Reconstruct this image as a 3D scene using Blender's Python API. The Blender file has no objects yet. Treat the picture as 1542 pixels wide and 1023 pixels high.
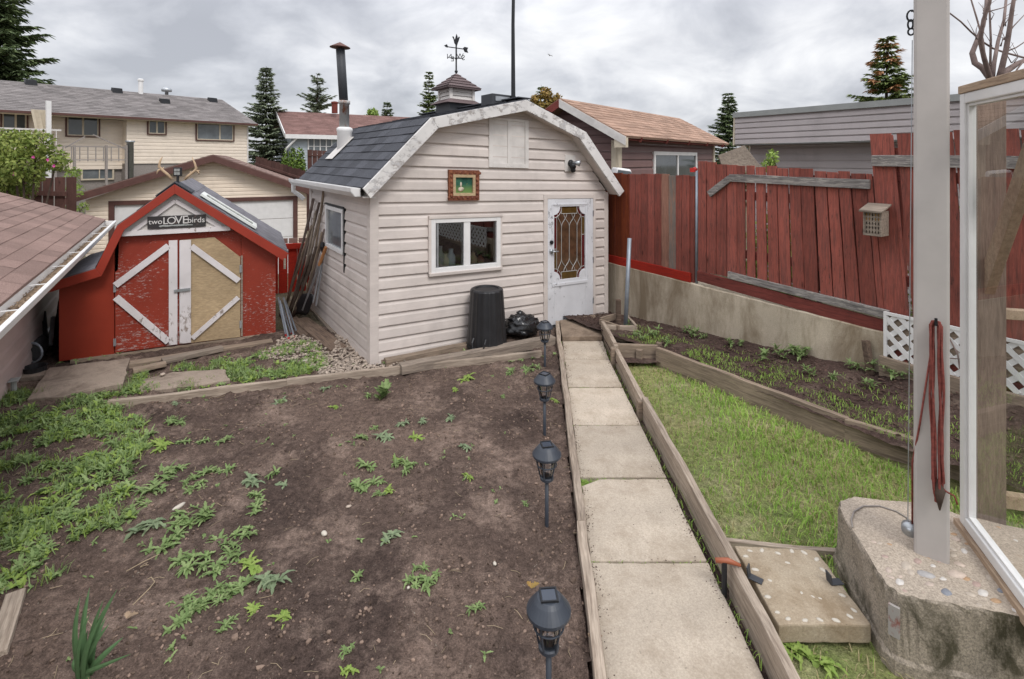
import bpy, math, random
import numpy as np
from mathutils import Vector, Matrix, noise
rnd = random.Random(7)
PI = math.pi
scene = bpy.context.scene
col = scene.collection
# ---------------------------------------------------------------- camera calibration (photo pixels -> rays)
F, CX, VH, HC = 790., 771., 240., 2.4
EYE = Vector((0, 0, HC))
def ray(u, v): return Vector(((u-CX)/F, 1., -(v-VH)/F))
def G(u, v, z):                       # point at height z seen at pixel (u, v)
    return EYE + ray(u, v)*((HC-z)*F/(v-VH))
def P(u, v, Y): return EYE + ray(u, v)*Y
class Fr:                             # upright local frame: x along ex, y away, z up; sh shears z for a leaning building
    def __init__(s, O, ex, sh=0):
        s.O = Vector(O); e = Vector((ex[0], ex[1], 0)).normalized(); s.ex = e; s.ey = Vector((-e.y, e.x, 0)); s.sh = sh
    def loc(s, p):
        d = Vector(p)-s.O; x = d.dot(s.ex); return Vector((x, d.dot(s.ey), d.z-s.sh*x))
    def world(s, p): return s.O+s.ex*p[0]+s.ey*p[1]+Vector((0, 0, p[2]+s.sh*p[0]))
    def on(s, u, v, axis=1, val=0.):
        a = s.loc(EYE); b = s.loc(EYE+ray(u, v)); t = (val-a[axis])/(b[axis]-a[axis]); return a+(b-a)*t
    def mat(s):
        return Matrix(((s.ex.x, s.ey.x, 0, s.O.x), (s.ex.y, s.ey.y, 0, s.O.y), (0, 0, 1, s.O.z), (0, 0, 0, 1)))
# ---------------------------------------------------------------- mesh builder
class MB:
    def __init__(s): s.v = []; s.f = []; s.m = []; s.mi = 0; s.sm = []; s.smooth = False
    def add(s, vs, fs):
        b = len(s.v); s.v += [tuple(p) for p in vs]
        for f in fs: s.f.append(tuple(i+b for i in f)); s.m.append(s.mi); s.sm.append(s.smooth)
    def quad(s, a, b, c, d): s.add([a, b, c, d], [(0, 1, 2, 3)])
    def tri(s, a, b, c): s.add([a, b, c], [(0, 1, 2)])
    def hexa(s, p):                   # 8 points: bottom ring 0-3, top ring 4-7
        s.add(p, [(3, 2, 1, 0), (4, 5, 6, 7), (0, 1, 5, 4), (1, 2, 6, 5), (2, 3, 7, 6), (3, 0, 4, 7)])
    def box(s, x0, x1, y0, y1, z0, z1):
        s.hexa([(x0, y0, z0), (x1, y0, z0), (x1, y1, z0), (x0, y1, z0), (x0, y0, z1), (x1, y0, z1), (x1, y1, z1), (x0, y1, z1)])
    def beam(s, p, q, w, h, up=(0, 0, 1)):
        p = Vector(p); q = Vector(q); d = (q-p).normalized(); up = Vector(up)
        sd = d.cross(up)
        if sd.length < 1e-4: sd = d.cross(Vector((1, 0, 0)))
        sd.normalize(); u = sd.cross(d).normalized(); a = sd*w/2; b = u*h/2
        s.hexa([p-a-b, p+a-b, q+a-b, q-a-b, p-a+b, p+a+b, q+a+b, q-a+b])
    def prism(s, poly, vec):          # planar polygon extruded by vec
        n = len(poly); poly = [Vector(p) for p in poly]; vec = Vector(vec)
        s.add(poly+[p+vec for p in poly], [tuple(range(n-1, -1, -1)), tuple(range(n, 2*n))]+[(i, (i+1) % n, n+(i+1) % n, n+i) for i in range(n)])
    def tube(s, pts, r, n=8, cap=True):
        pts = [Vector(p) for p in pts]; k = len(pts)
        rs = r if isinstance(r, (list, tuple)) else [r]*k
        rings = []; ref = Vector((0, 0, 1)); prev = None
        for i, p in enumerate(pts):
            d = (pts[min(i+1, k-1)]-pts[max(i-1, 0)]).normalized()
            if prev is None:
                a = d.cross(ref if abs(d.z) < .9 else Vector((1, 0, 0))).normalized()
            else:
                a = (prev-d*prev.dot(d)).normalized()
            prev = a; b = d.cross(a)
            rings.append([p+(a*math.cos(2*PI*j/n)+b*math.sin(2*PI*j/n))*rs[i] for j in range(n)])
        fs = []
        for i in range(k-1):
            for j in range(n): fs.append((i*n+j, i*n+(j+1) % n, (i+1)*n+(j+1) % n, (i+1)*n+j))
        if cap: fs += [tuple(range(n-1, -1, -1)), tuple((k-1)*n+j for j in range(n))]
        s.add([p for r_ in rings for p in r_], fs)
    def lathe(s, prof, n=20, c=(0, 0, 0)):
        k = len(prof); vs = []; fs = []
        for r, z in prof:
            for j in range(n): vs.append((c[0]+r*math.cos(2*PI*j/n), c[1]+r*math.sin(2*PI*j/n), c[2]+z))
        for i in range(k-1):
            for j in range(n): fs.append((i*n+j, i*n+(j+1) % n, (i+1)*n+(j+1) % n, (i+1)*n+j))
        fs += [tuple(range(n-1, -1, -1)), tuple((k-1)*n+j for j in range(n))]
        s.add(vs, fs)
    def blob(s, c, r, squash=(1, 1, 1), jit=.25, rot=0., lv=0):
        vs, fs = ICO[lv]; ca, sa = math.cos(rot), math.sin(rot); o = []
        for p in vs:
            k = r*(1+rnd.uniform(-jit, jit)); x, y, z = p[0]*k*squash[0], p[1]*k*squash[1], p[2]*k*squash[2]
            o.append((c[0]+x*ca-y*sa, c[1]+x*sa+y*ca, c[2]+z))
        s.add(o, fs)
    def build(s, name, mats, parent=None, sh=0, bevel=0, mw=None):
        v = [(p[0], p[1], p[2]+sh*p[0]) for p in s.v] if sh else s.v
        me = bpy.data.meshes.new(name); me.from_pydata(v, [], s.f)
        mats = mats if isinstance(mats, (list, tuple)) else [mats]
        for m in mats: me.materials.append(m)
        if any(s.m): me.polygons.foreach_set('material_index', s.m)
        if any(s.sm): me.polygons.foreach_set('use_smooth', s.sm)
        me.update()
        o = bpy.data.objects.new(name, me); col.objects.link(o)
        if parent is not None: o.parent = parent
        if mw is not None: o.matrix_world = mw
        if bevel:
            b = o.modifiers.new('bevel', 'BEVEL'); b.width = bevel; b.segments = 2; b.limit_method = 'ANGLE'; b.angle_limit = .6
        return o
def _ico(sub):
    import bmesh
    bm = bmesh.new(); bmesh.ops.create_icosphere(bm, subdivisions=sub, radius=1)
    r = ([tuple(v.co) for v in bm.verts], [tuple(v.index for v in f.verts) for f in bm.faces]); bm.free(); return r
ICO = [_ico(1), _ico(2)]
def tag(o, label=None, cat=None, group=None, kind=None):
    if label: o['label'] = label
    if cat: o['category'] = cat
    if group: o['group'] = group
    if kind: o['kind'] = kind
    return o
def thing(name, label, cat, fr=None, loc=None, group=None):
    o = bpy.data.objects.new(name, None); col.objects.link(o); o.empty_display_size = .1
    if fr is not None: o.matrix_world = fr.mat()
    elif loc is not None: o.location = loc
    return tag(o, label, cat, group)
def copy_tree(o, parent=None):
    c = o.copy(); col.objects.link(c)
    if parent is not None: c.parent = parent
    for ch in list(o.children): copy_tree(ch, c)
    return c
def basis(p, q, up=(0, 0, 1)):
    p = Vector(p); d = Vector(q)-p; L = d.length; x = d.normalized(); y = Vector(up).cross(x).normalized(); z = x.cross(y)
    return Matrix(((x.x, y.x, z.x, p.x), (x.y, y.y, z.y, p.y), (x.z, y.z, z.z, p.z), (0, 0, 0, 1))), L
def rough_board(L, w, h, jit=.004, seg=None):   # board along local x, top face at z=0, centred in y
    mb = MB(); n = seg or max(3, int(L/.16)); rings = []
    oy = oz = 0
    for i in range(n+1):
        x = L*i/n; oy = oy*.7+rnd.uniform(-jit, jit); oz = oz*.7+rnd.uniform(-jit, jit)
        rings.append([(x, -w/2+oy+rnd.uniform(-jit, jit)*.4, -h), (x, w/2+oy, -h), (x, w/2+oy+rnd.uniform(-jit, jit)*.4, oz), (x, -w/2+oy, oz+rnd.uniform(-jit, jit)*.5)])
    fs = [(3, 2, 1, 0), (4*n, 4*n+1, 4*n+2, 4*n+3)]
    for i in range(n):
        for j in range(4): fs.append((4*i+j, 4*i+(j+1) % 4, 4*i+4+(j+1) % 4, 4*i+4+j))
    mb.add([p for r in rings for p in r], fs); return mb
def plank(name, label, cat, p, q, w, h, m, group=None, up=(0, 0, 1), jit=.004):
    M, L = basis(p, q, up)
    return tag(rough_board(L, w, h, jit).build(name, m, bevel=.004, mw=M), label, cat, group)
# ---------------------------------------------------------------- materials
def nodes(m): m.use_nodes = True; nt = m.node_tree; return nt, nt.nodes, nt.links
class NT:
    def __init__(s, name):
        s.m = bpy.data.materials.new(name); s.m.use_nodes = True; s.nt = s.m.node_tree; s.N = s.nt.nodes; s.L = s.nt.links
        s.b = s.N['Principled BSDF']; s.out = s.N['Material Output']; s.tc = None
    def n(s, t, **k):
        o = s.N.new(t)
        for a, b in k.items(): setattr(o, a, b)
        return o
    def coord(s, stretch=(1, 1, 1)):
        if s.tc is None: s.tc = s.n('ShaderNodeTexCoord')
        mp = s.n('ShaderNodeMapping'); mp.inputs['Scale'].default_value = stretch; s.L.new(s.tc.outputs['Object'], mp.inputs['Vector']); return mp.outputs[0]
    def noise(s, scale, stretch=(1, 1, 1), detail=4, rough=.6, dist=0):
        o = s.n('ShaderNodeTexNoise'); o.inputs['Scale'].default_value = scale; o.inputs['Detail'].default_value = detail
        o.inputs['Roughness'].default_value = rough; o.inputs['Distortion'].default_value = dist; s.L.new(s.coord(stretch), o.inputs['Vector']); return o.outputs['Fac']
    def ramp(s, x, lo, hi, a=0., b=1.):
        o = s.n('ShaderNodeMapRange'); o.inputs[1].default_value = lo; o.inputs[2].default_value = hi; o.inputs[3].default_value = a; o.inputs[4].default_value = b
        s.L.new(x, o.inputs[0]); return o.outputs[0]
    def mix(s, fac, a, b, mode='MIX'):
        o = s.n('ShaderNodeMix', data_type='RGBA', blend_type=mode)
        for i, x in ((0, fac), (6, a), (7, b)):
            if isinstance(x, (int, float)): o.inputs[i].default_value = x
            elif isinstance(x, (tuple, list)): o.inputs[i].default_value = (*x[:3], 1)
            else: s.L.new(x, o.inputs[i])
        return o.outputs[2]
    def math(s, op, a, b=0.):
        o = s.n('ShaderNodeMath', operation=op)
        for i, x in ((0, a), (1, b)):
            if isinstance(x, (int, float)): o.inputs[i].default_value = x
            else: s.L.new(x, o.inputs[i])
        return o.outputs[0]
    def scale(s, c, f):               # colour times scalar
        o = s.n('ShaderNodeVectorMath', operation='SCALE')
        if isinstance(c, (tuple, list)): o.inputs[0].default_value = c[:3]
        else: s.L.new(c, o.inputs[0])
        if isinstance(f, (int, float)): o.inputs['Scale'].default_value = f
        else: s.L.new(f, o.inputs['Scale'])
        return o.outputs[0]
    def island(s, a, b):
        g = s.n('ShaderNodeNewGeometry'); return s.ramp(g.outputs['Random Per Island'], 0, 1, a, b)
    def objrand(s, a, b):
        g = s.n('ShaderNodeObjectInfo'); return s.ramp(g.outputs['Random'], 0, 1, a, b)
    def bump(s, h, strength=.3, dist=.01):
        o = s.n('ShaderNodeBump'); o.inputs['Strength'].default_value = strength; o.inputs['Distance'].default_value = dist
        s.L.new(h, o.inputs['Height']); s.L.new(o.outputs[0], s.b.inputs['Normal'])
    def done(s, c, rough=.8, spec=.3, metal=0):
        if isinstance(c, (tuple, list)): s.b.inputs['Base Color'].default_value = (*c[:3], 1)
        else: s.L.new(c, s.b.inputs['Base Color'])
        if isinstance(rough, (int, float)): s.b.inputs['Roughness'].default_value = rough
        else: s.L.new(rough, s.b.inputs['Roughness'])
        s.b.inputs['Specular IOR Level'].default_value = spec; s.b.inputs['Metallic'].default_value = metal
        return s.m
def plain(name, c, rough=.7, spec=.3, metal=0, var=.12, sc=6, bump=0, isl=0, stretch=(1, 1, 1)):
    t = NT(name); k = t.ramp(t.noise(sc, stretch, 5), .3, .7, 1-var, 1+var)
    if isl: k = t.math('MULTIPLY', k, t.island(1-isl, 1+isl))
    c_ = t.scale(c, k)
    if bump: t.bump(t.noise(sc*6, stretch, 4), bump, .01)
    return t.done(c_, rough, spec, metal)
def wood(name, c, c2, grain=(1.5, 22, 22), thr=(.42, .62), isl=.18, rough=.85, knots=True, spots=None, sthr=(.6, .66), sgrain=None):
    t = NT(name); g = t.noise(2.2, grain, 6, .65, .6); c_ = t.mix(t.ramp(g, thr[0], thr[1]), c, c2)
    f = t.noise(9, tuple(x*.9 for x in grain), 3, .7); c_ = t.scale(c_, t.ramp(f, .25, .75, .72, 1.25))
    if spots is not None:
        c_ = t.mix(t.ramp(t.noise(7, sgrain or tuple(1+(x-1)*.25 for x in grain), 6, .75), *sthr), c_, spots)
    blot = t.noise(1.6, (1, 1, 1), 3); c_ = t.scale(c_, t.ramp(blot, .3, .7, .8, 1.18))
    if knots:
        w = t.n('ShaderNodeTexVoronoi'); w.inputs['Scale'].default_value = 2.6; t.L.new(t.coord(tuple(1 if x < 3 else 2.2 for x in grain)), w.inputs['Vector'])
        c_ = t.scale(c_, t.ramp(w.outputs['Distance'], .03, .13, .45, 1.0))
    if isl: c_ = t.scale(c_, t.math('MULTIPLY', t.island(1-isl, 1+isl), t.objrand(1-isl*.6, 1+isl*.6)))
    t.bump(t.math('ADD', g, t.math('MULTIPLY', f, .6)), .45, .006)
    return t.done(c_, rough, .25)
GX, GY, GZ = (1.5, 22, 22), (22, 1.5, 22), (22, 22, 1.5)
def siding_mat(name, c, dirt=.16):
    t = NT(name); a = t.ramp(t.noise(1.3, (1, 1, 2.5), 5), .3, .75, 1+dirt*.4, 1-dirt)
    b = t.ramp(t.noise(30, (.15, 1, 3), 3), .3, .7, .965, 1.03)
    c_ = t.scale(c, t.math('MULTIPLY', t.math('MULTIPLY', a, b), t.island(.965, 1.03)))
    c_ = t.mix(t.ramp(t.noise(2.2, (1, 1, .6), 6, .7), .52, .8, 0, .5), c_, tuple(x*.62 for x in c))
    t.bump(t.noise(60, (.12, 1, 2.5), 3), .12, .003)
    return t.done(c_, .55, .35)
def shingle_mat(name, c, c2, isl=.22):
    t = NT(name); sp = t.noise(160, (1, 1, 1), 2, .8); c_ = t.mix(t.ramp(sp, .38, .62), c, c2)
    c_ = t.scale(c_, t.math('MULTIPLY', t.island(1-isl, 1+isl), t.ramp(t.noise(1.2, (1, 1, 1), 4), .3, .7, .86, 1.14)))
    t.bump(sp, .6, .004); return t.done(c_, .95, .15)
def chipped(name, c, under, scale=9, stretch=(1, 1, 1), thr=(.58, .62), rough=.6, mask=None, under2=None):
    t = NT(name); h = t.noise(scale, stretch, 8, .72)
    area = t.noise(1.4, (1, 1, 1), 2); h2 = t.math('ADD', h, t.ramp(area, .35, .7, -.09, .08))
    k = t.ramp(h2, thr[0], thr[1]); u = under if under2 is None else t.mix(t.ramp(t.noise(14, stretch, 3), .4, .6), under, under2)
    base = t.scale(c, t.ramp(t.noise(2, (1, 1, 1), 5), .3, .7, .85, 1.12))
    c_ = t.mix(k, base, u); t.bump(t.math('MULTIPLY', k, -1), .5, .004); return t.done(c_, t.ramp(k, 0, 1, rough, .95), .35)
def leafmat(name, c, c2=None, isl=.35, trans=.25):
    t = NT(name); g = t.n('ShaderNodeNewGeometry')
    base = t.mix(t.ramp(g.outputs['Random Per Island'], 0, 1), c, c2 or tuple(x*1.5 for x in c))
    base = t.scale(base, t.ramp(t.noise(1.1, (1, 1, 1), 3), .3, .7, 1-isl*.6, 1+isl*.6))
    t.done(base, .6, .25)
    tr = t.n('ShaderNodeBsdfTranslucent'); t.L.new(base, tr.inputs[0]); mx = t.n('ShaderNodeMixShader'); mx.inputs[0].default_value = trans
    t.L.new(t.b.outputs[0], mx.inputs[1]); t.L.new(tr.outputs[0], mx.inputs[2]); t.L.new(mx.outputs[0], t.out.inputs[0]); return t.m
def glassmat(name, tint=(1, 1, 1), base=.06, rough=0.0):
    t = NT(name); tr = t.n('ShaderNodeBsdfTransparent'); tr.inputs[0].default_value = (*tint, 1)
    gl = t.n('ShaderNodeBsdfGlossy'); gl.inputs['Roughness'].default_value = rough
    lw = t.n('ShaderNodeFresnel'); lw.inputs[0].default_value = 1.5
    mx = t.n('ShaderNodeMixShader'); t.L.new(t.math('ADD', lw.outputs[0], base), mx.inputs[0]); t.L.new(tr.outputs[0], mx.inputs[1]); t.L.new(gl.outputs[0], mx.inputs[2])
    t.L.new(mx.outputs[0], t.out.inputs[0]); return t.m
def soilmat(name, c, c2, c3):
    t = NT(name); a = t.noise(1.1, (1, 1, 1), 5, .6, .5); b = t.noise(26, (1, 1, 1), 6, .75); d = t.noise(120, (1, 1, 1), 3, .8)
    c_ = t.mix(t.ramp(a, .38, .62), c, c2); c_ = t.mix(t.ramp(t.noise(3.1, (1, 1, 1), 5, .7), .5, .72), c_, c3)
    c_ = t.scale(c_, t.math('MULTIPLY', t.ramp(b, .28, .72, .42, 1.5), t.ramp(d, .32, .7, .55, 1.45)))
    c_ = t.mix(t.ramp(t.noise(55, (1, 1, 1), 2, .5), .72, .76), c_, (.26, .22, .18))
    t.bump(t.math('ADD', b, t.math('MULTIPLY', d, .5)), 1., .016); return t.done(c_, .95, .12)
def concrete(name, c, stain=(.3, .24, .16), speck=.25, stz=1., sthr=(.5, .75), smax=.6, ssc=2.6, orand=0):
    t = NT(name); a = t.ramp(t.noise(2.2, (1, 1, 1), 6, .65), .3, .7, .84, 1.14); d = t.ramp(t.noise(110, (1, 1, 1), 3, .8), .3, .7, 1-speck, 1+speck)
    c_ = t.scale(c, t.math('MULTIPLY', a, d)); c_ = t.mix(t.ramp(t.noise(ssc, (1, 1, stz), 8, .74, .4), sthr[0], sthr[1], 0, smax), c_, stain)
    if orand: c_ = t.scale(c_, t.objrand(1-orand, 1+orand*.6))
    c_ = t.mix(t.ramp(t.noise(45, (1, 1, 1), 2), .68, .73, 0, .5), c_, tuple(x*.35 for x in c))
    t.bump(t.noise(70, (1, 1, 1), 5, .7), .4, .006); return t.done(c_, .92, .2)
M = {}
M['siding'] = siding_mat('shed_siding_vinyl', (.625, .560, .518), .22)
M['trim_chip'] = chipped('chipped_white_paint', (.66, .64, .62), (.34, .31, .29), 11, (1.0, 1, 1.4), (.505, .57), .6, under2=(.5, .49, .49))
M['white'] = plain('white_vinyl', (.72, .71, .70), .45, .4, var=.06)
M['white_dirty'] = plain('weathered_white', (.62, .59, .56), .6, .3, var=.16, sc=4)
M['door_paint'] = chipped('peeling_door_paint', (.645, .65, .675), (.30, .30, .31), 17, (1.2, 1, .8), (.60, .66), .5)
M['roof_dark'] = shingle_mat('charcoal_shingle', (.050, .053, .062), (.105, .108, .122))
M['roof_maroon'] = shingle_mat('brown_shingle', (.17, .108, .092), (.285, .20, .172), .16)
M['roof_cupola'] = shingle_mat('cupola_shingle', (.095, .075, .075), (.20, .15, .15), .25)
M['roof_tan'] = shingle_mat('tan_shingle', (.255, .158, .115), (.40, .27, .205), .2)
M['roof_grey'] = shingle_mat('grey_shingle', (.14, .125, .12), (.26, .24, .235), .2)
M['roof_red'] = shingle_mat('red_brown_shingle', (.15, .082, .072), (.24, .15, .135), .15)
M['black_metal'] = plain('black_metal', (.022, .023, .026), .5, .4, .3, .2)
M['black_plastic'] = plain('black_plastic', (.018, .018, .02), .42, .45, var=.25, sc=8, bump=.1)
M['lamp_black'] = plain('dark_lamp_plastic', (.035, .042, .055), .45, .45, var=.15)
M['glass'] = glassmat('window_glass', (.85, .9, .9), .17)
M['glass_clear'] = glassmat('clear_glazing', (.93, .95, .94), .02)
M['dark_glass'] = plain('dark_window_glass', (.055, .065, .07), .06, .6, var=.3, sc=1)
M['grey_glass'] = plain('pale_curtained_glass', (.13, .145, .155), .08, .6, var=.35, sc=1.5)
M['red_fence'] = wood('red_stained_fence', (.262, .074, .055), (.135, .052, .043), GZ, (.42, .7), .30, spots=(.060, .032, .027), sthr=(.57, .68), sgrain=(7, 7, 1.1))
M['red_board'] = wood('red_stained_board', (.20, .05, .04), (.10, .03, .026), GX, (.45, .75), .15, spots=(.06, .035, .03), sthr=(.6, .7))
M['bright_red_board'] = wood('bright_red_board', (.36, .024, .012), (.2, .02, .016), GX, (.5, .8), .1, knots=False, spots=(.12, .08, .06), sthr=(.68, .74))
M['bare_board'] = wood('bare_grey_fence_board', (.30, .18, .135), (.21, .185, .165), GZ, (.4, .55), .2)
M['orange_board'] = wood('orange_stained_board', (.20, .045, .014), (.12, .026, .016), GZ, (.4, .7), .15)
M['grey_wood'] = wood('lichen_grey_wood', (.30, .275, .26), (.13, .12, .115), GX, (.4, .62), .12, spots=(.40, .37, .33), sthr=(.52, .62))
M['edge_wood'] = wood('weathered_edging', (.42, .345, .275), (.22, .17, .13), GX, (.42, .68), .15)
M['edge_dark'] = wood('brown_edging', (.31, .24, .18), (.165, .125, .095), GX, (.42, .68), .15, spots=(.13, .13, .07), sthr=(.6, .7))
M['plank_brown'] = wood('wet_brown_plank', (.19, .135, .10), (.085, .058, .045), GX, (.42, .66), .15)
M['plank_grey'] = wood('old_grey_plank', (.31, .255, .205), (.17, .135, .11), GX, (.42, .66), .15)
M['pole_wood'] = wood('old_pole_wood', (.22, .17, .145), (.10, .075, .065), GX, (.4, .66), .2, knots=False)
M['timber'] = wood('pale_timber', (.23, .17, .135), (.15, .11, .09), GZ, (.45, .7), .08)
M['timber_plain'] = wood('brace_timber', (.36, .27, .19), (.28, .20, .14), (5, 5, 5), (.4, .7), .05, knots=False)
M['timber_x'] = wood('pale_timber_rail', (.42, .31, .22), (.27, .19, .13), GX, (.45, .7), .08)
M['barn_red'] = chipped('barn_red_paint', (.28, .036, .017), (.42, .25, .22), 16, (1, 1, 3.2), (.70, .74), .5)
M['barn_chip'] = chipped('flaking_barn_red', (.265, .036, .019), (.48, .33, .30), 21, (1, 1, 3.0), (.545, .59), .55, under2=(.36, .2, .18))
M['barn_trim'] = chipped('barn_fascia_red', (.29, .036, .020), (.22, .04, .03), 8, (1, 1, 1), (.68, .75), .45)
M['tan_ply'] = wood('tan_plywood', (.45, .335, .205), (.385, .28, .165), (3, 3, 12), (.4, .8), .05, knots=False)
M['white_board'] = chipped('white_barn_board', (.66, .62, .62), (.30, .25, .22), 13, (1.4, 1, .7), (.60, .66), .6)
M['steel_post'] = chipped('painted_steel_post', (.46, .425, .40), (.24, .19, .15), 7, (1, 1, .45), (.66, .71), .5)
M['galv'] = plain('galvanised_steel', (.42, .44, .46), .42, .5, .7, .2, 12)
M['zinc'] = plain('grey_pipe', (.26, .29, .33), .45, .5, .4, .15, 9)
M['rust'] = chipped('rusty_galvanised', (.42, .42, .41), (.23, .075, .03), 7, (1, 1, .6), (.5, .62), .55)
M['stove'] = chipped('sooty_stovepipe', (.05, .053, .06), (.2, .06, .025), 6, (1, 1, .5), (.66, .74), .55)
M['rustcap'] = plain('rust_cap', (.15, .075, .06), .7, .3, .2, .3)
M['concrete_path'] = concrete('path_concrete', (.48, .41, .33), (.235, .18, .125), .2, 1, (.47, .70), .75, 2.0, .14)
M['concrete_wall'] = concrete('retaining_concrete', (.54, .465, .36), (.22, .165, .105), .16, .3, (.42, .64), .85)
M['concrete_block'] = concrete('mossy_concrete', (.31, .262, .21), (.045, .040, .022), .5, .75, (.47, .60), .9, 3.6)
M['concrete_top'] = concrete('aggregate_concrete', (.40, .335, .27), (.26, .20, .14), .4, 1, (.5, .8), .5)
M['concrete_old'] = concrete('old_slab', (.31, .25, .20), (.12, .09, .07), .18, 1, (.46, .66), .8)
M['soil'] = soilmat('garden_soil', (.150, .106, .085), (.078, .055, .046), (.27, .198, .16))
M['bed_soil'] = soilmat('dark_bed_soil', (.095, .062, .052), (.065, .043, .037), (.16, .12, .095))
M['ground'] = soilmat('yard_ground', (.15, .12, .085), (.10, .10, .055), (.19, .16, .12))
M['lawn_soil'] = soilmat('lawn_thatch', (.29, .28, .12), (.20, .24, .085), (.37, .33, .19))
M['clod'] = plain('soil_crumb', (.165, .118, .092), .95, .1, var=.3, sc=20, isl=.65)
M['straw'] = plain('dry_straw', (.33, .26, .17), .9, .2, isl=.4)
M['stone'] = plain('gravel_stone', (.31, .255, .21), .85, .25, var=.2, sc=30, isl=.45)
def stonecol(name, isl):
    t = NT(name); g = t.n('ShaderNodeNewGeometry'); r = t.n('ShaderNodeValToRGB'); el = r.color_ramp.elements
    r.color_ramp.interpolation = 'CONSTANT'
    cs = [(.47, .38, .32), (.38, .36, .35), (.52, .42, .35), (.22, .23, .26), (.42, .27, .16), (.58, .54, .50), (.40, .29, .25), (.46, .39, .32)]
    el[0].color = (*cs[0], 1); el[1].position = .125; el[1].color = (*cs[1], 1)
    for i in range(2, 8): e = el.new(i/8); e.color = (*cs[i], 1)
    g = t.n('ShaderNodeObjectInfo'); t.L.new(g.outputs['Random'], r.inputs[0]); c_ = t.scale(r.outputs[0], t.ramp(t.noise(40), .3, .7, .8, 1.15)); return t.done(c_, .55, .35)
M['pebble'] = stonecol('mixed_pebbles', .4)
M['shell'] = plain('white_pebble', (.45, .41, .35), .6, .3, isl=.2)
M['grass'] = leafmat('lawn_blades', (.20, .37, .055), (.37, .50, .12), .4)
M['grass_dry'] = leafmat('dry_blades', (.33, .28, .14), (.44, .37, .21), .3)
M['weed'] = leafmat('weed_leaf', (.145, .225, .075), (.27, .35, .145), .4)
M['weed_pale'] = leafmat('pale_weed_leaf', (.17, .23, .13), (.27, .33, .19), .3)
M['weed_yel'] = leafmat('yellow_green_leaf', (.20, .30, .06), (.30, .39, .10), .3)
M['iris'] = leafmat('blue_green_blade', (.07, .15, .075), (.14, .24, .10), .3)
M['spruce'] = leafmat('spruce_needles', (.095, .135, .066), (.20, .25, .115), .6, .1)
M['spruce_b'] = leafmat('bluish_spruce_needles', (.165, .20, .135), (.31, .355, .23), .6, .1)
M['spruce_l'] = leafmat('yellow_green_spruce_needles', (.11, .155, .055), (.25, .30, .10), .6, .1)  # warmer, yellower green needle tone
M['cone'] = leafmat('spruce_cones', (.36, .18, .09), (.52, .30, .16), .4, .05)
M['bark'] = plain('bark', (.085, .062, .050), .95, .1, var=.35, sc=10, bump=.5)
M['bark_pale'] = plain('smooth_bark', (.20, .15, .135), .85, .2, var=.3, sc=9, bump=.3)
M['arbor'] = leafmat('arborvitae_foliage', (.07, .13, .02), (.17, .24, .045), .4, .1)
M['shrub'] = leafmat('shrub_leaf', (.14, .20, .04), (.30, .34, .09), .5)
M['autumn'] = leafmat('orange_tipped_leaf', (.24, .19, .05), (.36, .22, .07), .3)
M['pink'] = leafmat('pink_petal', (.62, .06, .32), (.7, .16, .42), .2)
M['rope'] = plain('red_rope', (.20, .055, .045), .85, .2, var=.35, sc=60, stretch=(1, 1, 1))
M['bag'] = plain('bin_bag_plastic', (.012, .012, .013), .22, .6, var=.1)
M['beige_siding'] = siding_mat('beige_siding', (.78, .68, .57), .1)
M['cream_siding'] = siding_mat('cream_siding', (.82, .70, .57), .1)
M['brown_siding'] = siding_mat('brown_siding', (.18, .105, .098), .15)
M['grey_siding'] = siding_mat('grey_siding', (.45, .405, .40), .1)
M['pink_siding'] = siding_mat('pinkish_siding', (.46, .37, .345), .2)
M['pale_blue_siding'] = siding_mat('pale_blue_siding', (.44, .49, .53), .1)
M['brown_trim'] = plain('brown_trim', (.105, .05, .042), .6, .3, var=.15)
M['cream_trim'] = plain('cream_trim', (.56, .49, .38), .6, .3, var=.1)
M['stucco'] = plain('grey_stucco', (.28, .25, .23), .9, .1, var=.15, sc=20, bump=.3)
M['brown_fence'] = wood('brown_fence_wood', (.10, .048, .040), (.06, .03, .026), GZ, (.45, .75), .2)
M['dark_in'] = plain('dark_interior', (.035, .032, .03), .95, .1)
M['gilt'] = chipped('carved_frame', (.15, .045, .025), (.24, .09, .045), 30, (1, 1, 1), (.45, .6), .5)
M['amber'] = plain('amber_glass', (.085, .048, .012), .06, .6, var=.3, sc=14)
M['ruby'] = plain('ruby_glass', (.09, .010, .010), .06, .6, var=.3, sc=14)
M['door_glass'] = plain('textured_door_glass', (.085, .045, .025), .08, .7, var=.6, sc=7, bump=.15)
M['lead'] = plain('lead_came', (.46, .45, .43), .5, .4, .3, .1)
M['sign'] = chipped('sign_black', (.035, .032, .032), (.15, .10, .085), 14, (1, 1, 1), (.58, .64), .5)
M['letters'] = plain('sign_white', (.6, .58, .56), .6, .3)
M['antler'] = plain('antler_bone', (.50, .36, .23), .6, .3, var=.25, sc=8)
M['red_paint'] = plain('red_paint', (.42, .02, .015), .4, .4)
M['orange_plastic'] = plain('orange_plastic', (.32, .10, .05), .5, .4)
M['ladder_grip'] = plain('tan_grip', (.48, .22, .09), .5, .4)
M['solar'] = plain('solar_cell', (.035, .045, .065), .15, .6, var=.1)
M['utility'] = plain('utility_grey', (.30, .31, .30), .6, .3, var=.1)
M['white_sash'] = plain('white_sash', (.70, .72, .68), .5, .4, var=.1)
M['felt'] = plain('grey_roof_felt', (.17, .165, .18), .9, .15, var=.25, sc=7, bump=.2)
M['leaflitter'] = plain('leaf_litter', (.26, .19, .13), .95, .1, isl=.4)
M['leaflitter2'] = plain('dark_mulch', (.085, .055, .045), .95, .1, isl=.45)
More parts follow.
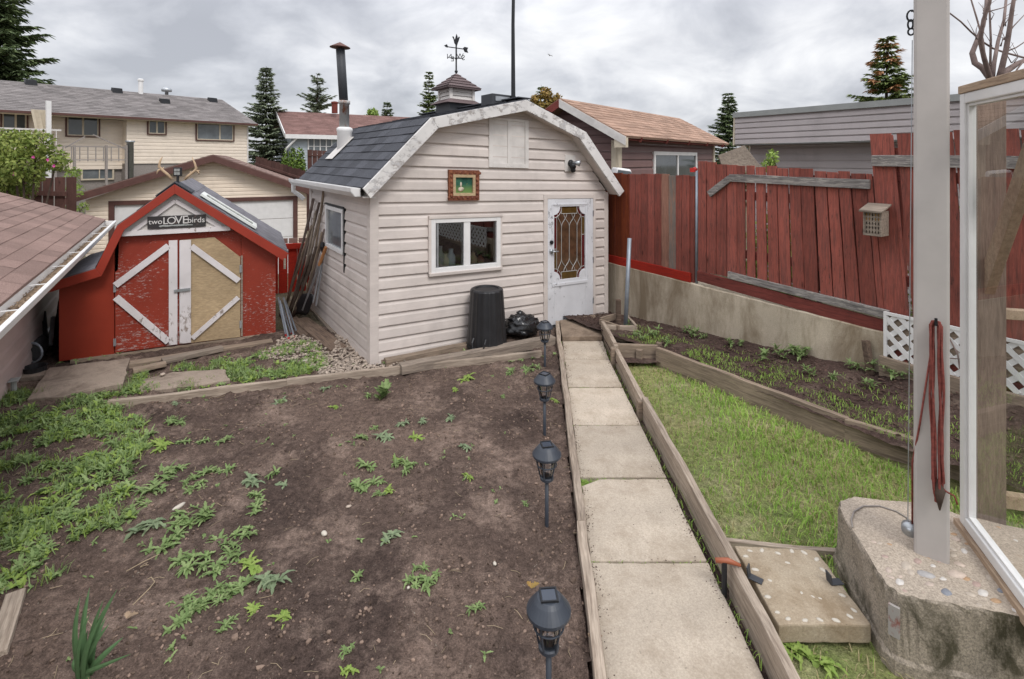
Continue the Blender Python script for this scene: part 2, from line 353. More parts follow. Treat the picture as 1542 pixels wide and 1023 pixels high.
# ---------------------------------------------------------------- building helpers
def siding(mb, z0, z1, xl, xr, expo, openings=(), y=0., depth=.014, knees=()):
    prof = [(0, -depth), (.62, -depth*.72), (.80, -depth*.15), (1, 0)]
    zs = {z0, z1}; n = int(math.ceil((z1-z0)/expo))
    for k in range(n+1):
        for t, _ in prof[:-1]: zs.add(min(z1, z0+(k+t)*expo))
    for o in openings: zs.add(o[2]); zs.add(o[3])
    for k in knees: zs.add(k)
    zs = sorted(z for z in zs if z0-1e-6 <= z <= z1+1e-6)
    def yo(z, up):
        t = ((z-z0)/expo); k = math.floor(t+(1e-6 if up else -1e-6)); t -= k
        for (a, ya), (b, yb) in zip(prof, prof[1:]):
            if a-1e-5 <= t <= b+1e-5: return y+ya+(yb-ya)*(t-a)/(b-a)
        return y
    for za, zb in zip(zs, zs[1:]):
        if zb-za < 1e-5: continue
        zm = (za+zb)/2; cuts = [(None, None)]
        segs = []; x = 'L'
        ops = sorted((o[0], o[1]) for o in openings if o[2] <= zm <= o[3])
        st = (xl(za), xl(zb))
        for a, b in ops:
            segs.append((st[0], st[1], a, a)); st = (b, b)
        segs.append((st[0], st[1], xr(za), xr(zb)))
        ya, yb = yo(za, True), yo(zb, False)
        for la, lb, ra, rb in segs:
            if ra-la < 1e-4 and rb-lb < 1e-4: continue
            mb.quad((la, ya, za), (ra, ya, za), (rb, yb, zb), (lb, yb, zb))
        # drip edge under each course
        t = (za-z0)/expo
        if abs(t-round(t)) < 1e-4 and za > z0+1e-4:
            for la, lb, ra, rb in segs: mb.quad((la, y, za+.0005), (ra, y, za+.0005), (ra, ya, za), (la, ya, za))
def shingles(mb, A, B, C_, D, row, tab, th=.008, jit=.002):
    """roof patch: A->B eave, D->C ridge; overlapping rows of separate tabs"""
    A, B, C_, D = map(Vector, (A, B, C_, D)); n = max(1, round(((D-A).length+(C_-B).length)/2/row)); nrm = (B-A).cross(D-A).normalized()
    for r in range(n):
        t0, t1 = r/n, min(1, (r+1.12)/n); p0, p1, q0, q1 = A.lerp(D, t0), B.lerp(C_, t0), A.lerp(D, t1), B.lerp(C_, t1)
        L = (p1-p0).length; k = max(1, round(L/tab)); off = (r % 2)*.5
        xs = [0]+[min(1, max(0, (i+off)/k+rnd.uniform(-.06, .06)/k)) for i in range(1 if off == 0 else 0, k)]+[1]; xs = sorted(set(xs)); g = .003/L
        for a, b in zip(xs, xs[1:]):
            if b-a < .02/max(L, .1): continue
            h = th+rnd.uniform(-jit, jit); dz = rnd.uniform(-1, 1)*jit
            e0, e1 = p0.lerp(p1, a+g*.5)+nrm*h, p0.lerp(p1, b-g*.5)+nrm*h; e0 = e0-(D-A).normalized()*dz; e1 = e1-(D-A).normalized()*dz
            f0, f1 = q0.lerp(q1, a+g*.5)+nrm*.001, q0.lerp(q1, b-g*.5)+nrm*.001
            mb.add([e0, e1, f1, f0, e0-nrm*h, e1-nrm*h], [(0, 1, 2, 3), (4, 5, 1, 0)])
def slab(mb, A, B, C_, D, th):        # solid sheet under A-B-C-D
    A, B, C_, D = map(Vector, (A, B, C_, D)); n = (B-A).cross(D-A).normalized()*th
    mb.hexa([A-n, B-n, C_-n, D-n, A, B, C_, D])
def window(par, x0, x1, z0, z1, y=0., fw=.05, d=.05, fm=None, gm=None, mull=(), sh=0, name='window', mw=.04, back=.02, bars=()):
    mb = MB(); y0, y1 = y-d, y+back
    mb.box(x0, x0+fw, y0, y1, z0, z1); mb.box(x1-fw, x1, y0, y1, z0, z1); mb.box(x0+fw, x1-fw, y0, y1, z0, z0+fw); mb.box(x0+fw, x1-fw, y0, y1, z1-fw, z1)
    for t in mull:
        c = x0+(x1-x0)*t; mb.box(c-mw/2, c+mw/2, y0+.006, y1, z0+fw, z1-fw)
    for t in bars:
        c = z0+(z1-z0)*t; mb.box(x0+fw, x1-fw, y0+.012, y1, c-mw/3, c+mw/3)
    w = mb.build(name, fm, par, sh, bevel=.003)
    g = MB(); g.quad((x0+fw, y-d*.3, z0+fw), (x1-fw, y-d*.3, z0+fw), (x1-fw, y-d*.3, z1-fw), (x0+fw, y-d*.3, z1-fw)); g.build('pane', gm, w, sh)
    return w
# ---------------------------------------------------------------- camera, light, sky
cam = bpy.data.objects.new('camera', bpy.data.cameras.new('camera')); col.objects.link(cam); scene.camera = cam
cam.location = EYE; cam.rotation_euler = (PI/2, 0, 0); cam.data.sensor_width = 36; cam.data.lens = F/1542*36
cam.data.shift_y = -(511.5-VH)/1542; cam.data.clip_end = 2000; cam.data.clip_start = .05
SUN_EL, SUN_AZ = math.radians(50), math.radians(150)     # high, from behind-right; overcast
sl = bpy.data.lights.new('sun', 'SUN'); sl.energy = 1.2; sl.angle = math.radians(18); sl.color = (1, .965, .92)
so = bpy.data.objects.new('sun', sl); col.objects.link(so)
sd = Vector((math.sin(SUN_AZ)*math.cos(SUN_EL), math.cos(SUN_AZ)*math.cos(SUN_EL), math.sin(SUN_EL)))
so.rotation_euler = (-sd).to_track_quat('-Z', 'Y').to_euler()
w = bpy.data.worlds.new('World'); scene.world = w; w.use_nodes = True; nt = w.node_tree; N = nt.nodes; L = nt.links
bg = N['Background']; bg.inputs[1].default_value = .1
sky = N.new('ShaderNodeTexSky'); sky.sky_type = 'NISHITA'; sky.sun_disc = False; sky.sun_elevation = SUN_EL; sky.sun_rotation = SUN_AZ
tc = N.new('ShaderNodeTexCoord'); sx = N.new('ShaderNodeSeparateXYZ'); L.new(tc.outputs['Generated'], sx.inputs[0])
def wm(op, a, b=0.):
    o = N.new('ShaderNodeMath'); o.operation = op
    for i, x in ((0, a), (1, b)):
        if isinstance(x, (int, float)): o.inputs[i].default_value = x
        else: L.new(x, o.inputs[i])
    return o.outputs[0]
zz = wm('ADD', wm('MAXIMUM', sx.outputs[2], 0.0), .42); cx = wm('DIVIDE', sx.outputs[0], zz); cy = wm('DIVIDE', sx.outputs[1], zz)
cb = N.new('ShaderNodeCombineXYZ'); L.new(cx, cb.inputs[0]); L.new(cy, cb.inputs[1]); cb.inputs[2].default_value = 3.7
def wnoise(s, d, r, dist, off=0):
    o = N.new('ShaderNodeTexNoise'); o.inputs['Scale'].default_value = s; o.inputs['Detail'].default_value = d; o.inputs['Roughness'].default_value = r; o.inputs['Distortion'].default_value = dist
    mp = N.new('ShaderNodeMapping'); mp.inputs['Location'].default_value = (off, off*.6, off); L.new(cb.outputs[0], mp.inputs[0]); L.new(mp.outputs[0], o.inputs['Vector']); return o.outputs['Fac']
n1 = wnoise(1.25, 9, .52, .3, 1.9); n2 = wnoise(3.6, 7, .55, .4, 4.2)
nn = wm('ADD', wm('MULTIPLY', n1, .62), wm('MULTIPLY', n2, .38))
cr = N.new('ShaderNodeValToRGB'); L.new(nn, cr.inputs[0]); e = cr.color_ramp.elements
e[0].position = .40; e[0].color = (3.7, 3.8, 4.15, 1); e[1].position = .62; e[1].color = (8.0, 8.0, 8.05, 1)
x = e.new(.47); x.color = (4.9, 5.0, 5.35, 1); x = e.new(.54); x.color = (6.4, 6.45, 6.7, 1)
mx = N.new('ShaderNodeMix'); mx.data_type = 'RGBA'; mx.inputs[0].default_value = .93; L.new(sky.outputs[0], mx.inputs[6]); L.new(cr.outputs[0], mx.inputs[7])
cie = wm('ADD', wm('MULTIPLY', wm('MAXIMUM', wm('SUBTRACT', sx.outputs[2], .22), 0.), 1.9), 1.)      # overcast sky: brighter towards the zenith
vm = N.new('ShaderNodeVectorMath'); vm.operation = 'SCALE'; L.new(mx.outputs[2], vm.inputs[0]); L.new(cie, vm.inputs['Scale']); L.new(vm.outputs[0], bg.inputs[0])
vs = scene.view_settings; scene.display_settings.display_device = 'sRGB'; vs.view_transform = 'Standard'; vs.look = 'None'; vs.exposure = .45; vs.gamma = 1
scene.cycles.use_denoising = True; scene.cycles.max_bounces = 8; scene.cycles.transparent_max_bounces = 12
M['concrete_damp'] = concrete('damp_concrete', (.30, .23, .17), (.13, .095, .07), .2, 1, (.42, .6), .8)
# ---------------------------------------------------------------- frames
S = Fr((-1.479, 5.51, .30), (1177, 790), -.033)          # shed, front-left corner
SH = -.033
R = Fr((-4.88, 5.65, .22), (1589, 790))                   # little barn
FN = Fr((1.41, 7.56, .2), (.5356, -.8445))                # right-hand fence line, x toward the viewer, y beyond it
# ---------------------------------------------------------------- ground
def sstep(a, b, x): t = min(1, max(0, (x-a)/(b-a))); return t*t*(3-2*t)
def zg(x, y):
    p = FN.loc((x, y, 0)); z = .24
    z -= .04*sstep(4.8, 5.6, y)*sstep(-2.2, -3.2, x)
    return z
def bedz(a, b):                       # planting bed by the fence: a along fence, b across (0 at the wall, -.65 at the board)
    t = min(1, max(0, -b/.95)); return (.2+.093*a)*(1-t)+(.33+.015*a)*t
def fbm(x, y, s, o=4, seed=0.): return noise.fractal(Vector((x*s, y*s, seed)), 1., 2.1, o)
def sheet(name, xs, ys, zf, m, kind='structure', keep=None, smooth=True):
    mb = MB(); mb.smooth = smooth; idx = {}
    for j, y in enumerate(ys):
        for i, x in enumerate(xs):
            idx[i, j] = len(mb.v); mb.v.append((x, y, zf(x, y)))
    for j in range(len(ys)-1):
        for i in range(len(xs)-1):
            if keep and not keep((xs[i]+xs[i+1])/2, (ys[j]+ys[j+1])/2): continue
            mb.f.append((idx[i, j], idx[i+1, j], idx[i+1, j+1], idx[i, j+1])); mb.m.append(0); mb.sm.append(smooth)
    o = mb.build(name, m); o['kind'] = kind; return o
def rng(a, b, st): n = int(round((b-a)/st)); return [a+(b-a)*i/n for i in range(n+1)]
def zground(x, y):
    z = .14; d = sstep(7.9, 9.5, y+max(0, -x)*.12)
    z = z*(1-d)+(-.9)*d
    p = FN.loc((x, y, 0))
    if p.y > .25: z = .35*(1-sstep(10, 14, y))+(-.9)*sstep(10, 14, y)
    return z
xs = [-220, -90, -40, -25, -16]+rng(-12, 12, .5)+[16, 25, 40, 90, 220]; ys = [-40, -10, -3]+rng(0, 18, .5)+[22, 30, 45, 80, 160, 420]
sheet('ground', xs, ys, zground, M['ground'])
# garden soil (cultivated bed and the weedy strip), with real clods
RXL, RYN = .565, 6.67
def railx(y): return .334+(.565-.334)*(y-2.13)/(6.67-2.13)
def soilz(x, y):
    z = zg(x, y)+.022*fbm(x, y, 1.3, 3, 1)+.016*fbm(x, y, 5, 4, 5)
    b = fbm(x, y, 16, 4, 9)
    cl = sstep(-.2, .5, fbm(x, y, .8, 2, 12)+.25)
    z += (.016*b+.022*max(0, fbm(x, y, 11, 3, 21)-.15)-.03*max(0, fbm(x, y, 7, 3, 33)-.25))*(.35+.9*cl)
    return z
def soil_keep(x, y):
    if x > railx(y)-.01: return False
    p = S.loc((x, y, 0))
    if p.x > .05 and p.y > .05: return False
    return True
sheet('garden_soil', rng(-5.6, .62, .020), rng(1.3, 6.75, .020), soilz, M['soil'], keep=soil_keep)
sheet('gravel_ground', rng(-5.8, -.9, .08), rng(6.75, 9.0, .08), lambda x, y: .2+.02*fbm(x, y, 3), M['ground'])
# right side: lawn and planting bed
def bedline(x, y): p = FN.loc((x, y, 0)); return p.x, p.y
def lawn_z(x, y):
    return .225+.018*fbm(x, y, 1.6, 3, 4)+.01*fbm(x, y, 9, 3, 6)
def lawn_keep(x, y):
    a, b = bedline(x, y); return b < -.5 and x > 1.09 and y < 6.2
sheet('lawn_ground', rng(1.06, 6.5, .04), rng(.8, 6.4, .04), lawn_z, M['lawn_soil'], keep=lawn_keep)
mb = MB(); mb.smooth = True; na, nb = 200, 34; A0, A1 = -.55, 6.4
for j in range(nb+1):
    for i in range(na+1):
        a = A0+(A1-A0)*i/na; b = .02-.99*j/nb; wv = FN.world((a, b, 0))
        mb.v.append((wv.x, wv.y, bedz(a, b)+.02*fbm(wv.x, wv.y, 2.5, 3, 8)+.015*fbm(wv.x, wv.y, 14, 4, 2)))
for j in range(nb):
    for i in range(na): mb.f.append((j*(na+1)+i, (j+1)*(na+1)+i, (j+1)*(na+1)+i+1, j*(na+1)+i+1)); mb.m.append(0); mb.sm.append(True)
tag(mb.build('planting_bed_soil', M['bed_soil']), kind='structure')
# bed part between path and shed corner
sheet('bed_corner_soil', rng(1.08, 1.75, .04), rng(5.45, 7.45, .04), lambda x, y: .285+.014*fbm(x, y, 9, 4, 3), M['bed_soil'], keep=lambda x, y: bedline(x, y)[1] < -.95 and S.loc((x, y, 0)).y < .0)
# ================================================================ THE SHED
shed = thing('garden_shed', 'pale pinkish vinyl sided garden shed with chipped white gambrel trim and charcoal shingle roof', 'shed', S)
W, D = 3.38, 2.6
RP = [(-.14, 1.80), (.60, 2.58), (1.86, 2.90), (2.82, 2.56), (3.52, 1.78)]     # roof outline
WP = [(0, -.06), (0, 1.74), (.66, 2.49), (1.86, 2.79), (2.74, 2.47), (W, 1.74), (W, -.06)]
def interp(pts, z):
    for (xa, za), (xb, zb) in zip(pts, pts[1:]):
        if min(za, zb)-1e-9 <= z <= max(za, zb)+1e-9 and za != zb: return xa+(xb-xa)*(z-za)/(zb-za)
    return pts[-1][0] if z > pts[-1][1] else pts[0][0]
sxl = lambda z: interp(WP[:4], z)
sxr = lambda z: interp(WP[:2:-1], z)
EXPO = .1315
win = (.669, 1.586, .847, 1.462); door = (2.256, 3.15, -.06, 1.72)
f = MB(); siding(f, -.06, 2.79, sxl, sxr, EXPO, [win, door], 0, .023, [p[1] for p in WP])
# left wall with its window, right and back walls plain
g = MB(); siding(g, -.06, 1.75, lambda z: -2.6, lambda z: 0, EXPO, [(-1.70, -.915, .955, 1.50)], 0, .023)
for q, fc in zip(range(len(g.f)), g.f): pass
g.v = [(v[1], -v[0], v[2]) for v in g.v]; g.f = [tuple(reversed(t)) for t in g.f]
f.v, off = f.v+g.v, len(f.v); f.f += [tuple(i+off for i in t) for t in g.f]; f.m += g.m; f.sm += g.sm
f.quad((W, 0, -.06), (W, D, -.06), (W, D, 1.74), (W, 0, 1.74))
f.add([(x, D, z) for x, z in WP], [tuple(range(len(WP)))])
f.build('wall', M['siding'], shed, SH)
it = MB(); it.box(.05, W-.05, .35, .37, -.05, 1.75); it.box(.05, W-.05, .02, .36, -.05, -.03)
it.build('window_dark_backing', M['dark_in'], shed, SH)  # dark-coloured backing added so the window shows a dark inside
ct = MB(); ct.box(-.022, .075, -.024, .0, -.09, 1.77); ct.box(-.024, -.002, 0, .075, -.09, 1.77); ct.build('corner_trim', M['siding'], shed, SH, bevel=.006)
ct = MB(); ct.box(W-.055, W+.02, -.024, .03, -.06, 1.75); ct.build('corner_trim', M['siding'], shed, SH, bevel=.006)
ct = MB(); ct.box(-.03, .0, 2.52, 2.62, -.06, 1.77); ct.build('corner_trim', M['siding'], shed, SH, bevel=.006)
sk = MB(); sk.box(.1, 2.2, -.026, -.004, -.10, -.02); sk.build('skirt_board', M['edge_dark'], shed, SH, bevel=.004)
# roof
rf = MB(); y0, y1 = -.17, 2.78
for (xa, za), (xb, zb) in zip(RP, RP[1:]):
    left = zb > za
    if left: a, b, c_, d = (xa, y1, za), (xa, y0, za), (xb, y0, zb), (xb, y1, zb)
    else: a, b, c_, d = (xb, y0, zb), (xb, y1, zb), (xa, y1, za), (xa, y0, za)
    shingles(rf, a, b, c_, d, .142, .31, .011, .003)
    slab(rf, a, b, c_, d, .03)
rf.build('roof', M['roof_dark'], shed, SH)
cap = MB(); cap.beam((1.86, y0, 2.912), (1.86, y1, 2.912), .2, .012); cap.build('ridge_cap', M['roof_dark'], shed, SH)
RI = [(-.075, 1.70), (.68, 2.462), (1.865, 2.752), (2.712, 2.462), (3.44, 1.70)]
RO = [(-.15, 1.80), (.595, 2.57), (1.86, 2.885), (2.825, 2.55), (3.53, 1.775)]
for i in range(4):
    b = MB(); b.prism([(RO[i][0], -.205, RO[i][1]), (RO[i+1][0], -.205, RO[i+1][1]), (RI[i+1][0], -.205, RI[i+1][1]), (RI[i][0], -.205, RI[i][1])], (0, .033, 0))
    b.build('rake_board', M['trim_chip'], shed, SH, bevel=.004)
sf = MB()
for i in range(4):
    a, b = RI[i], RI[i+1]; u = .02
    sf.hexa([(a[0], -.17, a[1]+u), (b[0], -.17, b[1]+u), (b[0], .0, b[1]+u), (a[0], .0, a[1]+u), (a[0], -.17, a[1]+u+.02), (b[0], -.17, b[1]+u+.02), (b[0], .0, b[1]+u+.02), (a[0], .0, a[1]+u+.02)])
sf.build('soffit', M['siding'], shed, SH)
sl2 = MB(); sl2.box(-.13, 0, -.14, 2.7, 1.70, 1.715); sl2.build('eave_soffit', M['white_dirty'], shed, SH)
# gutter on the left eave
gt = MB(); sec = [(-.15, 1.80), (-.15, 1.71), (-.21, 1.71), (-.255, 1.76), (-.262, 1.805), (-.25, 1.805), (-.243, 1.765), (-.205, 1.722), (-.16, 1.722), (-.16, 1.80)]
gt.prism([(x, -.12, z) for x, z in sec], (0, 3.02, 0))
gt.prism([(x, -.12, z) for x, z in ((-.15, 1.80), (-.15, 1.71), (-.21, 1.71), (-.255, 1.76), (-.262, 1.805))], (0, .006, 0))
gt.build('gutter', M['white'], shed, SH, bevel=.002)
dp = MB(); dp.tube([(-.2, 2.86, 1.72), (-.2, 2.86, 1.62), (-.12, 2.84, 1.56), (-.06, 2.82, 1.5)], .032, 8); dp.build('downspout_elbow', M['white'], shed, SH)
# front window: sliding sash with things on the sill inside
w1 = window(shed, .669, 1.586, .847, 1.462, -.01, .055, .035, M['white'], M['glass'], (.5,), SH, mw=.085, back=.05)
b = MB(); b.box(.64, 1.615, -.055, -.012, 1.455, 1.49); b.box(.64, .672, -.045, -.012, .82, 1.455); b.box(1.583, 1.612, -.045, -.012, .82, 1.455); b.box(.64, 1.612, -.06, -.012, .815, .85)
b.build('casing', M['siding'], w1, SH, bevel=.004)
b = MB(); b.box(.74, .765, -.03, -.012, .91, 1.40); b.build('sash_rail', M['galv'], w1, SH)
for (x, r, h, m) in ((.86, .05, .26, 'utility'), (1.0, .055, .22, 'pale_blue_siding'), (.93, .045, .17, 'cream_trim'), (1.3, .05, .16, 'tan_ply'), (1.4, .05, .12, 'gilt')):
    j = MB(); j.smooth = True; j.lathe([(r, 0), (r, h*.6), (r*.55, h*.78), (r*.5, h*.9), (r*.55, h)], 14, (x, .13, .86))
    tag(j.build('jar', M[m], None, SH, mw=S.mat()), {'utility': 'tall grey jug standing inside the shed window', 'pale_blue_siding': 'pale blue bottle standing inside the shed window', 'cream_trim': 'cream jar between the jug and bottle inside the shed window', 'tan_ply': 'tan jar inside the right half of the shed window', 'gilt': 'small reddish jar inside the right half of the shed window'}[m], 'jar')
b = MB(); b.box(.65, 1.6, .05, .28, .83, .855); b.build('inner_sill', M['timber_x'], shed, SH)
# side window
def side(mb): mb.v = [(v[1], -v[0], v[2]) for v in mb.v]; mb.f = [tuple(reversed(t)) for t in mb.f]; return mb
m1 = MB(); x0, x1, z0, z1, fw = -1.70, -.915, .955, 1.50, .05
m1.box(x0, x0+fw, -.04, .02, z0, z1); m1.box(x1-fw, x1, -.04, .02, z0, z1); m1.box(x0+fw, x1-fw, -.04, .02, z0, z0+fw); m1.box(x0+fw, x1-fw, -.04, .02, z1-fw, z1)
w2 = side(m1).build('window', M['white'], shed, SH, bevel=.003)
m1 = MB(); m1.quad((x0+fw, -.01, z0+fw), (x1-fw, -.01, z0+fw), (x1-fw, -.01, z1-fw), (x0+fw, -.01, z1-fw)); side(m1).build('pane', M['grey_glass'], w2, SH)
m1 = MB(); m1.box(x1+.01, x1+.03, -.03, -.004, .75, 1.53); m1.box(x0-.03, x1+.03, -.04, -.004, 1.51, 1.53); side(m1).build('casing', M['black_metal'], w2, SH)
# stained-glass door
dr = MB(); dx0, dx1, dz0, dz1 = 2.318, 3.105, .02, 1.66
GXa, GXb, GZa, GZb = 2.425, 2.965, .60, 1.56
def dbox(x0, x1, z0, z1, y0=-.03, y1=.02): dr.box(x0, x1, y0, y1, z0, z1)
dbox(dx0, GXa, dz0, dz1); dbox(GXb, dx1, dz0, dz1); dbox(GXa, GXb, dz0, GZa); dbox(GXa, GXb, GZb, dz1)
for cx_, cz_, a0 in ((GXa, GZa, 0), (GXb, GZa, 90), (GXb, GZb, 180), (GXa, GZb, 270)):      # quarter-round corner brackets
    pts = [(cx_, -.026, cz_)]+[(cx_+.105*math.cos(math.radians(a0+t)), -.026, cz_+.11*math.sin(math.radians(a0+t))) for t in range(0, 91, 15)]
    dr.prism(pts, (0, .03, 0))
dobj = dr.build('door', M['door_paint'], shed, SH, bevel=.003)
mo = MB(); e_ = .035
mo.beam((GXa-e_, -.032, GZa-.06), (GXb+e_, -.032, GZa-.06), .02, .035); mo.beam((GXa-e_, -.03, GZb+.03), (GXb+e_, -.03, GZb+.03), .014, .016)
mo.beam((GXa-e_, -.03, GZa-.06), (GXa-e_, -.03, GZb+.03), .014, .016); mo.beam((GXb+e_, -.03, GZa-.06), (GXb+e_, -.03, GZb+.03), .014, .016)
mo.build('moulding', M['door_paint'], dobj, SH)
gl = MB(); gl.quad((GXa, -.006, GZa), (GXb, -.006, GZa), (GXb, -.006, GZb), (GXa, -.006, GZb)); pane = gl.build('stained_glass', M['door_glass'], dobj, SH)
gw, gh = GXb-GXa, GZb-GZa
def gp(u, v, y=-.009): return (GXa+gw*u, y, GZa+gh*v)
am = MB()
for u0, u1, v0, v1 in ((.25, .75, .90, 1.0), (.25, .75, 0, .10), (0, .10, .14, .42), (.90, 1.0, .60, .86)): am = MB(); am.quad(gp(u0, v0), gp(u1, v0), gp(u1, v1), gp(u0, v1)); am.build('amber_glass', M['amber'], dobj, SH)
for cu, cv, su, sv in ((0, 0, 1, 1), (1, 0, -1, 1), (1, 1, -1, -1), (0, 1, 1, -1)):
    pts = []
    for t in range(0, 91, 15): pts.append(gp(cu+su*.26*math.cos(math.radians(t)), cv+sv*.155*math.sin(math.radians(t))))
    for t in range(90, -1, -15): pts.append(gp(cu+su*.19*math.cos(math.radians(t)), cv+sv*.113*math.sin(math.radians(t))))
    rb = MB(); rb.add(pts, [tuple(range(len(pts)))]); rb.build('ruby_glass', M['ruby'], dobj, SH)
for u0, u1, v0, v1 in ((0, .10, .42, .86), (.9, 1, .14, .60)): rb = MB(); rb.quad(gp(u0, v0), gp(u1, v0), gp(u1, v1), gp(u0, v1)); rb.build('ruby_glass', M['ruby'], dobj, SH)
ld = MB(); LR = .0042
def came(pts): ld.tube([gp(u, v, -.011) for u, v in pts], LR, 5)
for v in (.10, .90): came([(.1, v), (.9, v)] if 0 else [(.25, v), (.75, v)])
for u in (.10, .90): came([(u, .14), (u, .86)])
for u in (.25, .75): came([(u, .9), (u, 1.0)]); came([(u, .0), (u, .1)])
for cu, cv, su, sv in ((0, 0, 1, 1), (1, 0, -1, 1), (1, 1, -1, -1), (0, 1, 1, -1)): came([(cu+su*.26*math.cos(math.radians(t)), cv+sv*.155*math.sin(math.radians(t))) for t in range(0, 91, 15)])
def sm(a, b, n=8): return [(a[0]+(b[0]-a[0])*(1-math.cos(PI*i/n))/2, a[1]+(b[1]-a[1])*i/n) for i in range(n+1)]
for u in (.25, .5, .75): came([(u, .28), (u, .72)])
for sgn in (0, 1):
    k = (lambda v: v) if sgn == 0 else (lambda v: 1-v)
    for a, b in ((.25, .42), (.25, .12), (.5, .32), (.5, .68), (.75, .58), (.75, .88)): came([(x, k(v)) for x, v in sm((a, .72), (b, .90))])
came([(0, .42), (.1, .42)]); came([(.9, .6), (1, .6)])
ld.build('lead_came', M['lead'], dobj, SH)
kb = MB(); kb.smooth = True; kb.tube([(2.372, -.03, .985), (2.372, -.05, .985)], .03, 14); kb.tube([(2.372, -.05, .985), (2.372, -.075, .985), (2.46, -.078, .982)], [.012, .012, .009], 8); kb.build('door_handle', M['galv'], dobj, SH)
kb = MB(); kb.tube([(2.372, -.03, 1.10), (2.372, -.052, 1.10)], .025, 14); kb.build('deadbolt', M['black_metal'], dobj, SH)
for z in (1.42, .78, .22):
    h = MB(); h.box(3.095, 3.115, -.036, -.02, z, z+.08); h.build('hinge', M['galv'], dobj, SH)
fr = MB(); fr.box(2.256, 2.316, -.034, .02, -.03, 1.72); fr.box(3.107, 3.15, -.034, .02, -.06, 1.72); fr.box(2.316, 3.107, -.034, .02, 1.664, 1.72); fr.build('door_frame', M['siding'], shed, SH, bevel=.004)
fr = MB(); fr.box(2.30, 3.12, -.09, .0, -.04, .012); fr.build('threshold', M['black_metal'], shed, SH, bevel=.004)
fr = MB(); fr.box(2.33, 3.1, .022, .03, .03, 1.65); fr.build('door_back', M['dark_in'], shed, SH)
# loft hatch with two shutters
hx0, hx1, hz0, hz1 = 1.43, 2.015, 2.05, 2.655
h = MB(); fw = .055
h.box(hx0, hx0+fw, -.034, 0, hz0, hz1); h.box(hx1-fw, hx1, -.034, 0, hz0, hz1); h.box(hx0+fw, hx1-fw, -.034, 0, hz0, hz0+fw); h.box(hx0+fw, hx1-fw, -.034, 0, hz1-.03, hz1)
ho = h.build('loft_hatch', M['white_dirty'], shed, SH, bevel=.004)
xm = (hx0+hx1)/2-.015
for a, b in ((hx0+fw, xm-.004), (xm+.004, hx1-fw)):
    s_ = MB(); s_.box(a, b, -.022, -.002, hz0+fw, hz1-.03); s_.build('shutter', M['white_dirty'], ho, SH, bevel=.003)
s_ = MB(); s_.box(xm-.01, xm+.045, -.032, -.022, hz0+fw, hz1-.03); s_.box(xm-.03, xm+.0, -.036, -.022, hz0+.02, hz0+.035); s_.box(xm+.03, xm+.06, -.036, -.022, hz0+.02, hz0+.035); s_.build('astragal', M['white_dirty'], ho, SH, bevel=.002)
# motion floodlight
px = S.on(849, 258.5); qx = S.on(864.7, 234)
fl = MB(); fl.box(px.x, qx.x, -.03, 0, px.z, qx.z); fo = fl.build('floodlight', M['white_dirty'], shed, SH, bevel=.004)
cx_, cz_ = (px.x+qx.x)/2, (px.z+qx.z)/2
b = MB(); b.smooth = True; b.lathe([(.045, 0), (.05, .01), (.03, .03)], 12, (0, 0, 0)); b.v = [(cx_+v[0], -.03-v[2], cz_+v[1]) for v in b.v]; b.build('junction_cover', M['black_metal'], fo, SH)
for dx, dz, l in ((-.05, -.03, .08), (.07, .02, .11)):
    b = MB(); b.smooth = True; b.tube([(cx_, -.05, cz_), (cx_+dx*.5, -.09, cz_+dz*.5), (cx_+dx, -.14, cz_+dz-.02)], [.015, .03, .042], 10); b.build('lamp', M['galv'] if dx > 0 else M['black_metal'], fo, SH)
b = MB(); b.smooth = True; b.blob((cx_+.01, -.07, cz_-.09), .035, (1, 1, 1), 0, lv=1); b.build('motion_sensor', M['black_metal'], fo, SH)
# ---- stove chimney on the left slope (part: fixed to the roof)
A_, K_ = RP[0], RP[1]
cb_ = S.loc(EYE); rr = S.loc(EYE+ray(519, 219)); nx, nz = -(K_[1]-A_[1]), (K_[0]-A_[0]); dd = rr-cb_
tt = ((A_[0]-cb_.x)*nx+(A_[1]-cb_.z)*nz)/(dd.x*nx+dd.z*nz); cpt = cb_+dd*tt
def on_y(u, v): return S.on(u, v, 1, cpt.y)
hA = cpt.z; sc_ = (on_y(530, 200).x-on_y(508, 200).x)/2
def zz_(v): return on_y(519, v).z
ch = MB(); ch.smooth = True; ch.lathe([(sc_*1.0, -.32), (sc_, zz_(199)-hA), (sc_*1.06, zz_(198)-hA), (sc_*1.06, zz_(194)-hA), (sc_*.85, zz_(192)-hA)], 20, (cpt.x, cpt.y, hA)); cho = ch.build('chimney', M['white'], shed, SH)
fla = MB(); ux, uz = (K_[0]-A_[0]), (K_[1]-A_[1]); ul = math.hypot(ux, uz); ux /= ul; uz /= ul
base = Vector((cpt.x, cpt.y, cpt.z)); nn_ = Vector((-uz, 0, ux)); uu = Vector((ux, 0, uz))
c0 = base+nn_*.022
fla.hexa([c0-uu*.3+Vector((0, -.17, 0)), c0-uu*.3+Vector((0, .17, 0)), c0+uu*.14+Vector((0, .17, 0)), c0+uu*.14+Vector((0, -.17, 0))]+[q+nn_*.006 for q in (c0-uu*.3+Vector((0, -.17, 0)), c0-uu*.3+Vector((0, .17, 0)), c0+uu*.14+Vector((0, .17, 0)), c0+uu*.14+Vector((0, -.17, 0)))])
fla.build('flashing', M['white_dirty'], cho, SH)
p1 = MB(); p1.smooth = True; p1.lathe([(sc_*.66, zz_(196)-hA), (sc_*.66, zz_(157)-hA), (sc_*.78, zz_(157)-hA), (sc_*.78, zz_(152)-hA), (sc_*.6, zz_(152)-hA)], 18, (cpt.x-.005, cpt.y, hA)); p1.build('rusty_collar', M['rust'], cho, SH)
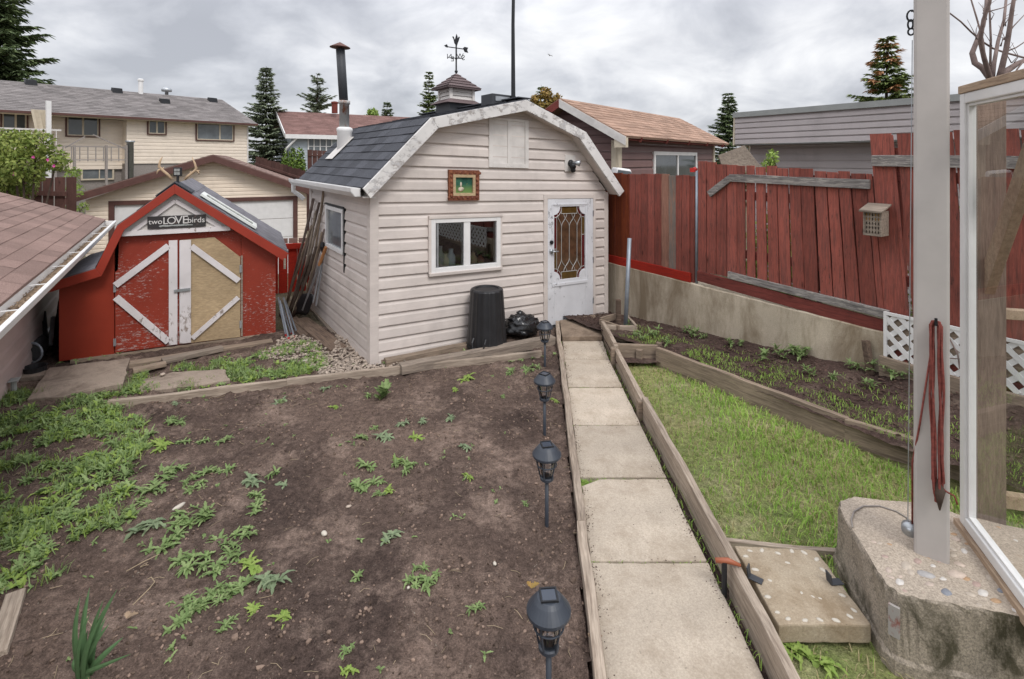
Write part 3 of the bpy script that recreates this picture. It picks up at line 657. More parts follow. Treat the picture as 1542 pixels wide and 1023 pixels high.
tp = on_y(512.5, 74); bt = on_y(517.5, 153)
p2 = MB(); p2.smooth = True; p2.tube([bt, bt.lerp(tp, .5), tp], sc_*.6, 16); p2.build('flue_pipe', M['stove'], cho, SH)
p3 = MB(); ctop = on_y(512, 72); p3.lathe([(sc_*1.38, 0), (sc_*1.36, .006), (.01, .075)], 18, ctop)
for k in range(4): a = k*PI/2+.4; p3.beam(ctop+Vector((math.cos(a)*sc_*.55, math.sin(a)*sc_*.55, -.04)), ctop+Vector((math.cos(a)*sc_*.55, math.sin(a)*sc_*.55, .02)), .012, .003)
p3.build('rain_cap', M['rustcap'], cho, SH)
# ---- cupola on the ridge
yr = S.on(687, 150, 0, 1.86).y; xc = 1.86
def ring(h, z): return [(xc-h, yr-h, z), (xc+h, yr-h, z), (xc+h, yr+h, z), (xc-h, yr+h, z)]
cu = MB(); cu.hexa(ring(.235, 2.72)+ring(.225, 2.985)); cuo = cu.build('cupola', M['stove'], shed, SH, bevel=.003)
cu = MB(); cu.hexa(ring(.30, 2.975)+ring(.205, 3.04)); cu.build('flared_skirt', M['roof_cupola'], cuo, SH)
cu = MB(); z0 = 3.035
for sx_, sy_ in ((-1, -1), (1, -1), (1, 1), (-1, 1)): cu = MB(); cu.box(xc+sx_*.185-.02, xc+sx_*.185+.02, yr+sy_*.185-.02, yr+sy_*.185+.02, z0, 3.26); cu.build('corner_post', M['white_dirty'], cuo, SH)
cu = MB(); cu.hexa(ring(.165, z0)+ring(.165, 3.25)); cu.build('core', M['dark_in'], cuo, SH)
cu = MB()
for k in range(4):
    za = z0+.008+k*.057; o = .19; ii = .172
    for a, b, c_, d in (((xc-.165, yr-o), (xc+.165, yr-o), (xc+.165, yr-ii), (xc-.165, yr-ii)), ((xc-o, yr+.165), (xc-o, yr-.165), (xc-ii, yr-.165), (xc-ii, yr+.165))):
        cu.hexa([(*a, za-.004), (*b, za-.004), (*b, za+.004), (*a, za+.004), (*d, za+.048), (*c_, za+.048), (*c_, za+.054), (*d, za+.054)])
cu.build('louvre', M['white_dirty'], cuo, SH)
cu = MB(); ap = (xc, yr, 3.455); rr_ = ring(.275, 3.215)
for i in range(4):
    a, b = Vector(rr_[i]), Vector(rr_[(i+1) % 4]); A1_, = (Vector(ap),); n_ = 5
    for k in range(n_):
        t0, t1 = k/n_, (k+1)/n_; p0, p1, q0, q1 = a.lerp(A1_, t0), b.lerp(A1_, t0), a.lerp(A1_, t1), b.lerp(A1_, t1); nm = (b-a).cross(A1_-a).normalized()*.012
        cu.add([p0+nm, p1+nm, q1, q0, p0, p1], [(0, 1, 2, 3), (4, 5, 1, 0)])
cu.hexa(ring(.275, 3.195)+ring(.272, 3.216)); cu.build('cupola_roof', M['roof_cupola'], cuo, SH)
# ---- weathervane
wbase = S.world((xc, yr, 3.44)); wv = thing('weathervane', 'dark metal weathervane with arrow and compass letters on the white louvred cupola', 'weathervane', loc=wbase)
sc = (wbase.y)/790.          # metres per pixel at its distance
def wp(u, v, dy=0): return Vector(((u-686)*sc, dy, (112-v)*sc))
m_ = MB(); m_.tube([wp(686, 112), wp(686, 66)], .012, 8); m_.build('rod', M['black_metal'], wv)
m_ = MB(); m_.smooth = True; m_.blob(wp(686, 108), .026, (1, 1, .9), 0, lv=1); m_.build('ball', M['black_metal'], wv)
m_ = MB(); m_.smooth = True; m_.blob(wp(686, 88.5), .02, (1, 1, .9), 0, lv=1); m_.tube([wp(675, 86, .05), wp(697, 89.5, -.05)], .007, 6); m_.tube([wp(681.5, 89.5, -.09), wp(691, 85.5, .09)], .007, 6); m_.build('compass_arm', M['black_metal'], wv)
m_ = MB(); m_.tube([wp(669, 69.3, .04), wp(700, 75.3, -.04)], .008, 6)
def flat(mb, pts, t=.012): mb.prism([wp(u, v)+Vector((0, -t/2, 0)) for u, v in pts], (0, t, 0))
flat(m_, [(667.5, 69), (672, 66.8), (673.6, 70), (672.5, 72.2)]); flat(m_, [(696, 73), (698.5, 70.8), (704, 72), (702.5, 75.5), (704.3, 79.8), (698.5, 78.6)]); m_.build('arrow', M['black_metal'], wv)
m_ = MB(); flat(m_, [(685.5, 69), (683, 65), (682, 60), (679.8, 55.3), (682.3, 55.2), (684, 60), (685, 56), (686.3, 51), (688, 54.5), (688.2, 58), (690, 55.2), (691.5, 56), (690, 61), (688.5, 65), (687.2, 69)], .014); m_.build('bird_ornament', M['black_metal'], wv)
def glyph(body, size, ext, name, m, par, M4):
    c_ = bpy.data.curves.new(name, 'FONT'); c_.body = body; c_.size = size; c_.extrude = ext; c_.align_x = 'CENTER'; c_.align_y = 'CENTER'
    t_ = bpy.data.objects.new('tmp', c_); me = bpy.data.meshes.new_from_object(t_); me.name = name; bpy.data.objects.remove(t_); bpy.data.curves.remove(c_)
    me.materials.append(m); me.transform(M4); o = bpy.data.objects.new(name, me); col.objects.link(o); o.parent = par; return o
XZ = Matrix(((1, 0, 0, 0), (0, 0, -1, 0), (0, 1, 0, 0), (0, 0, 0, 1)))      # text plane upright, facing -y
MIR = Matrix.Scale(-1, 4, (1, 0, 0))
for ch_, (u, v), dy in (('N', (675, 84.5), .05), ('S', (697.3, 88.5), -.05), ('E', (681.5, 91), -.09), ('W', (690.8, 83), .09)):
    glyph(ch_, .105, .004, 'letter', M['black_metal'], wv, Matrix.Translation(wp(u, v, dy))@MIR@XZ)
# ---- mast and dark box by the ridge
b0 = S.world(S.on(773, 152, 0, 1.86)+Vector((0, 0, -.05)))
mast = MB(); hgt = 2.1; mast.tube([(0, 0, 0), (-.004, 0, hgt*.5), (.012, 0, hgt)], [.030, .023, .02], 10); mast.tube([(0, 0, -.02), (0, 0, .12)], .036, 10)
o = mast.build('antenna_mast', M['black_metal']); o.location = b0+Vector((0, .12, 0)); tag(o, 'tall thin black mast rising from the shed ridge out of the picture', 'mast')
bx = thing('roof_vent', 'small dark box vent on the left side of the shed ridge beside the black mast', 'vent', S)
A_ = S.on(739.5, 157, 0, 1.62); m_ = MB(); xx0, xx1, yy = 1.50, 1.80, A_.y
yy = S.on(739.5, 150, 1, .25)
m_.box(yy.x, yy.x+.30, .22, .50, 2.80, 2.985); m_.build('housing', M['stove'], bx, SH, bevel=.004)
m_ = MB(); m_.box(yy.x+.045, yy.x+.27, .212, .2195, 2.895, 2.955); m_.build('louvre', M['galv'], bx, SH)
# ---- framed picture on the shed wall
a, b = S.on(673, 302), S.on(718.7, 256.6)
pf = thing('framed_picture', 'small green landscape picture in a carved reddish brown frame on the shed wall', 'picture', S)
m_ = MB(); fw = .075
def fbox(x0, x1, z0, z1):
    m_.box(x0, x1, -.05, -.018, z0, z1)
fbox(a.x, a.x+fw, a.z, b.z); fbox(b.x-fw, b.x, a.z, b.z); fbox(a.x+fw, b.x-fw, a.z, a.z+fw); fbox(a.x+fw, b.x-fw, b.z-fw, b.z)
for k in range(26):
    t = k/26*4; s_ = int(t); q = t-s_; x = [a.x+(b.x-a.x)*q, b.x-fw*.45, b.x-(b.x-a.x)*q, a.x+fw*.45][s_]; z = [a.z+fw*.45, a.z+(b.z-a.z)*q, b.z-fw*.45, b.z-(b.z-a.z)*q][s_]
    m_.blob((x, -.05, z), .022, (1, .6, 1), .3)
m_.build('frame', M['gilt'], pf, SH)
m_ = MB(); q = fw*.72; m_.box(a.x+q, a.x+fw+.012, -.054, -.02, a.z+q, b.z-q); m_.box(b.x-fw-.012, b.x-q, -.054, -.02, a.z+q, b.z-q); m_.box(a.x+fw+.012, b.x-fw-.012, -.054, -.02, a.z+q, a.z+fw+.012); m_.box(a.x+fw+.012, b.x-fw-.012, -.054, -.02, b.z-fw-.012, b.z-q); m_.build('slip', M['tan_ply'], pf, SH)
t = NT('garden_painting'); g1 = t.ramp(t.noise(9, (1, 1, 1), 4), .35, .65); c_ = t.mix(g1, (.012, .06, .045), (.05, .16, .10)); c_ = t.mix(t.ramp(t.noise(13, (1, 1, .7), 3), .62, .7), c_, (.35, .33, .10))
sp_ = t.n('ShaderNodeSeparateXYZ'); t.L.new(t.coord(), sp_.inputs[0]); c_ = t.mix(t.ramp(sp_.outputs[2], a.z+.15, a.z+.09, 0, .75), c_, (.16, .26, .07)); M['painting'] = t.done(c_, .3, .4)
m_ = MB(); m_.box(a.x+fw, b.x-fw, -.03, -.02, a.z+fw, b.z-fw); m_.build('canvas', M['painting'], pf, SH)
m_ = MB(); ca = Vector((a.x+.165, -.032, a.z+.13)); m_.smooth = True; m_.blob(ca, .035, (1.2, .06, .9), .2); m_.blob(ca+Vector((0, 0, .05)), .026, (.6, .06, 1.6), .2); m_.build('painted_fountain', M['cream_trim'], pf, SH)
# ================================================================ THINGS AGAINST THE SHED
# upturned ribbed bin
bp = G(733, 520, .27); bin_ = thing('garden_bin', 'upturned ribbed black plastic bin against the shed wall', 'bin', loc=bp)
hb = bp.y/790*86; rt, rb_ = 24.3*bp.y/790, 29.5*bp.y/790
m_ = MB(); n = 72; prof = [(rb_*1.03, 0), (rb_*1.05, .012), (rb_*1.03, .03), (rb_*.985, .032)]+[(rb_+(rt-rb_)*t, .035+(hb-.055)*t) for t in (0, .25, .5, .75, 1)]+[(rt*.97, hb-.008), (rt*.90, hb), (rt*.74, hb-.002), (rt*.72, hb-.014), (rt*.3, hb-.012)]
vs = []; k = len(prof)
for i, (r, z) in enumerate(prof):
    for j in range(n):
        rr_ = r*(1+(.018 if (j % 4) < 2 else -.006)) if 3 < i < 10 else r
        vs.append((rr_*math.cos(2*PI*j/n), rr_*math.sin(2*PI*j/n), z))
m_.smooth = False; m_.add(vs, [(i*n+j, i*n+(j+1) % n, (i+1)*n+(j+1) % n, (i+1)*n+j) for i in range(k-1) for j in range(n)]+[tuple((k-1)*n+j for j in range(n))])
m_.build('body', M['black_plastic'], bin_)
m_ = MB(); a_ = math.radians(252)
def ba(a, r, z): return Vector((r*math.cos(a), r*math.sin(a), z))
m_.tube([ba(a_-.32, rb_*1.02, .14), ba(a_-.28, rb_*1.2, .10), ba(a_-.22, rb_*1.24, .045), ba(a_+.22, rb_*1.24, .045), ba(a_+.28, rb_*1.2, .10), ba(a_+.32, rb_*1.02, .14)], .012, 8); m_.build('handle', M['black_plastic'], bin_)
# black bin bag, slumped and wrinkled
bb = G(786, 506, .28); m_ = MB(); m_.smooth = True; bpy_n = 40; vs, fs = [], []; nu, nv = 46, 26
for i in range(nv+1):
    ph = PI*i/nv
    for j in range(nu):
        th = 2*PI*j/nu; d = Vector((math.sin(ph)*math.cos(th), math.sin(ph)*math.sin(th), math.cos(ph)))
        wr = noise.fractal(d*2.2+Vector((3, 1, 2)), 1, 2.2, 5)*.20+abs(noise.noise(d*5.5+Vector((7, 2, 1))))*.22+abs(noise.noise(d*11))*.09
        r = 1+wr-.12; z = d.z*r*.115
        if z < -.055: z = -.055+(z+.055)*.12
        top = .5 if d.z > .9 else 0
        vs.append((d.x*r*.185+.015*math.sin(4*d.z), d.y*r*.14, z+.06+.02*d.x*-1))
for i in range(nv):
    for j in range(nu): fs.append((i*nu+j, (i+1)*nu+j, (i+1)*nu+(j+1) % nu, i*nu+(j+1) % nu))
m_.add(vs, fs); m_.blob((-.02, 0, .175), .036, (1, .8, 1), .35); o = m_.build('bin_bag', M['bag']); o.location = bb+Vector((.0, .1, 0)); o.scale = (1.3, 1.3, 1.35); o.rotation_euler = (0, 0, .5); tag(o, 'shiny crumpled black plastic bag slumped between the bin and shed door', 'bag')
# timbers lying along the shed front
GT = 'timbers lying along the shed front'
def gpl(u, v, z): return G(u, v, z)
plank('timber_beam', 'long weathered timber lying in front of the black bin and bag', 'timber', gpl(603, 549, .33), gpl(833, 506, .33), .115, .09, M['plank_grey'], GT)
plank('timber_beam', 'dark rotten timber tight under the lowest siding of the shed front', 'timber', gpl(580, 541, .30), gpl(722, 513, .30), .09, .07, M['edge_dark'], GT)
# things along the shed's left wall
plank('wooden_plank', 'wide brown plank on the gravel in front of the leaning tools', 'plank', gpl(510, 524, .27), gpl(452, 479, .25), .20, .045, M['plank_brown'], 'planks on the gravel beside the shed')
plank('wooden_plank', 'grey plank lying tight along the shed side wall', 'plank', gpl(511, 500, .25), gpl(470, 458, .25), .16, .04, M['plank_grey'], 'planks on the gravel beside the shed')
plank('wooden_plank', 'reddish worn plank lying beside the bundle of metal stakes', 'plank', gpl(464, 503, .24), gpl(430, 470, .24), .17, .04, M['plank_brown'], 'planks on the gravel beside the shed')
o = MB(); o.box(-.035, .035, -.03, .03, 0, .12); o.box(-.045, .045, -.035, .035, .12, .135); ob = o.build('post_stub', M['utility'], bevel=.006); ob.location = G(529, 514, .22); ob.rotation_euler = (0, 0, .6); tag(ob, 'short grey post stub by the gravel at the shed side wall', 'post')
# leaning tools
GP = 'long tools leaning on the shed side wall'
def pole(label, p, q, r, m, name='wooden_pole', cat='pole', n=8):
    M4, Lp = basis(p, q, (0, 1, .01)); mb = MB(); mb.smooth = True
    k = 6; mb.tube([(Lp*i/k, rnd.uniform(-.006, .006), rnd.uniform(-.006, .006)) for i in range(k+1)], [r*rnd.uniform(.9, 1.08) for _ in range(k+1)], n)
    return tag(mb.build(name, m, mw=M4), label, cat, GP)
def side_pt(u, v, off): return S.world(S.on(u, v, 0, -off))
pole('tall dark pole leaning straightest against the shed side wall', G(462, 470, .24), side_pt(487, 288, .03), .016, M['edge_dark'])
pole('grey pole leaning furthest left in the tool bundle', G(434, 452, .24), side_pt(472, 300, .05), .021, M['pole_wood'])
pole('thin branch pole crossing the middle of the tool bundle', G(437, 466, .24), side_pt(481, 306, .04), .019, M['pole_wood'])
pole('pale grey pole ending beside the side window in the tool bundle', G(447, 470, .24), side_pt(482, 322, .05), .018, M['plank_grey'])
pole('short knobbly branch leaning low in front of the tool bundle', G(441, 478, .24), side_pt(477, 372, .09), .024, M['bark'])
pole('brown pole with blackened middle behind the shovel handle', G(453, 474, .24), side_pt(485, 350, .07), .017, M['edge_dark'])
pole('reddish stick leaning low on the left of the tool bundle', G(444, 472, .24), side_pt(464, 402, .12), .016, M['red_board'])
pole('grey forked stick in the middle of the tool bundle', G(449, 472, .24), side_pt(475, 318, .08), .017, M['plank_grey'])
pole('dark weathered stick low across the tool bundle', G(430, 461, .24), side_pt(470, 340, .11), .018, M['edge_dark'])
pole('slim pale stick beside the shovel grip', G(458, 474, .24), side_pt(488, 345, .05), .014, M['pole_wood'])
pole('leaning brown root branch at the foot of the tool bundle', G(436, 474, .24), side_pt(467, 385, .15), .022, M['bark'])
sv = thing('garden_shovel', 'black bladed shovel with tan handle grip leaning beside the shed side window', 'shovel', loc=G(456, 478, .25), group=None)
p0, p1 = Vector((0, 0, .1)), side_pt(491, 372, .05)-sv.location
m_ = MB(); m_.tube([p0, p0.lerp(p1, .75)], .016, 8); m_.build('shaft', M['galv'], sv)
m_ = MB(); m_.tube([p0.lerp(p1, .72), p1], .021, 10); m_.build('grip', M['ladder_grip'], sv)
m_ = MB(); m_.smooth = True; dv = (p1-p0).normalized(); sdv = Vector((1, -.35, 0)).normalized(); nm = sdv.cross(dv)
ring_ = []
for i in range(7):
    t = i/6; wd = .115*(1-.25*max(0, t-.7)/.3)*(1 if t > .12 else .75+t*2)
    for j in range(5): q = (j-2)/2; ring_.append(p0-dv*.08+dv*(.36*t)+sdv*wd*q+nm*(.02*q*q+.012*math.sin(t*3)))
m_.add(ring_, [(i*5+j, i*5+j+1, (i+1)*5+j+1, (i+1)*5+j) for i in range(6) for j in range(4)]); bo = m_.build('blade', M['black_plastic'], sv); sd_ = bo.modifiers.new('t', 'SOLIDIFY'); sd_.thickness = .012
hd = thing('hedge_shears', 'black plastic tool grip hanging at the side window of the shed', 'shears', loc=side_pt(487, 382, .05))
m_ = MB(); m_.tube([(0, 0, .02), (-.015, -.01, .09), (-.01, 0, .15)], [.022, .028, .02], 8); m_.tube([(.01, 0, .0), (.035, -.01, .08), (.03, 0, .14)], [.018, .024, .02], 8); m_.build('grip', M['black_plastic'], hd)
m_ = MB(); m_.beam((0, 0, .03), (-.1, -.1, -.62), .022, .012); m_.beam((.01, 0, .02), (-.06, -.1, -.66), .022, .01); m_.build('blade', M['galv'], hd)
st = 'metal stakes bundled beside the barn'
for k in range(5):
    a = G(431+k*4.2, 508+(k % 2)*6-k*1.2, .21); b = P(419+k*2.6, 448+(k % 3)*5, a.y+.25+.05*k); M4, Ls = basis(a, b, (0, 1, .01)); m_ = MB(); m_.box(0, Ls, -.009, .009, -.002, .002); m_.box(0, Ls, -.002, .002, .002, .014)
    o = m_.build('garden_stake', M['zinc']); o.matrix_world = M4; tag(o, 'grey metal garden stake with a red tip in the bundle beside the barn', 'stake', st)
    t_ = MB(); t_.box(-.005, .04, -.011, .011, -.004, .016); t_.build('painted_tip', M['red_paint'], o)
# ================================================================ LITTLE RED BARN
barn = thing('barn_playhouse', 'small red barn shaped playhouse with double doors and dark shingle roof', 'playhouse', R)
BP = [(-.13, .86), (.345, 1.00), (.535, 1.455), (1.07, 1.90), (2.27, 1.015)]; BD = 1.75
def z2(u, v): return R.on(u*.35195, 260+v*.35195)          # pixels of the 460-wide crop
wl = [(0, 0), (0, .84), (.36, 1.0), (.55, 1.42), (1.07, 1.84), (2.13, 1.08), (2.13, 0)]
m_ = MB()
dL = [(.495, .02), (1.10, .02), (1.10, 1.245), (.84, 1.245), (.495, .92)]
m_.prism([(x, 0, z) for x, z in [(0, 0), (.485, 0), (.485, 1.36), (.36, 1.0), (0, .84)]], (0, .03, 0)); m_.build('side_panel', M['barn_red'], barn, bevel=.003)
m_ = MB(); m_.prism([(x, 0, z) for x, z in [(1.745, -.02), (2.13, -.03), (2.13, 1.08), (1.745, 1.36)]], (0, .03, 0)); m_.build('side_panel', M['barn_chip'], barn, bevel=.003)
m_ = MB(); m_.prism([(x, .002, z) for x, z in [(.49, .0), (1.742, .0), (1.742, 1.355), (1.07, 1.86), (.53, 1.40)]], (0, .028, 0)); m_.build('front_wall', M['barn_chip'], barn)
m_ = MB(); m_.box(-.0, .03, .03, BD, 0, .84); m_.box(2.10, 2.13, .03, BD, -.03, 1.08); m_.prism([(x, BD, z) for x, z in wl], (0, .02, 0)); m_.build('wall', M['barn_chip'], barn)
m_ = MB(); m_.box(.1, 2.1, -.03, .03, -.09, .005); m_.build('sill_beam', M['edge_dark'], barn, bevel=.004)
d1 = MB(); d1.prism([(x, -.022, z) for x, z in dL], (0, .02, 0)); d1 = d1.build('door', M['barn_chip'], barn, bevel=.003)
d2 = MB(); d2.prism([(x, -.022, z) for x, z in [(1.106, .02), (1.735, .01), (1.735, .985), (1.46, 1.245), (1.106, 1.235)]], (0, .02, 0)); d2 = d2.build('door', M['tan_ply'], barn, bevel=.003); d2['label'] = 'tan plywood door with white boards'; d1['label'] = 'flaking red door with white boards'
def strip(par, a, b, w, name='trim_board', y=-.04, m='white_board'):
    mb = MB(); A_, B_ = Vector((a[0], y, a[1])), Vector((b[0], y, b[1])); mb.beam(A_, B_, w, .018, (0, -1, 0)); mb.build(name, M[m], par, bevel=.002)
strip(d1, (1.045, .03), (1.045, 1.24), .085); strip(d2, (1.165, .03), (1.165, 1.235), .115)
strip(d1, (1.0, 1.18), (.50, .775), .07); strip(d1, (.505, .645), (1.0, .07), .07)
strip(d2, (1.225, 1.16), (1.72, .70), .065); strip(d2, (1.715, .50), (1.235, .075), .055)
m_ = MB(); m_.beam((1.055, -.06, .655), (1.215, -.06, .66), .03, .014, (0, -1, 0)); m_.build('latch', M['galv'], d2)
for z in (.12, .80): m_ = MB(); m_.box(1.728, 1.752, -.036, -.02, z, z+.09); m_.build('hinge', M['galv'], d2)
for z in (.10, .70): m_ = MB(); m_.box(.482, .506, -.036, -.02, z, z+.08); m_.build('hinge', M['galv'], d1)
m_ = MB(); m_.box(1.742, 1.762, -.028, -.002, .02, 1.0); m_.build('door_stop', M['plank_grey'], barn)
# gable: white tie board and inset triangle
m_ = MB(); m_.beam((.54, -.075, 1.35), (1.63, -.075, 1.352), .055, .03, (0, -1, 0)); m_.build('tie_board', M['white_board'], barn, bevel=.002)
m_ = MB(); m_.prism([(.56, -.06, 1.37), (1.60, -.06, 1.37), (1.07, -.06, 1.80)], (0, .05, 0)); m_.build('gable_panel', M['white_dirty'], barn)
for a, b in (((.66, 1.37), (1.07, 1.70)), ((1.07, 1.70), (1.53, 1.37))):
    m_ = MB(); m_.beam((a[0], -.074, a[1]), (b[0], -.074, b[1]), .045, .02, (0, -1, 0)); m_.build('gable_board', M['white_board'], barn, bevel=.002)
# red fascia along the eaves
fw = .095
off = [(-.12, .76), (.40, .91), (.60, 1.40), (1.075, 1.785), (2.22, .915)]
for i in range(4):
    m_ = MB(); a, b, c_, d = BP[i], BP[i+1], off[i+1], off[i]
    m_.prism([(a[0], -.15, a[1]-.006), (b[0], -.15, b[1]-.006), (c_[0], -.15, c_[1]), (d[0], -.15, d[1])], (0, .028, 0)); m_.build('fascia_board', M['barn_trim'], barn, bevel=.003)
m_ = MB()
for i, (a, b) in enumerate(zip(BP, BP[1:])):
    y0, y1 = -.13, BD+.1
    q = ((a[0], y1, a[1]), (a[0], y0, a[1]), (b[0], y0, b[1]), (b[0], y1, b[1])) if b[1] > a[1] else ((b[0], y0, b[1]), (b[0], y1, b[1]), (a[0], y1, a[1]), (a[0], y0, a[1]))
    slab(m_, *q, .018); shingles(m_, *q, .2, .5, .006, .002)
m_.build('roof', M['felt'], barn)
m_ = MB()
for k in range(3):
    y = -.145+.06*k
    for s_ in (-1, 1):
        e0 = Vector((1.07, y, 1.925-.004*k)); dv = (Vector((.535, 0, 1.455))-Vector((1.07, 0, 1.90))).normalized()*.24 if s_ < 0 else (Vector((2.27, 0, 1.015))-Vector((1.07, 0, 1.90))).normalized()*.21
        n_ = Vector((dv.z*(-1 if s_ > 0 else 1), 0, abs(dv.x)))
        m_.add([e0, e0+dv, e0+dv+Vector((0, .3, 0)), e0+Vector((0, .3, 0)), e0-Vector((0, 0, .012)), e0+dv-Vector((0, 0, .012))], [(0, 1, 2, 3), (4, 5, 1, 0)])
m_.build('ridge_cap', M['roof_dark'], barn)
for u in (430-6, 432): pass
m_ = MB(); m_.box(2.215, 2.24, -.16, -.12, .82, .95); m_.build('fascia_end', M['plank_grey'], barn)
# sign
sg = thing('wooden_sign', 'dark rectangular sign with white words under the barn gable', 'sign', R)
a, b = R.on(222, 345, 1, -.10), R.on(310, 323, 1, -.10)
m_ = MB(); m_.box(a.x, b.x, -.105, -.088, a.z, b.z); m_.build('board', M['sign'], sg, bevel=.002)
sw_, sh_ = b.x-a.x, b.z-a.z
def stext(body, u, v, size, par=sg): glyph(body, size, .004, 'lettering', M['letters'], par, Matrix.Translation((a.x+sw_*u, -.108, a.z+sh_*v))@XZ)
stext('two', .135, .55, .082); stext('L', .30, .57, .11); stext('O', .405, .58, .115); stext('V', .525, .60, .13); stext('E', .64, .60, .13); stext('birds', .83, .55, .088)
m_ = MB()
for i in range(14): x = a.x+sw_*(.22+.55*i/14); m_.blob((x, -.106, a.z+.025), .014, (1.8, .2, .7), .4)
m_.build('painted_flourish', M['utility'], sg)
# antlers and solar light on the barn ridge
ya = R.on(268, 280, 0, 1.07).y
def zp(u, v): return R.world(R.on(180+u*.1686, 220+v*.1686, 1, -.02))
an = thing('deer_antlers', 'pair of pale deer antlers mounted on the barn ridge', 'antlers', loc=zp(520, 320))
for pts, tine in (([(470, 300), (430, 255), (380, 215), (352, 180), (362, 135), (385, 95)], [[(366, 205), (345, 220), (330, 252)], [(352, 190), (345, 200)], [(380, 215), (395, 190)]]), ([(580, 300), (620, 262), (670, 225), (686, 200), (672, 155), (648, 100)], [[(672, 225), (700, 222), (722, 222)], [(700, 225), (712, 255)], [(640, 245), (630, 225)]])):
    m_ = MB(); m_.smooth = True; n = len(pts); m_.tube([zp(u, v)-an.location for u, v in pts], [.016, .015, .015, .014, .011, .004], 8)
    for t_ in tine: m_.tube([zp(u, v)-an.location for u, v in t_], [.011]*(len(t_)-1)+[.004], 6)
    m_.build('antler', M['antler'], an)
o = MB(); c_ = zp(520, 240); so_ = thing('solar_spotlight', 'small square black solar spotlight standing on the barn ridge between the antlers', 'solar light', loc=zp(520, 318))
m_ = MB(); m_.box(-.045, .045, -.012, .014, .06, .165); m_.build('head', M['black_plastic'], so_, bevel=.003)
m_ = MB()
for i in range(2):
    for j in range(2): m_.box(-.032+.034*i, -.002+.034*i, -.016, -.0121, .078+.04*j, .110+.04*j)
m_.build('lens', M['utility'], so_)
m_ = MB(); m_.tube([(0, 0, -.02), (0, 0, .07)], .014, 8); m_.build('stem', M['black_plastic'], so_)
# white glazed sash lying on the right roof slope
ws = thing('window_sash', 'white framed window sash lying on the right slope of the barn roof', 'window sash', R)
A_, B_ = Vector((1.07, 0, 1.90)), Vector((2.27, 0, 1.015)); dv = (B_-A_).normalized(); nn_ = Vector((-dv.z, 0, dv.x)); nn_ = -nn_ if nn_.z < 0 else nn_
def rp(t, y, h=.0): return A_+dv*t+Vector((0, y, 0))+nn_*(.02+h)
m_ = MB()
for (t0, t1, ya_, yb_) in ((.28, 1.02, .02, .07), (.28, 1.02, .36, .41), (.28, .34, .07, .36), (.97, 1.02, .07, .36)):
    m_.hexa([rp(t0, ya_), rp(t1, ya_), rp(t1, yb_), rp(t0, yb_), rp(t0, ya_, .03), rp(t1, ya_, .03), rp(t1, yb_, .03), rp(t0, yb_, .03)])
m_.build('frame', M['white_sash'], ws, bevel=.003); m_ = MB(); m_.quad(rp(.34, .07, .02), rp(.97, .07, .02), rp(.97, .36, .02), rp(.34, .36, .02)); m_.build('pane', M['glass_clear'], ws)
# ================================================================ LOW OUTBUILDING AT LEFT
GA = Vector((-3.12, 3.2, 1.4)); GB = Vector((-6.34, 8.3, 1.4))
OB = Fr((GA.x, GA.y, 0), (GB.x-GA.x, GB.y-GA.y)); OBL = (GB-GA).length     # x along the gutter (away), y left of it
ob = thing('outbuilding', 'low outbuilding with maroon shingle roof and pinkish siding at the left edge', 'outbuilding', OB)
m_ = MB(); siding(m_, .1, 1.42, lambda z: -2.4, lambda z: OBL-.1, .15, (), 0, .014)
m_.v = [(v[0], .42+v[1]*1, v[2]) for v in m_.v]; m_.box(-2.4, OBL-.1, .45, 3.0, .05, 1.40); m_.build('wall', M['pink_siding'], ob)
sl_ = .385
m_ = MB(); q = ((OBL, .07, 1.45), (-2.6, .07, 1.45), (-2.6, 2.0, 1.45+sl_*1.93), (OBL, 2.0, 1.45+sl_*1.93)); q = (q[1], q[0], q[3], q[2])
shingles(m_, *q, .145, .32, .007, .002); slab(m_, *q, .03); m_.build('roof', M['roof_maroon'], ob)
m_ = MB(); m_.box(-2.6, OBL, .10, .13, 1.28, 1.42); m_.build('fascia', M['white_dirty'], ob)
gt_ = thing('roof_gutter', 'long white open gutter full of leaf litter along the maroon shingle roof', 'gutter', OB)
m_ = MB(); sec = [(.10, 1.43), (.10, 1.31), (.0, 1.31), (-.05, 1.36), (-.065, 1.42), (-.05, 1.43), (-.035, 1.425), (-.03, 1.37), (.005, 1.325), (.09, 1.325), (.09, 1.43)]
m_.prism([(-2.6, y, z) for y, z in sec], (OBL+2.62, 0, 0)); m_.prism([(OBL, y, z) for y, z in ((.1, 1.43), (.1, 1.31), (0, 1.31), (-.05, 1.36), (-.065, 1.42))], (.02, 0, 0)); m_.build('channel', M['white'], gt_, bevel=.002)
for k in range(8):
    x = -.6+k*.84; m_ = MB(); m_.box(x, x+.012, -.05, .10, 1.415, 1.42); m_.build('hanger', M['white'], gt_)
m_ = MB()
for k in range(1300):
    x = rnd.uniform(-2.5, OBL); y = rnd.uniform(-.02, .085); a = rnd.uniform(0, 6.28); l = rnd.uniform(.01, .03); z = 1.345+rnd.uniform(0, .025)
    m_.quad((x, y, z), (x+l*math.cos(a), y+l*math.sin(a)*.5, z+rnd.uniform(-.005, .01)), (x+l*math.cos(a)+.006, y+l*math.sin(a)*.5+.01, z+.004), (x+.006, y+.01, z))
m_.box(-2.5, OBL, -.025, .088, 1.326, 1.345); m_.build('leaf_litter', M['leaflitter'], gt_)
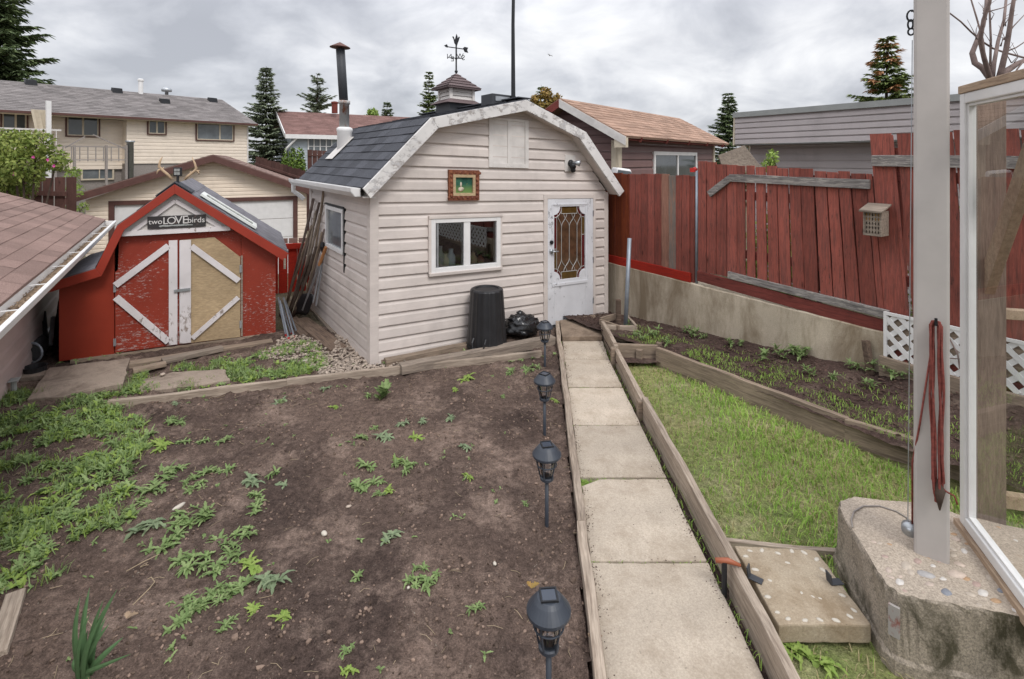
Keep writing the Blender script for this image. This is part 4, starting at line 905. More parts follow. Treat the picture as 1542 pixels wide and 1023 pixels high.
# meter box and conduit on its wall, black drain pipes in the gap
def onw(u, v): return OB.world(OB.on(u, v, 1, .40))
cb_ = thing('outlet_box', 'grey electrical outlet box low on the outbuilding wall with a conduit below', 'outlet box', OB)
a = OB.on(14, 577, 1, .39); b = OB.on(26, 560, 1, .39)
m_ = MB(); m_.box(a.x-.0, a.x+.11, .33, .405, a.z, b.z); m_.build('box', M['utility'], cb_, bevel=.006)
m_ = MB(); m_.tube([(a.x+.05, .37, a.z), (a.x+.05, .37, .1)], .022, 10); m_.build('conduit', M['utility'], cb_)
pp = G(50, 548, .22); dpn = thing('drain_pipe', 'black corrugated drain pipe lying in the gap beside the barn', 'pipe', loc=pp)
m_ = MB(); p0 = P(49, 531, pp.y-.02)-pp; p1 = P(66, 505, pp.y+.75)-pp; dd = (p1-p0)
m_.smooth = False; m_.tube([p0+dd*(i/24) for i in range(25)], [.098+.007*(i % 2) for i in range(25)], 22, False); m_.tube([p0+dd*.02, p0+dd], [.088, .088], 22, True); m_.build('pipe_wall', M['black_plastic'], dpn)
m_ = MB(); m_.smooth = True; m_.tube([p0+dd*(-.01)+Vector((.102*math.cos(t*PI/12), 0, .102*math.sin(t*PI/12))) for t in range(25)], .012, 6, False); m_.build('rim', M['zinc'], dpn)
pb = MB(); pb.lathe([(.085, 0), (.095, .10), (.10, .10), (.09, .095), (.08, .02)], 18); o = pb.build('plant_pot', M['black_plastic']); o.location = G(53, 566, .2); tag(o, 'black plastic pot under the drain pipe in the gap by the barn', 'pot')
o = MB(); o.box(-.13, .13, -.07, .07, 0, .05); o = o.build('paver', M['concrete_old'], bevel=.008); o.location = G(56, 570, .2); o.rotation_euler = (0, 0, .4); tag(o, 'small grey paver on the ground below the black drain pipe', 'paver')
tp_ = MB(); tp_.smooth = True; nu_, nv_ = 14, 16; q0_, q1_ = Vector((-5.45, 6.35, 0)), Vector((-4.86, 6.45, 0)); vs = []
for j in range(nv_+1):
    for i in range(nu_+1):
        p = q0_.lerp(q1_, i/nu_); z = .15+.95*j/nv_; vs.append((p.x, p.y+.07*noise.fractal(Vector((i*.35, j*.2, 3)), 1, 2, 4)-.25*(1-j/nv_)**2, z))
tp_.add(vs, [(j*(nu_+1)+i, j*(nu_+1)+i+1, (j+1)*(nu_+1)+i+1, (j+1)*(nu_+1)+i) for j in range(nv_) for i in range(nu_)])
o = tp_.build('gap_darkening_sheet', M['bag']); o.modifiers.new('t', 'SOLIDIFY').thickness = .006; tag(o, 'black sheet added to darken the narrow gap left of the barn', 'darkening sheet')  # black sheet added to stand in for the shade in the gap
gs = 'dark clutter standing in the gap beside the barn'
for (u0, v0, u1, v1, m, lb) in ((76, 520, 80, 478, 'galv', 'grey metal bar leaning on the left side of the barn'), (70, 525, 66, 470, 'black_plastic', 'black plastic pipe standing behind the drain pipe')):
    p_ = P(u0, v0, 5.9); q_ = P(u1, v1, 6.1); M4, Lp = basis(p_, q_, (0, 1, .01)); m_ = MB(); m_.tube([(0, 0, 0), (Lp, 0, 0)], .022, 8); tag(m_.build('metal_bar' if m == 'galv' else 'plastic_pipe', M[m], mw=M4), lb, 'bar' if m == 'galv' else 'pipe')
# ================================================================ SLABS AND BOARDS ON THE LEFT
def slabthing(name, label, cat, px, z, th, m, group=None, jit=.008, n=8):
    top = []; k = len(px)
    for i in range(k):
        p, q = G(*px[i], z), G(*px[(i+1) % k], z)
        for j in range(n): top.append(p.lerp(q, j/n)+Vector((rnd.uniform(-jit, jit), rnd.uniform(-jit, jit), rnd.uniform(-jit, jit)*.3)))
    c_ = sum(top, Vector())/len(top); mb = MB(); mb.prism([p-c_-Vector((0, 0, th)) for p in reversed(top)][::-1], (0, 0, th)); o = mb.build(name, m, bevel=.008); o.location = c_; return tag(o, label, cat, group)
slabthing('concrete_slab', 'stained buff concrete slab on the ground left of the barn doors', 'slab', [(40, 602), (74, 554), (196, 539), (186, 577), (150, 584), (95, 597)], .275, .07, M['concrete_old'])
slabthing('concrete_slab', 'soil covered slab half sunk between the barn and the bed edging', 'slab', [(206, 590), (218, 570), (262, 560), (338, 556), (346, 572), (300, 580)], .262, .05, M['concrete_old'])
plank('wooden_board', 'pale weathered board lying in front of the barn doors', 'board', gpl(244, 541, .27), gpl(335, 521, .27), .10, .05, M['plank_grey'], 'boards along the barn doorstep')
plank('wooden_board', 'long low board under the barn doors against the sill', 'board', gpl(180, 548, .25), gpl(410, 512, .22), .12, .05, M['edge_dark'], 'boards along the barn doorstep')
plank('wooden_board', 'broken end of rotten board left of the barn doorstep', 'board', gpl(200, 556, .27), gpl(250, 545, .27), .09, .04, M['edge_dark'], 'boards along the barn doorstep')
plank('wooden_board', 'short pale board at the lower left edge of the soil', 'board', gpl(-6, 985, .27), gpl(26, 889, .27), .075, .05, M['edge_wood'])
# ================================================================ BED EDGING AND PATH
GE = 'timber edging around the soil bed'
e1, e2, e3 = gpl(163, 603, .30), gpl(432, 571, .30), gpl(815, 528, .30)
plank('bed_edging', 'thin edging board along the back of the soil from slab to gravel', 'edging', e1, e2, .045, .14, M['edge_wood'], GE)
plank('bed_edging', 'thin edging board along the back of the soil from gravel to path light', 'edging', e2, e3, .045, .14, M['edge_wood'], GE)
ymark = [6.80, 5.55, 3.05, 1.2]; zr = .30
for i, lb in enumerate(('left path rail nearest the shed door beside the far light', 'left path rail along the middle of the stepping path', 'left path rail in the foreground beside the nearest light')):
    a, b = ymark[i], ymark[i+1]; plank('path_edging', 'narrow worn '+lb, 'edging', (railx(a)+.02, a, zr+rnd.uniform(-.008, .008)), (railx(b)+.02, b+.012, zr+rnd.uniform(-.008, .008)), .05, .13, M['edge_wood'], 'rails along the path', jit=.006)
rx = [(1.09, 6.40, 5.58, .42), (1.10, 5.60, 4.42, .375), (1.10, 4.44, 2.62, .385), (1.085, 2.63, 1.0, .385)]
for (x, a, b, z), lb in zip(rx, ('tall right path board nearest the shed between path and disc', 'right path board beside the yellowed far end of the lawn', 'long right path board along the middle of the lawn', 'right path board in the foreground beside the pebbled stepping slab')):
    plank('path_edging', lb, 'edging', (x+.02, a, z), (x+.02+rnd.uniform(-.01, .01), b+.012, z), .045, .22, M['edge_wood'], 'rails along the path', jit=.005)
for (x, y, z, lb) in ((1.075, 5.57, .40, 'wooden peg at the corner where the bed board meets the path board'), (1.085, 4.44, .36, 'wooden peg nailed at the joint of the right path boards')):
    o = MB(); o.box(-.02, .02, -.03, .03, -.25, 0); o = o.build('edging_peg', M['edge_dark'], bevel=.003); o.location = (x-.005, y, z); tag(o, lb, 'peg', 'pegs of the path edging')
pg = thing('iron_stake', 'black iron stake with an orange handled tip on the right path board', 'stake', loc=(1.052, 2.60, .22))
m_ = MB(); m_.tube([(0, 0, -.1), (0, 0, .185)], .014, 8); m_.build('rod', M['black_metal'], pg); m_ = MB(); m_.smooth = True; m_.tube([(-.04, .01, .185), (.02, 0, .19), (.075, -.015, .178)], [.012, .014, .007], 8); m_.build('handle', M['orange_plastic'], pg)
# path slabs
jv = [487, 513, 541, 583, 640, 719.5, 845.5]; ys_ = [G(850, v, .25).y for v in jv]+[2.06, 1.35, .65]
nm_ = ['dark damp paving slab directly at the shed door', 'short paving slab second from the shed door', 'paving slab third from the shed door', 'cracked paving slab fourth from the shed door', 'paving slab halfway along the path with mossy corner behind it', 'paving slab with a mossy broken corner in the foreground', 'large pale paving slab at the front of the path', 'paving slab at the bottom edge of the path', 'paving slab nearest the viewer on the path']
for i in range(len(ys_)-2):
    ya, yb = ys_[i]-.008, ys_[i+1]+.008; xa, xb = lambda y: railx(y)+.052, lambda y: 1.045 if y < 6.1 else 1.075
    z = .25+(.045 if i == 0 else 0)-.003*(i % 2)
    top = [(xa(yb), yb), (xb(yb), yb), (xb(ya), ya), (xa(ya), ya)]
    if i == 0: top = [(xa(yb)+.0, yb), (xb(yb), yb), (1.13, 7.12), (.62, 6.86)]
    pts = []
    for j in range(4):
        p, q = Vector((*top[j], 0)), Vector((*top[(j+1) % 4], 0)); 
        for k in range(9): pts.append(p.lerp(q, k/9)+Vector((rnd.uniform(-.004, .004), rnd.uniform(-.004, .004), 0)))
    if i == 5: pts = [p for p in pts if not (p.x < xa(ya)+.13 and p.y > ya-.06)]; pts.append(Vector((xa(ya)+.005, ya-.12, 0)))
    c_ = sum(pts, Vector())/len(pts); pts.sort(key=lambda p: math.atan2(p.y-c_.y, p.x-c_.x)) if i == 5 else None
    m_ = MB(); m_.prism([p-c_ for p in pts], (0, 0, .07)); o = m_.build('paving_slab', M['concrete_damp' if i == 0 else 'concrete_path'], bevel=.007); o.location = c_+Vector((0, 0, z-.07)); tag(o, nm_[i], 'paving slab', 'paving slabs of the garden path')
sheet('path_bed', rng(.3, 1.12, .06), rng(.6, 7.0, .1), lambda x, y: .205+.012*fbm(x, y, 8), M['bed_soil'])
# ================================================================ SOLAR PATH LIGHTS
def path_light(loc, label, rot=0):
    t = thing('path_light', label, 'path light', loc=loc, group='solar lights along the path'); t.rotation_euler = (0, 0, rot)
    m_ = MB(); m_.smooth = True; m_.lathe([(.006, -.08), (.0115, -.04), (.0115, .262)], 12); m_.build('stake', M['lamp_black'], t)
    m_ = MB(); m_.smooth = False; m_.lathe([(.0125, .248), (.030, .256), (.040, .264), (.040, .276), (.034, .280)], 24); m_.build('lamp_base', M['lamp_black'], t)
    m_ = MB(); m_.smooth = True; m_.lathe([(.030, .278), (.034, .30), (.046, .375), (.050, .40)], 24); m_.build('lens', M['lamp_glass'], t)
    m_ = MB()
    for k in range(5):
        a = k*2*PI/5+.3; m_.tube([(r*math.cos(a), r*math.sin(a), z) for r, z in ((.038, .272), (.047, .31), (.059, .36), (.064, .40))], .0042, 6)
    m_.tube([(.0575*math.cos(j*PI/12), .0575*math.sin(j*PI/12), .352) for j in range(25)], .004, 6, False); m_.build('cage', M['lamp_black'], t)
    m_ = MB(); m_.smooth = False; m_.lathe([(.060, .398), (.082, .400), (.086, .405), (.086, .416), (.080, .424), (.058, .452), (.046, .464), (.042, .466)], 32); m_.build('cap', M['lamp_black'], t)
    m_ = MB(); m_.box(-.028, .028, -.028, .028, .4655, .470); m_.build('solar_panel', M['solar'], t, bevel=.001)
    m_ = MB()
    for s_ in (-1, 1): m_.box(s_*.031-.003, s_*.031+.003, -.034, .034, .4655, .473); m_.box(-.028, .028, s_*.031-.003, s_*.031+.003, .4655, .473)
    m_.build('panel_rim', M['black_metal'], t)
    return t
M['lamp_glass'] = glassmat('lamp_lens', (.92, .93, .95), .10)
path_light((.207, 3.12, .235), 'solar path light second nearest, by the middle of the soil', .2)
path_light((.257, 4.14, .24), 'solar path light third from the front, in the soil by the rail', .9)
path_light((.342, 5.46, .24), 'farthest solar path light, in front of the black bag', .5)
path_light((.142, 2.03, .245), 'nearest large solar path light at the bottom of the picture', .08)
# ================================================================ RIGHT BED BOARDS
GB_ = 'boards around the raised bed'
plank('bed_board', 'short bed board across the top of the lawn by the round disc', 'board', gpl(924, 517, .42), gpl(990, 520, .42), .045, .20, M['edge_dark'], GB_)
plank('bed_board', 'long bed board along the lawn from the disc corner to its split end', 'board', gpl(990, 523, .42), gpl(1277, 629, .42), .05, .21, M['edge_dark'], GB_)
plank('bed_board', 'bed board at the right end of the lawn behind the steel post', 'board', gpl(1273, 630, .41), gpl(1640, 738, .41), .05, .21, M['edge_dark'], GB_)
for u, v, lb in ((963, 545, 'short dark wooden peg against the cross board at the lawn corner'), (993, 534, 'square wooden peg where the two bed boards meet'), (1296, 652, 'square wooden peg at the split joint of the long bed board')):
    p = G(u, v, .25); o = MB(); o.box(-.03, .03, -.025, .025, -.15, .13); o = o.build('bed_peg', M['edge_dark'], bevel=.003); o.location = p; o.rotation_euler = (0, 0, -.6); tag(o, lb, 'peg', 'pegs of the bed boards')
c_ = G(938, 508, .30); o = MB(); o.lathe([(.09, -.03), (.098, -.02), (.098, .022), (.093, .03), (.05, .032)], 28); o = o.build('round_paver', M['concrete_path'], bevel=.003); o.location = c_; tag(o, 'round pale stepping disc on the bed corner by the path', 'paver')
GC = 'small boards framing the bed corner at the shed'
plank('corner_board', 'mossy board from the shed corner towards the retaining wall', 'board', gpl(904, 479, .40), gpl(929, 472, .42), .035, .07, M['edge_dark'], GC)
plank('corner_board', 'thin board running from the shed corner to the grey pipe', 'board', gpl(903, 481, .40), gpl(932, 490, .40), .03, .06, M['edge_dark'], GC)
plank('corner_board', 'short pale board in front of the grey pipe', 'board', gpl(905, 489, .395), gpl(956, 490, .395), .03, .07, M['edge_wood'], GC)
plank('corner_board', 'sloping board behind the grey pipe at the retaining wall', 'board', gpl(944, 473, .42), gpl(958, 490, .40), .03, .08, M['edge_wood'], GC)
p = G(941, 488, .36); q = P(948, 359, p.y+.05); M4, Lp = basis(p-Vector((0, 0, .2)), q, (0, 1, .01)); o = MB(); o.smooth = True; o.tube([(0, 0, 0), (Lp, 0, 0)], .026, 14); o = o.build('steel_pipe', M['zinc'], mw=M4); tag(o, 'grey steel pipe standing in the bed corner by the retaining wall', 'pipe')
o = MB(); o.box(-.03, .03, -.03, .03, -.1, .24); o = o.build('wooden_stake', M['plank_brown'], bevel=.004); o.location = G(934, 484, .36)+Vector((0, .12, 0)); tag(o, 'stubby brown post behind the grey pipe', 'stake')
# ================================================================ RETAINING WALL
rw = thing('retaining_wall', 'stained concrete retaining wall under the red fence', 'wall', FN)
m_ = MB(); n = 44; vs = []; a0, a1 = -.9, 3.50
for i in range(n+1):
    a = a0+(a1-a0)*i/n; zt = .715-.011*a+rnd.uniform(-.004, .004)
    for y, z in ((0, -.3), (0+rnd.uniform(-.002, .002), .25+.3*rnd.random()), (rnd.uniform(-.002, .002), zt-.012), (.012, zt), (.2, zt), (.2, -.3)): vs.append((a, y, z))
m_.add(vs, [(i*6+j, i*6+6+j, i*6+7+j, i*6+1+j) for i in range(n) for j in range(5)]+[(0, 1, 2, 3, 4, 5), tuple(n*6+5-j for j in range(6))]); m_.build('concrete', M['concrete_wall'], rw)
# ================================================================ FENCE
def fpt(u, v, y=0): return FN.on(u, v, 1, y)
def boards(par, a0, a1, zt, zb, lean, wd, mat, gap=.006, name='board_panel', y=.03, th=.02, skip=(), tops=None, only=None):
    m_ = MB(); a = a0; i = 0
    while a < a1-.02:
        w_ = min(wd*rnd.uniform(.82, 1.12), a1-a); g = gap if isinstance(gap, (int, float)) else gap(i)
        if i not in skip:
            t0 = zt(a)+rnd.uniform(-.014, .012); l0, l1 = lean(a), lean(a+w_); yo = rnd.uniform(-.009, .009); rr = rnd.uniform(-.004, .004)
            nseg = 6; vs = []
            for k in range(nseg+1):
                t = k/nseg; z0_ = zb(a)+(t0-zb(a))*t; z1_ = zb(a+w_)+(t0+rr-zb(a+w_))*t; jj = [rnd.uniform(-.002, .002) for _ in range(4)]
                vs += [(a+l0*t+jj[0], y+yo, z0_), (a+w_-g+l1*t+jj[1], y+yo, z1_), (a+w_-g+l1*t+jj[1], y+yo+th, z1_), (a+l0*t+jj[0], y+yo+th, z0_)]
            fs = [(3, 2, 1, 0), tuple(4*nseg+j for j in range(4))]
            for k in range(nseg):
                for j in range(4): fs.append((4*k+j, 4*k+(j+1) % 4, 4*k+4+(j+1) % 4, 4*k+4+j))
            m_.add(vs, fs)
        a += w_; i += 1
    return m_.build(name, M[mat] if isinstance(mat, str) else mat, par)
nl = lambda a: 0.
# left section (a from .0 to 1.44)
f1 = thing('wooden_fence', 'lower left fence section with bare grey and orange boards beside the shed', 'fence', FN)
aX, aY = .93, 1.17
boards(f1, .36, aX, lambda a: 2.0, lambda a: .80, nl, .115, 'red_fence', .004)
boards(f1, aX, 1.05, lambda a: 2.0, lambda a: .80, nl, .15, wood('bare_tan_fence_board', (.33, .17, .12), (.24, .12, .09), GZ, (.45, .65), .1), .004, 'bare_board', y=.027)
boards(f1, 1.05, aY, lambda a: 2.0, lambda a: .80, nl, .15, 'bare_board', .004, 'bare_board')
boards(f1, aY, 1.445, lambda a: 1.995, lambda a: .70, nl, .105, 'red_fence', .004)
boards(f1, -.5, .36, lambda a: 2.0, lambda a: .80, nl, .12, 'orange_board', .004, 'orange_board')
m_ = MB(); m_.beam((-.5, .02, .755), (.95, .02, .76), .028, .12); m_.build('base_board', M['bright_red_board'], f1, bevel=.004)
m_ = MB(); m_.beam((.95, .02, .757), (1.40, .02, .757), .028, .115); m_.build('base_board', M['bright_red_board'], f1, bevel=.004)
for z in (1.0, 1.8): m_ = MB(); m_.box(-.5, 1.44, .055, .095, z, z+.09); m_.build('rail', M['red_board'], f1)
m_ = MB(); m_.smooth = True; m_.tube([(1.47, .04, .6), (1.475, .04, 2.06)], .017, 12); m_.build('post', M['zinc'], f1)
# middle section
f2 = thing('wooden_fence', 'middle fence section with lichen grey rails and light showing between red boards', 'fence', FN)
lean2 = lambda a: -.10*max(0, (a-1.9)/1.5)**1.3
zb2 = lambda a: .90-.055*(a-1.9)
boards(f2, 1.50, 3.485, lambda a: 2.165-.05*(a-1.5), lambda a: zb2(a)-.02 if a > 1.9 else .86, lean2, .135, 'red_fence', lambda i: [.010, .007, .012, .008, .018, .026, .026, .010, .014, .012, .016, .012, .018][i % 13], y=.03)
boards(f2, 1.53, 2.02, lambda a: 2.12, lambda a: zb2(a)+.05, lean2, .14, 'brown_fence', .004, 'gap_darkening_board', y=.105)  # second row of boards added behind so the gaps show dark
boards(f2, 2.62, 3.46, lambda a: 2.05, lambda a: zb2(a)+.05, lean2, .14, 'brown_fence', .004, 'gap_darkening_board', y=.105)
gr = M['grey_wood']
def rail(par, p, q, h, name='rail', y=.012, m=gr, th=.03):
    L_ = (Vector((q[0], 0, q[1]))-Vector((p[0], 0, p[1]))).length; ang = math.atan2(q[1]-p[1], q[0]-p[0]); b = rough_board(L_, th, h, .003)
    ca, sa = math.cos(ang), math.sin(ang); b.v = [(p[0]+v[0]*ca-(v[2]+h/2)*sa, y+v[1], p[1]+v[0]*sa+(v[2]+h/2)*ca) for v in b.v]; return b.build(name, m, par, bevel=.003)
p1, p2 = fpt(1098, 268), fpt(1309, 278); rail(f2, (p1.x, p1.z), (p2.x, p2.z), .085)
p3 = fpt(1067, 293); rail(f2, (p3.x, p3.z), (p1.x+.01, p1.z), .075, y=.010)
p4, p5 = fpt(1096, 414), fpt(1338, 475); rail(f2, (p4.x, p4.z), (p5.x, p5.z), .075, y=.008)
rail(f2, (1.50, .80), (3.47, .72), .12, 'base_board', .02, M['red_board'])
for z in (1.1, 1.75): m_ = MB(); m_.box(1.5, 3.4, .06, .10, z, z+.09); m_.build('back_rail', M['red_board'], f2)
# right section, taller
f3 = thing('wooden_fence', 'taller right fence section behind the grey steel post and the glazing', 'fence', FN)
lean3 = lambda a: -.125
boards(f3, 3.475, 3.66, lambda a: 2.42, lambda a: .80, lean3, .19, 'red_fence', .0, y=.035)
boards(f3, 3.69, 6.4, lambda a: 2.425, lambda a: .80, lean3, .20, 'red_fence', lambda i: [.024, .018, .03, .016][i % 4], y=.035)
p1 = fpt(1312, 239); rail(f3, (p1.x, p1.z-.02), (6.3, p1.z-.05), .095, y=.015)
rail(f3, (3.48, .74), (6.3, .66), .14, 'base_board', .03, M['red_board'])
rail(f3, (3.46, .56), (6.3, .47), .16, 'base_board', .03, M['red_board'])
for z in (1.1, 2.0): m_ = MB(); m_.box(3.4, 6.3, .06, .10, z, z+.09); m_.build('back_rail', M['red_board'], f3)
m_ = MB(); m_.box(3.50, 3.6, .07, .16, 0, 2.3); m_.build('post', M['red_fence'], f3)
rail_ = plank('retaining_board', 'rotting grey brown board along the ground below the white lattice', 'board', FN.world((3.47, -.05, .475)), FN.world((6.3, -.05, .47)), .045, .17, M['edge_dark'])
o = MB(); o.beam((3.42, -.07, .20), (3.36, -.055, .58), .05, .05); o = o.build('leaning_stake', M['plank_brown'], bevel=.004); o.matrix_world = FN.mat(); tag(o, 'split wooden stake leaning at the right end of the retaining wall', 'stake')
# white lattice
lt = thing('lattice_panel', 'white diagonal lattice panel fixed low on the fence behind the steel post', 'lattice', FN)
m_ = MB(); L0, L1, Z0, Z1 = 3.50, 5.9, .47, .855
def clipbar(c, s_):
    # strip along direction (1, s_) through (c, Z0)
    pts = []
    x0, z0 = c, Z0; x1, z1 = c+s_*(Z1-Z0), Z1
    lo, hi = min(x0, x1), max(x0, x1)
    if hi < L0 or lo > L1: return
    def at(x): return z0+(x-x0)/(x1-x0)*(z1-z0)
    if x0 < L0: x0, z0 = L0, at(L0) if False else Z0+(L0-c)/s_
    if x0 > L1: x0, z0 = L1, Z0+(L1-c)/s_
    if x1 < L0: x1, z1 = L0, Z0+(L0-c)/s_
    if x1 > L1: x1, z1 = L1, Z0+(L1-c)/s_
    yy = -.012 if s_ > 0 else -.018
    if math.hypot(x1-x0, z1-z0) > .03: m_.beam((x0, yy, z0), (x1, yy, z1), .040, .006, (0, 1, 0))
k = L0-.8
while k < L1+.8: clipbar(k, 1); clipbar(k, -1); k += .128
m_.build('slat_grid', M['white'], lt)
m_ = MB(); m_.box(L0-.012, L0+.012, -.026, -.006, Z0, Z1+.01); m_.box(L0+.012, L1, -.026, -.006, Z1-.015, Z1+.01); m_.build('edge_strip', M['white'], lt)
m_ = MB(); m_.box(L0, L1, .004, .012, .55, .85); m_.build('backing', M['edge_dark'], lt)
tv = MB(); tv.tube([FN.world((3.95, -.05, .80)), FN.world((4.02, -.06, .66)), FN.world((4.03, -.05, .55))], .006, 5); tv.tube([FN.world((4.0, -.055, .70)), FN.world((4.08, -.06, .64)), FN.world((3.9, -.05, .60))], .005, 5); tag(tv.build('bare_twig', M['bark_pale']), 'thin bare twig caught on the white lattice', 'twig')
# insect hotel
bh = thing('insect_house', 'small grey wooden insect house with a grid of holes on the red fence', 'insect house', FN)
a = fpt(1306, 353, -.05); b = fpt(1331, 318, -.05)
x0, x1, z0, z1 = a.x, a.x+.145, a.z, b.z
m_ = MB(); m_.box(x0, x0+.014, -.13, .01, z0, z1); m_.box(x1-.014, x1, -.13, .01, z0, z1); m_.box(x0+.014, x1-.014, -.13, .01, z0, z0+.014); m_.box(x0+.014, x1-.014, -.02, .01, z0+.014, z1); m_.build('case', M['plank_grey'], bh, bevel=.002)
m_ = MB(); nx_, nz_ = 5, 5; wx = (x1-x0-.028); wz = (z1-z0-.03)
for i in range(nx_+1): c_ = x0+.014+wx*i/nx_; m_.box(c_-.007, c_+.007, -.122, -.03, z0+.014, z1-.02)
for j in range(nz_+1): c_ = z0+.014+wz*j/nz_; m_.box(x0+.014, x1-.014, -.1215, -.03, c_-.007, c_+.007)
m_.build('hole_grid', M['plank_grey'], bh)
m_ = MB()
for i in range(5):
    for j in (3, 4):
        if rnd.random() < .7: cx_, cz_ = x0+.014+wx*(i+.5)/5, z0+.014+wz*(j+.5)/5; m_.box(cx_-.011, cx_+.011, -.115, -.04, cz_-.011, cz_+.011)
m_.build('mud_plug', M['amber_mud'] if 'amber_mud' in M else plain('clay_plug', (.42, .22, .05), .9, .1), bh)
m_ = MB(); m_.hexa([(x0-.02, -.165, z1-.012), (x1+.02, -.165, z1-.012), (x1+.02, .015, z1+.045), (x0-.02, .015, z1+.045), (x0-.02, -.165, z1+.004), (x1+.02, -.165, z1+.004), (x1+.02, .015, z1+.061), (x0-.02, .015, z1+.061)]); m_.build('roof', M['plank_grey'], bh, bevel=.002)
# ================================================================ STEPPING SLAB, BLOCK, POST
sp_ = [G(*p, .33) for p in ((1171, 941), (1105, 821), (1229, 828), (1313, 941))]
c_ = sum(sp_, Vector())/4; t = thing('stepping_slab', 'square concrete stepping slab edged with white pebbles beside the right path board', 'paving slab', loc=c_)
m_ = MB(); pts = []
for i in range(4):
    for k in range(8): pts.append(sp_[i].lerp(sp_[(i+1) % 4], k/8)-c_+Vector((rnd.uniform(-.004, .004), rnd.uniform(-.004, .004), 0)))
m_.prism([p-Vector((0, 0, .085)) for p in pts], (0, 0, .085)); m_.build('slab', M['concrete_old_light'] if 'concrete_old_light' in M else concrete('pebbled_slab', (.40, .33, .245), (.22, .16, .10), .25, 1, (.42, .62), .85), t, bevel=.008)
def peb(c, r, sq, rot, m='pebble', par=None):
    q = MB(); q.smooth = True; q.blob((0, 0, 0), r, sq, .12, rot, 1); o = q.build('pebble', M[m], par); o.location = c
for i in range(4):
    n_ = 5
    for k in range(n_):
        p = sp_[i].lerp(sp_[(i+1) % 4], (k+.5)/n_)-c_; p = p*.86; peb((p.x+rnd.uniform(-.012, .012), p.y+rnd.uniform(-.012, .012), .0), rnd.uniform(.009, .014), (1.4, .85, .35), rnd.uniform(0, 3), 'shell', t)
for k in range(5): peb((rnd.uniform(-.14, .14), rnd.uniform(-.16, .16), -.002), rnd.uniform(.008, .014), (1.4, .9, .3), rnd.uniform(0, 3), 'shell', t)
for u, v, lb in ((1137, 872, 'small dark metal bracket lying at the left edge of the pebbled stepping slab'), (1257, 877, 'small dark metal bracket lying at the right edge of the pebbled stepping slab')):
    o = MB(); o.box(-.03, .035, -.02, .02, 0, .004); o.hexa([(-.03, -.02, .004), (-.024, -.02, .004), (-.024, .02, .004), (-.03, .02, .004), (-.036, -.02, .05), (-.03, -.02, .05), (-.03, .02, .05), (-.036, .02, .05)]); o = o.build('metal_bracket', M['stove'], bevel=.001); o.location = G(u, v, .332); o.rotation_euler = (0, 0, rnd.uniform(-.8, .8)); tag(o, lb, 'bracket')
plank('lawn_board', 'thin buried board along the lawn edge behind the pebbled stepping slab', 'board', gpl(1078, 811, .27), gpl(1262, 828, .27), .03, .08, M['edge_wood'])
BZ = .55
outl = [(1262, 765), (1264, 753), (1285, 748), (1400, 758), (1450, 776), (1620, 812), (1720, 965), (1510, 924), (1440, 912), (1385, 903), (1352, 894), (1334, 880), (1322, 862)]
bt = [G(*p, BZ) for p in outl]; bc = sum(bt, Vector())/len(bt)
bk = thing('concrete_base', 'massive mossy concrete base with pebbles set in its top around the steel post', 'concrete base', loc=(bc.x, bc.y, .2))
def refine(pts, n=5): return [pts[i].lerp(pts[(i+1) % len(pts)], k/n) for i in range(len(pts)) for k in range(n)]
rt_ = refine(bt); K_ = len(rt_); rings = []
for z, s_ in ((.10, 1.07), (.27, 1.055), (.285, 1.02), (.40, 1.006), (BZ-.025, 1.0), (BZ-.008, .994), (BZ, .98)):
    rings.append([Vector(((p.x-bc.x)*s_+rnd.uniform(-.004, .004), (p.y-bc.y)*s_+rnd.uniform(-.004, .004), z-.2+rnd.uniform(-.003, .003))) for p in rt_])
m_ = MB(); vs = [p for r in rings for p in r]; m_.add(vs, [(i*K_+j, i*K_+(j+1) % K_, (i+1)*K_+(j+1) % K_, (i+1)*K_+j) for i in range(len(rings)-1) for j in range(K_)]); m_.build('block', M['concrete_block'], bk)
lb_ = [G(1339, 890, .545), G(1356, 899, .545)]; lv_ = (lb_[1]-lb_[0]).normalized(); ln_ = Vector((lv_.y, -lv_.x, 0))*.016
m_ = MB()
for z0_, z1_ in ((.37, .50),): p_, q_ = lb_[0]-Vector((bc.x, bc.y, .2))+ln_, lb_[1]-Vector((bc.x, bc.y, .2))+ln_; m_.hexa([Vector((*v.xy, z)) for z in (z0_-.2, z1_-.2) for v in (p_, q_, q_-ln_*.8, p_-ln_*.8)])
m_.build('faded_label', chipped('faded_label_paint', (.36, .33, .31), (.26, .07, .05), 12, (1, 1, .6), (.5, .6), .7), bk)
m_ = MB(); m_.add(rings[-1], [tuple(range(K_))]); m_.build('top_face', M['concrete_top'], bk)
def inside(p, poly):
    r = False; n = len(poly)
    for i in range(n):
        a, b = poly[i], poly[(i+1) % n]
        if (a.y > p.y) != (b.y > p.y) and p.x < (b.x-a.x)*(p.y-a.y)/(b.y-a.y)+a.x: r = not r
    return r
def peb(c, r, sq, rot, m='pebble', par=None):
    q = MB(); q.smooth = True; q.blob((0, 0, 0), r, sq, .12, rot, 1); o = q.build('pebble', M[m], par); o.location = c
put = []
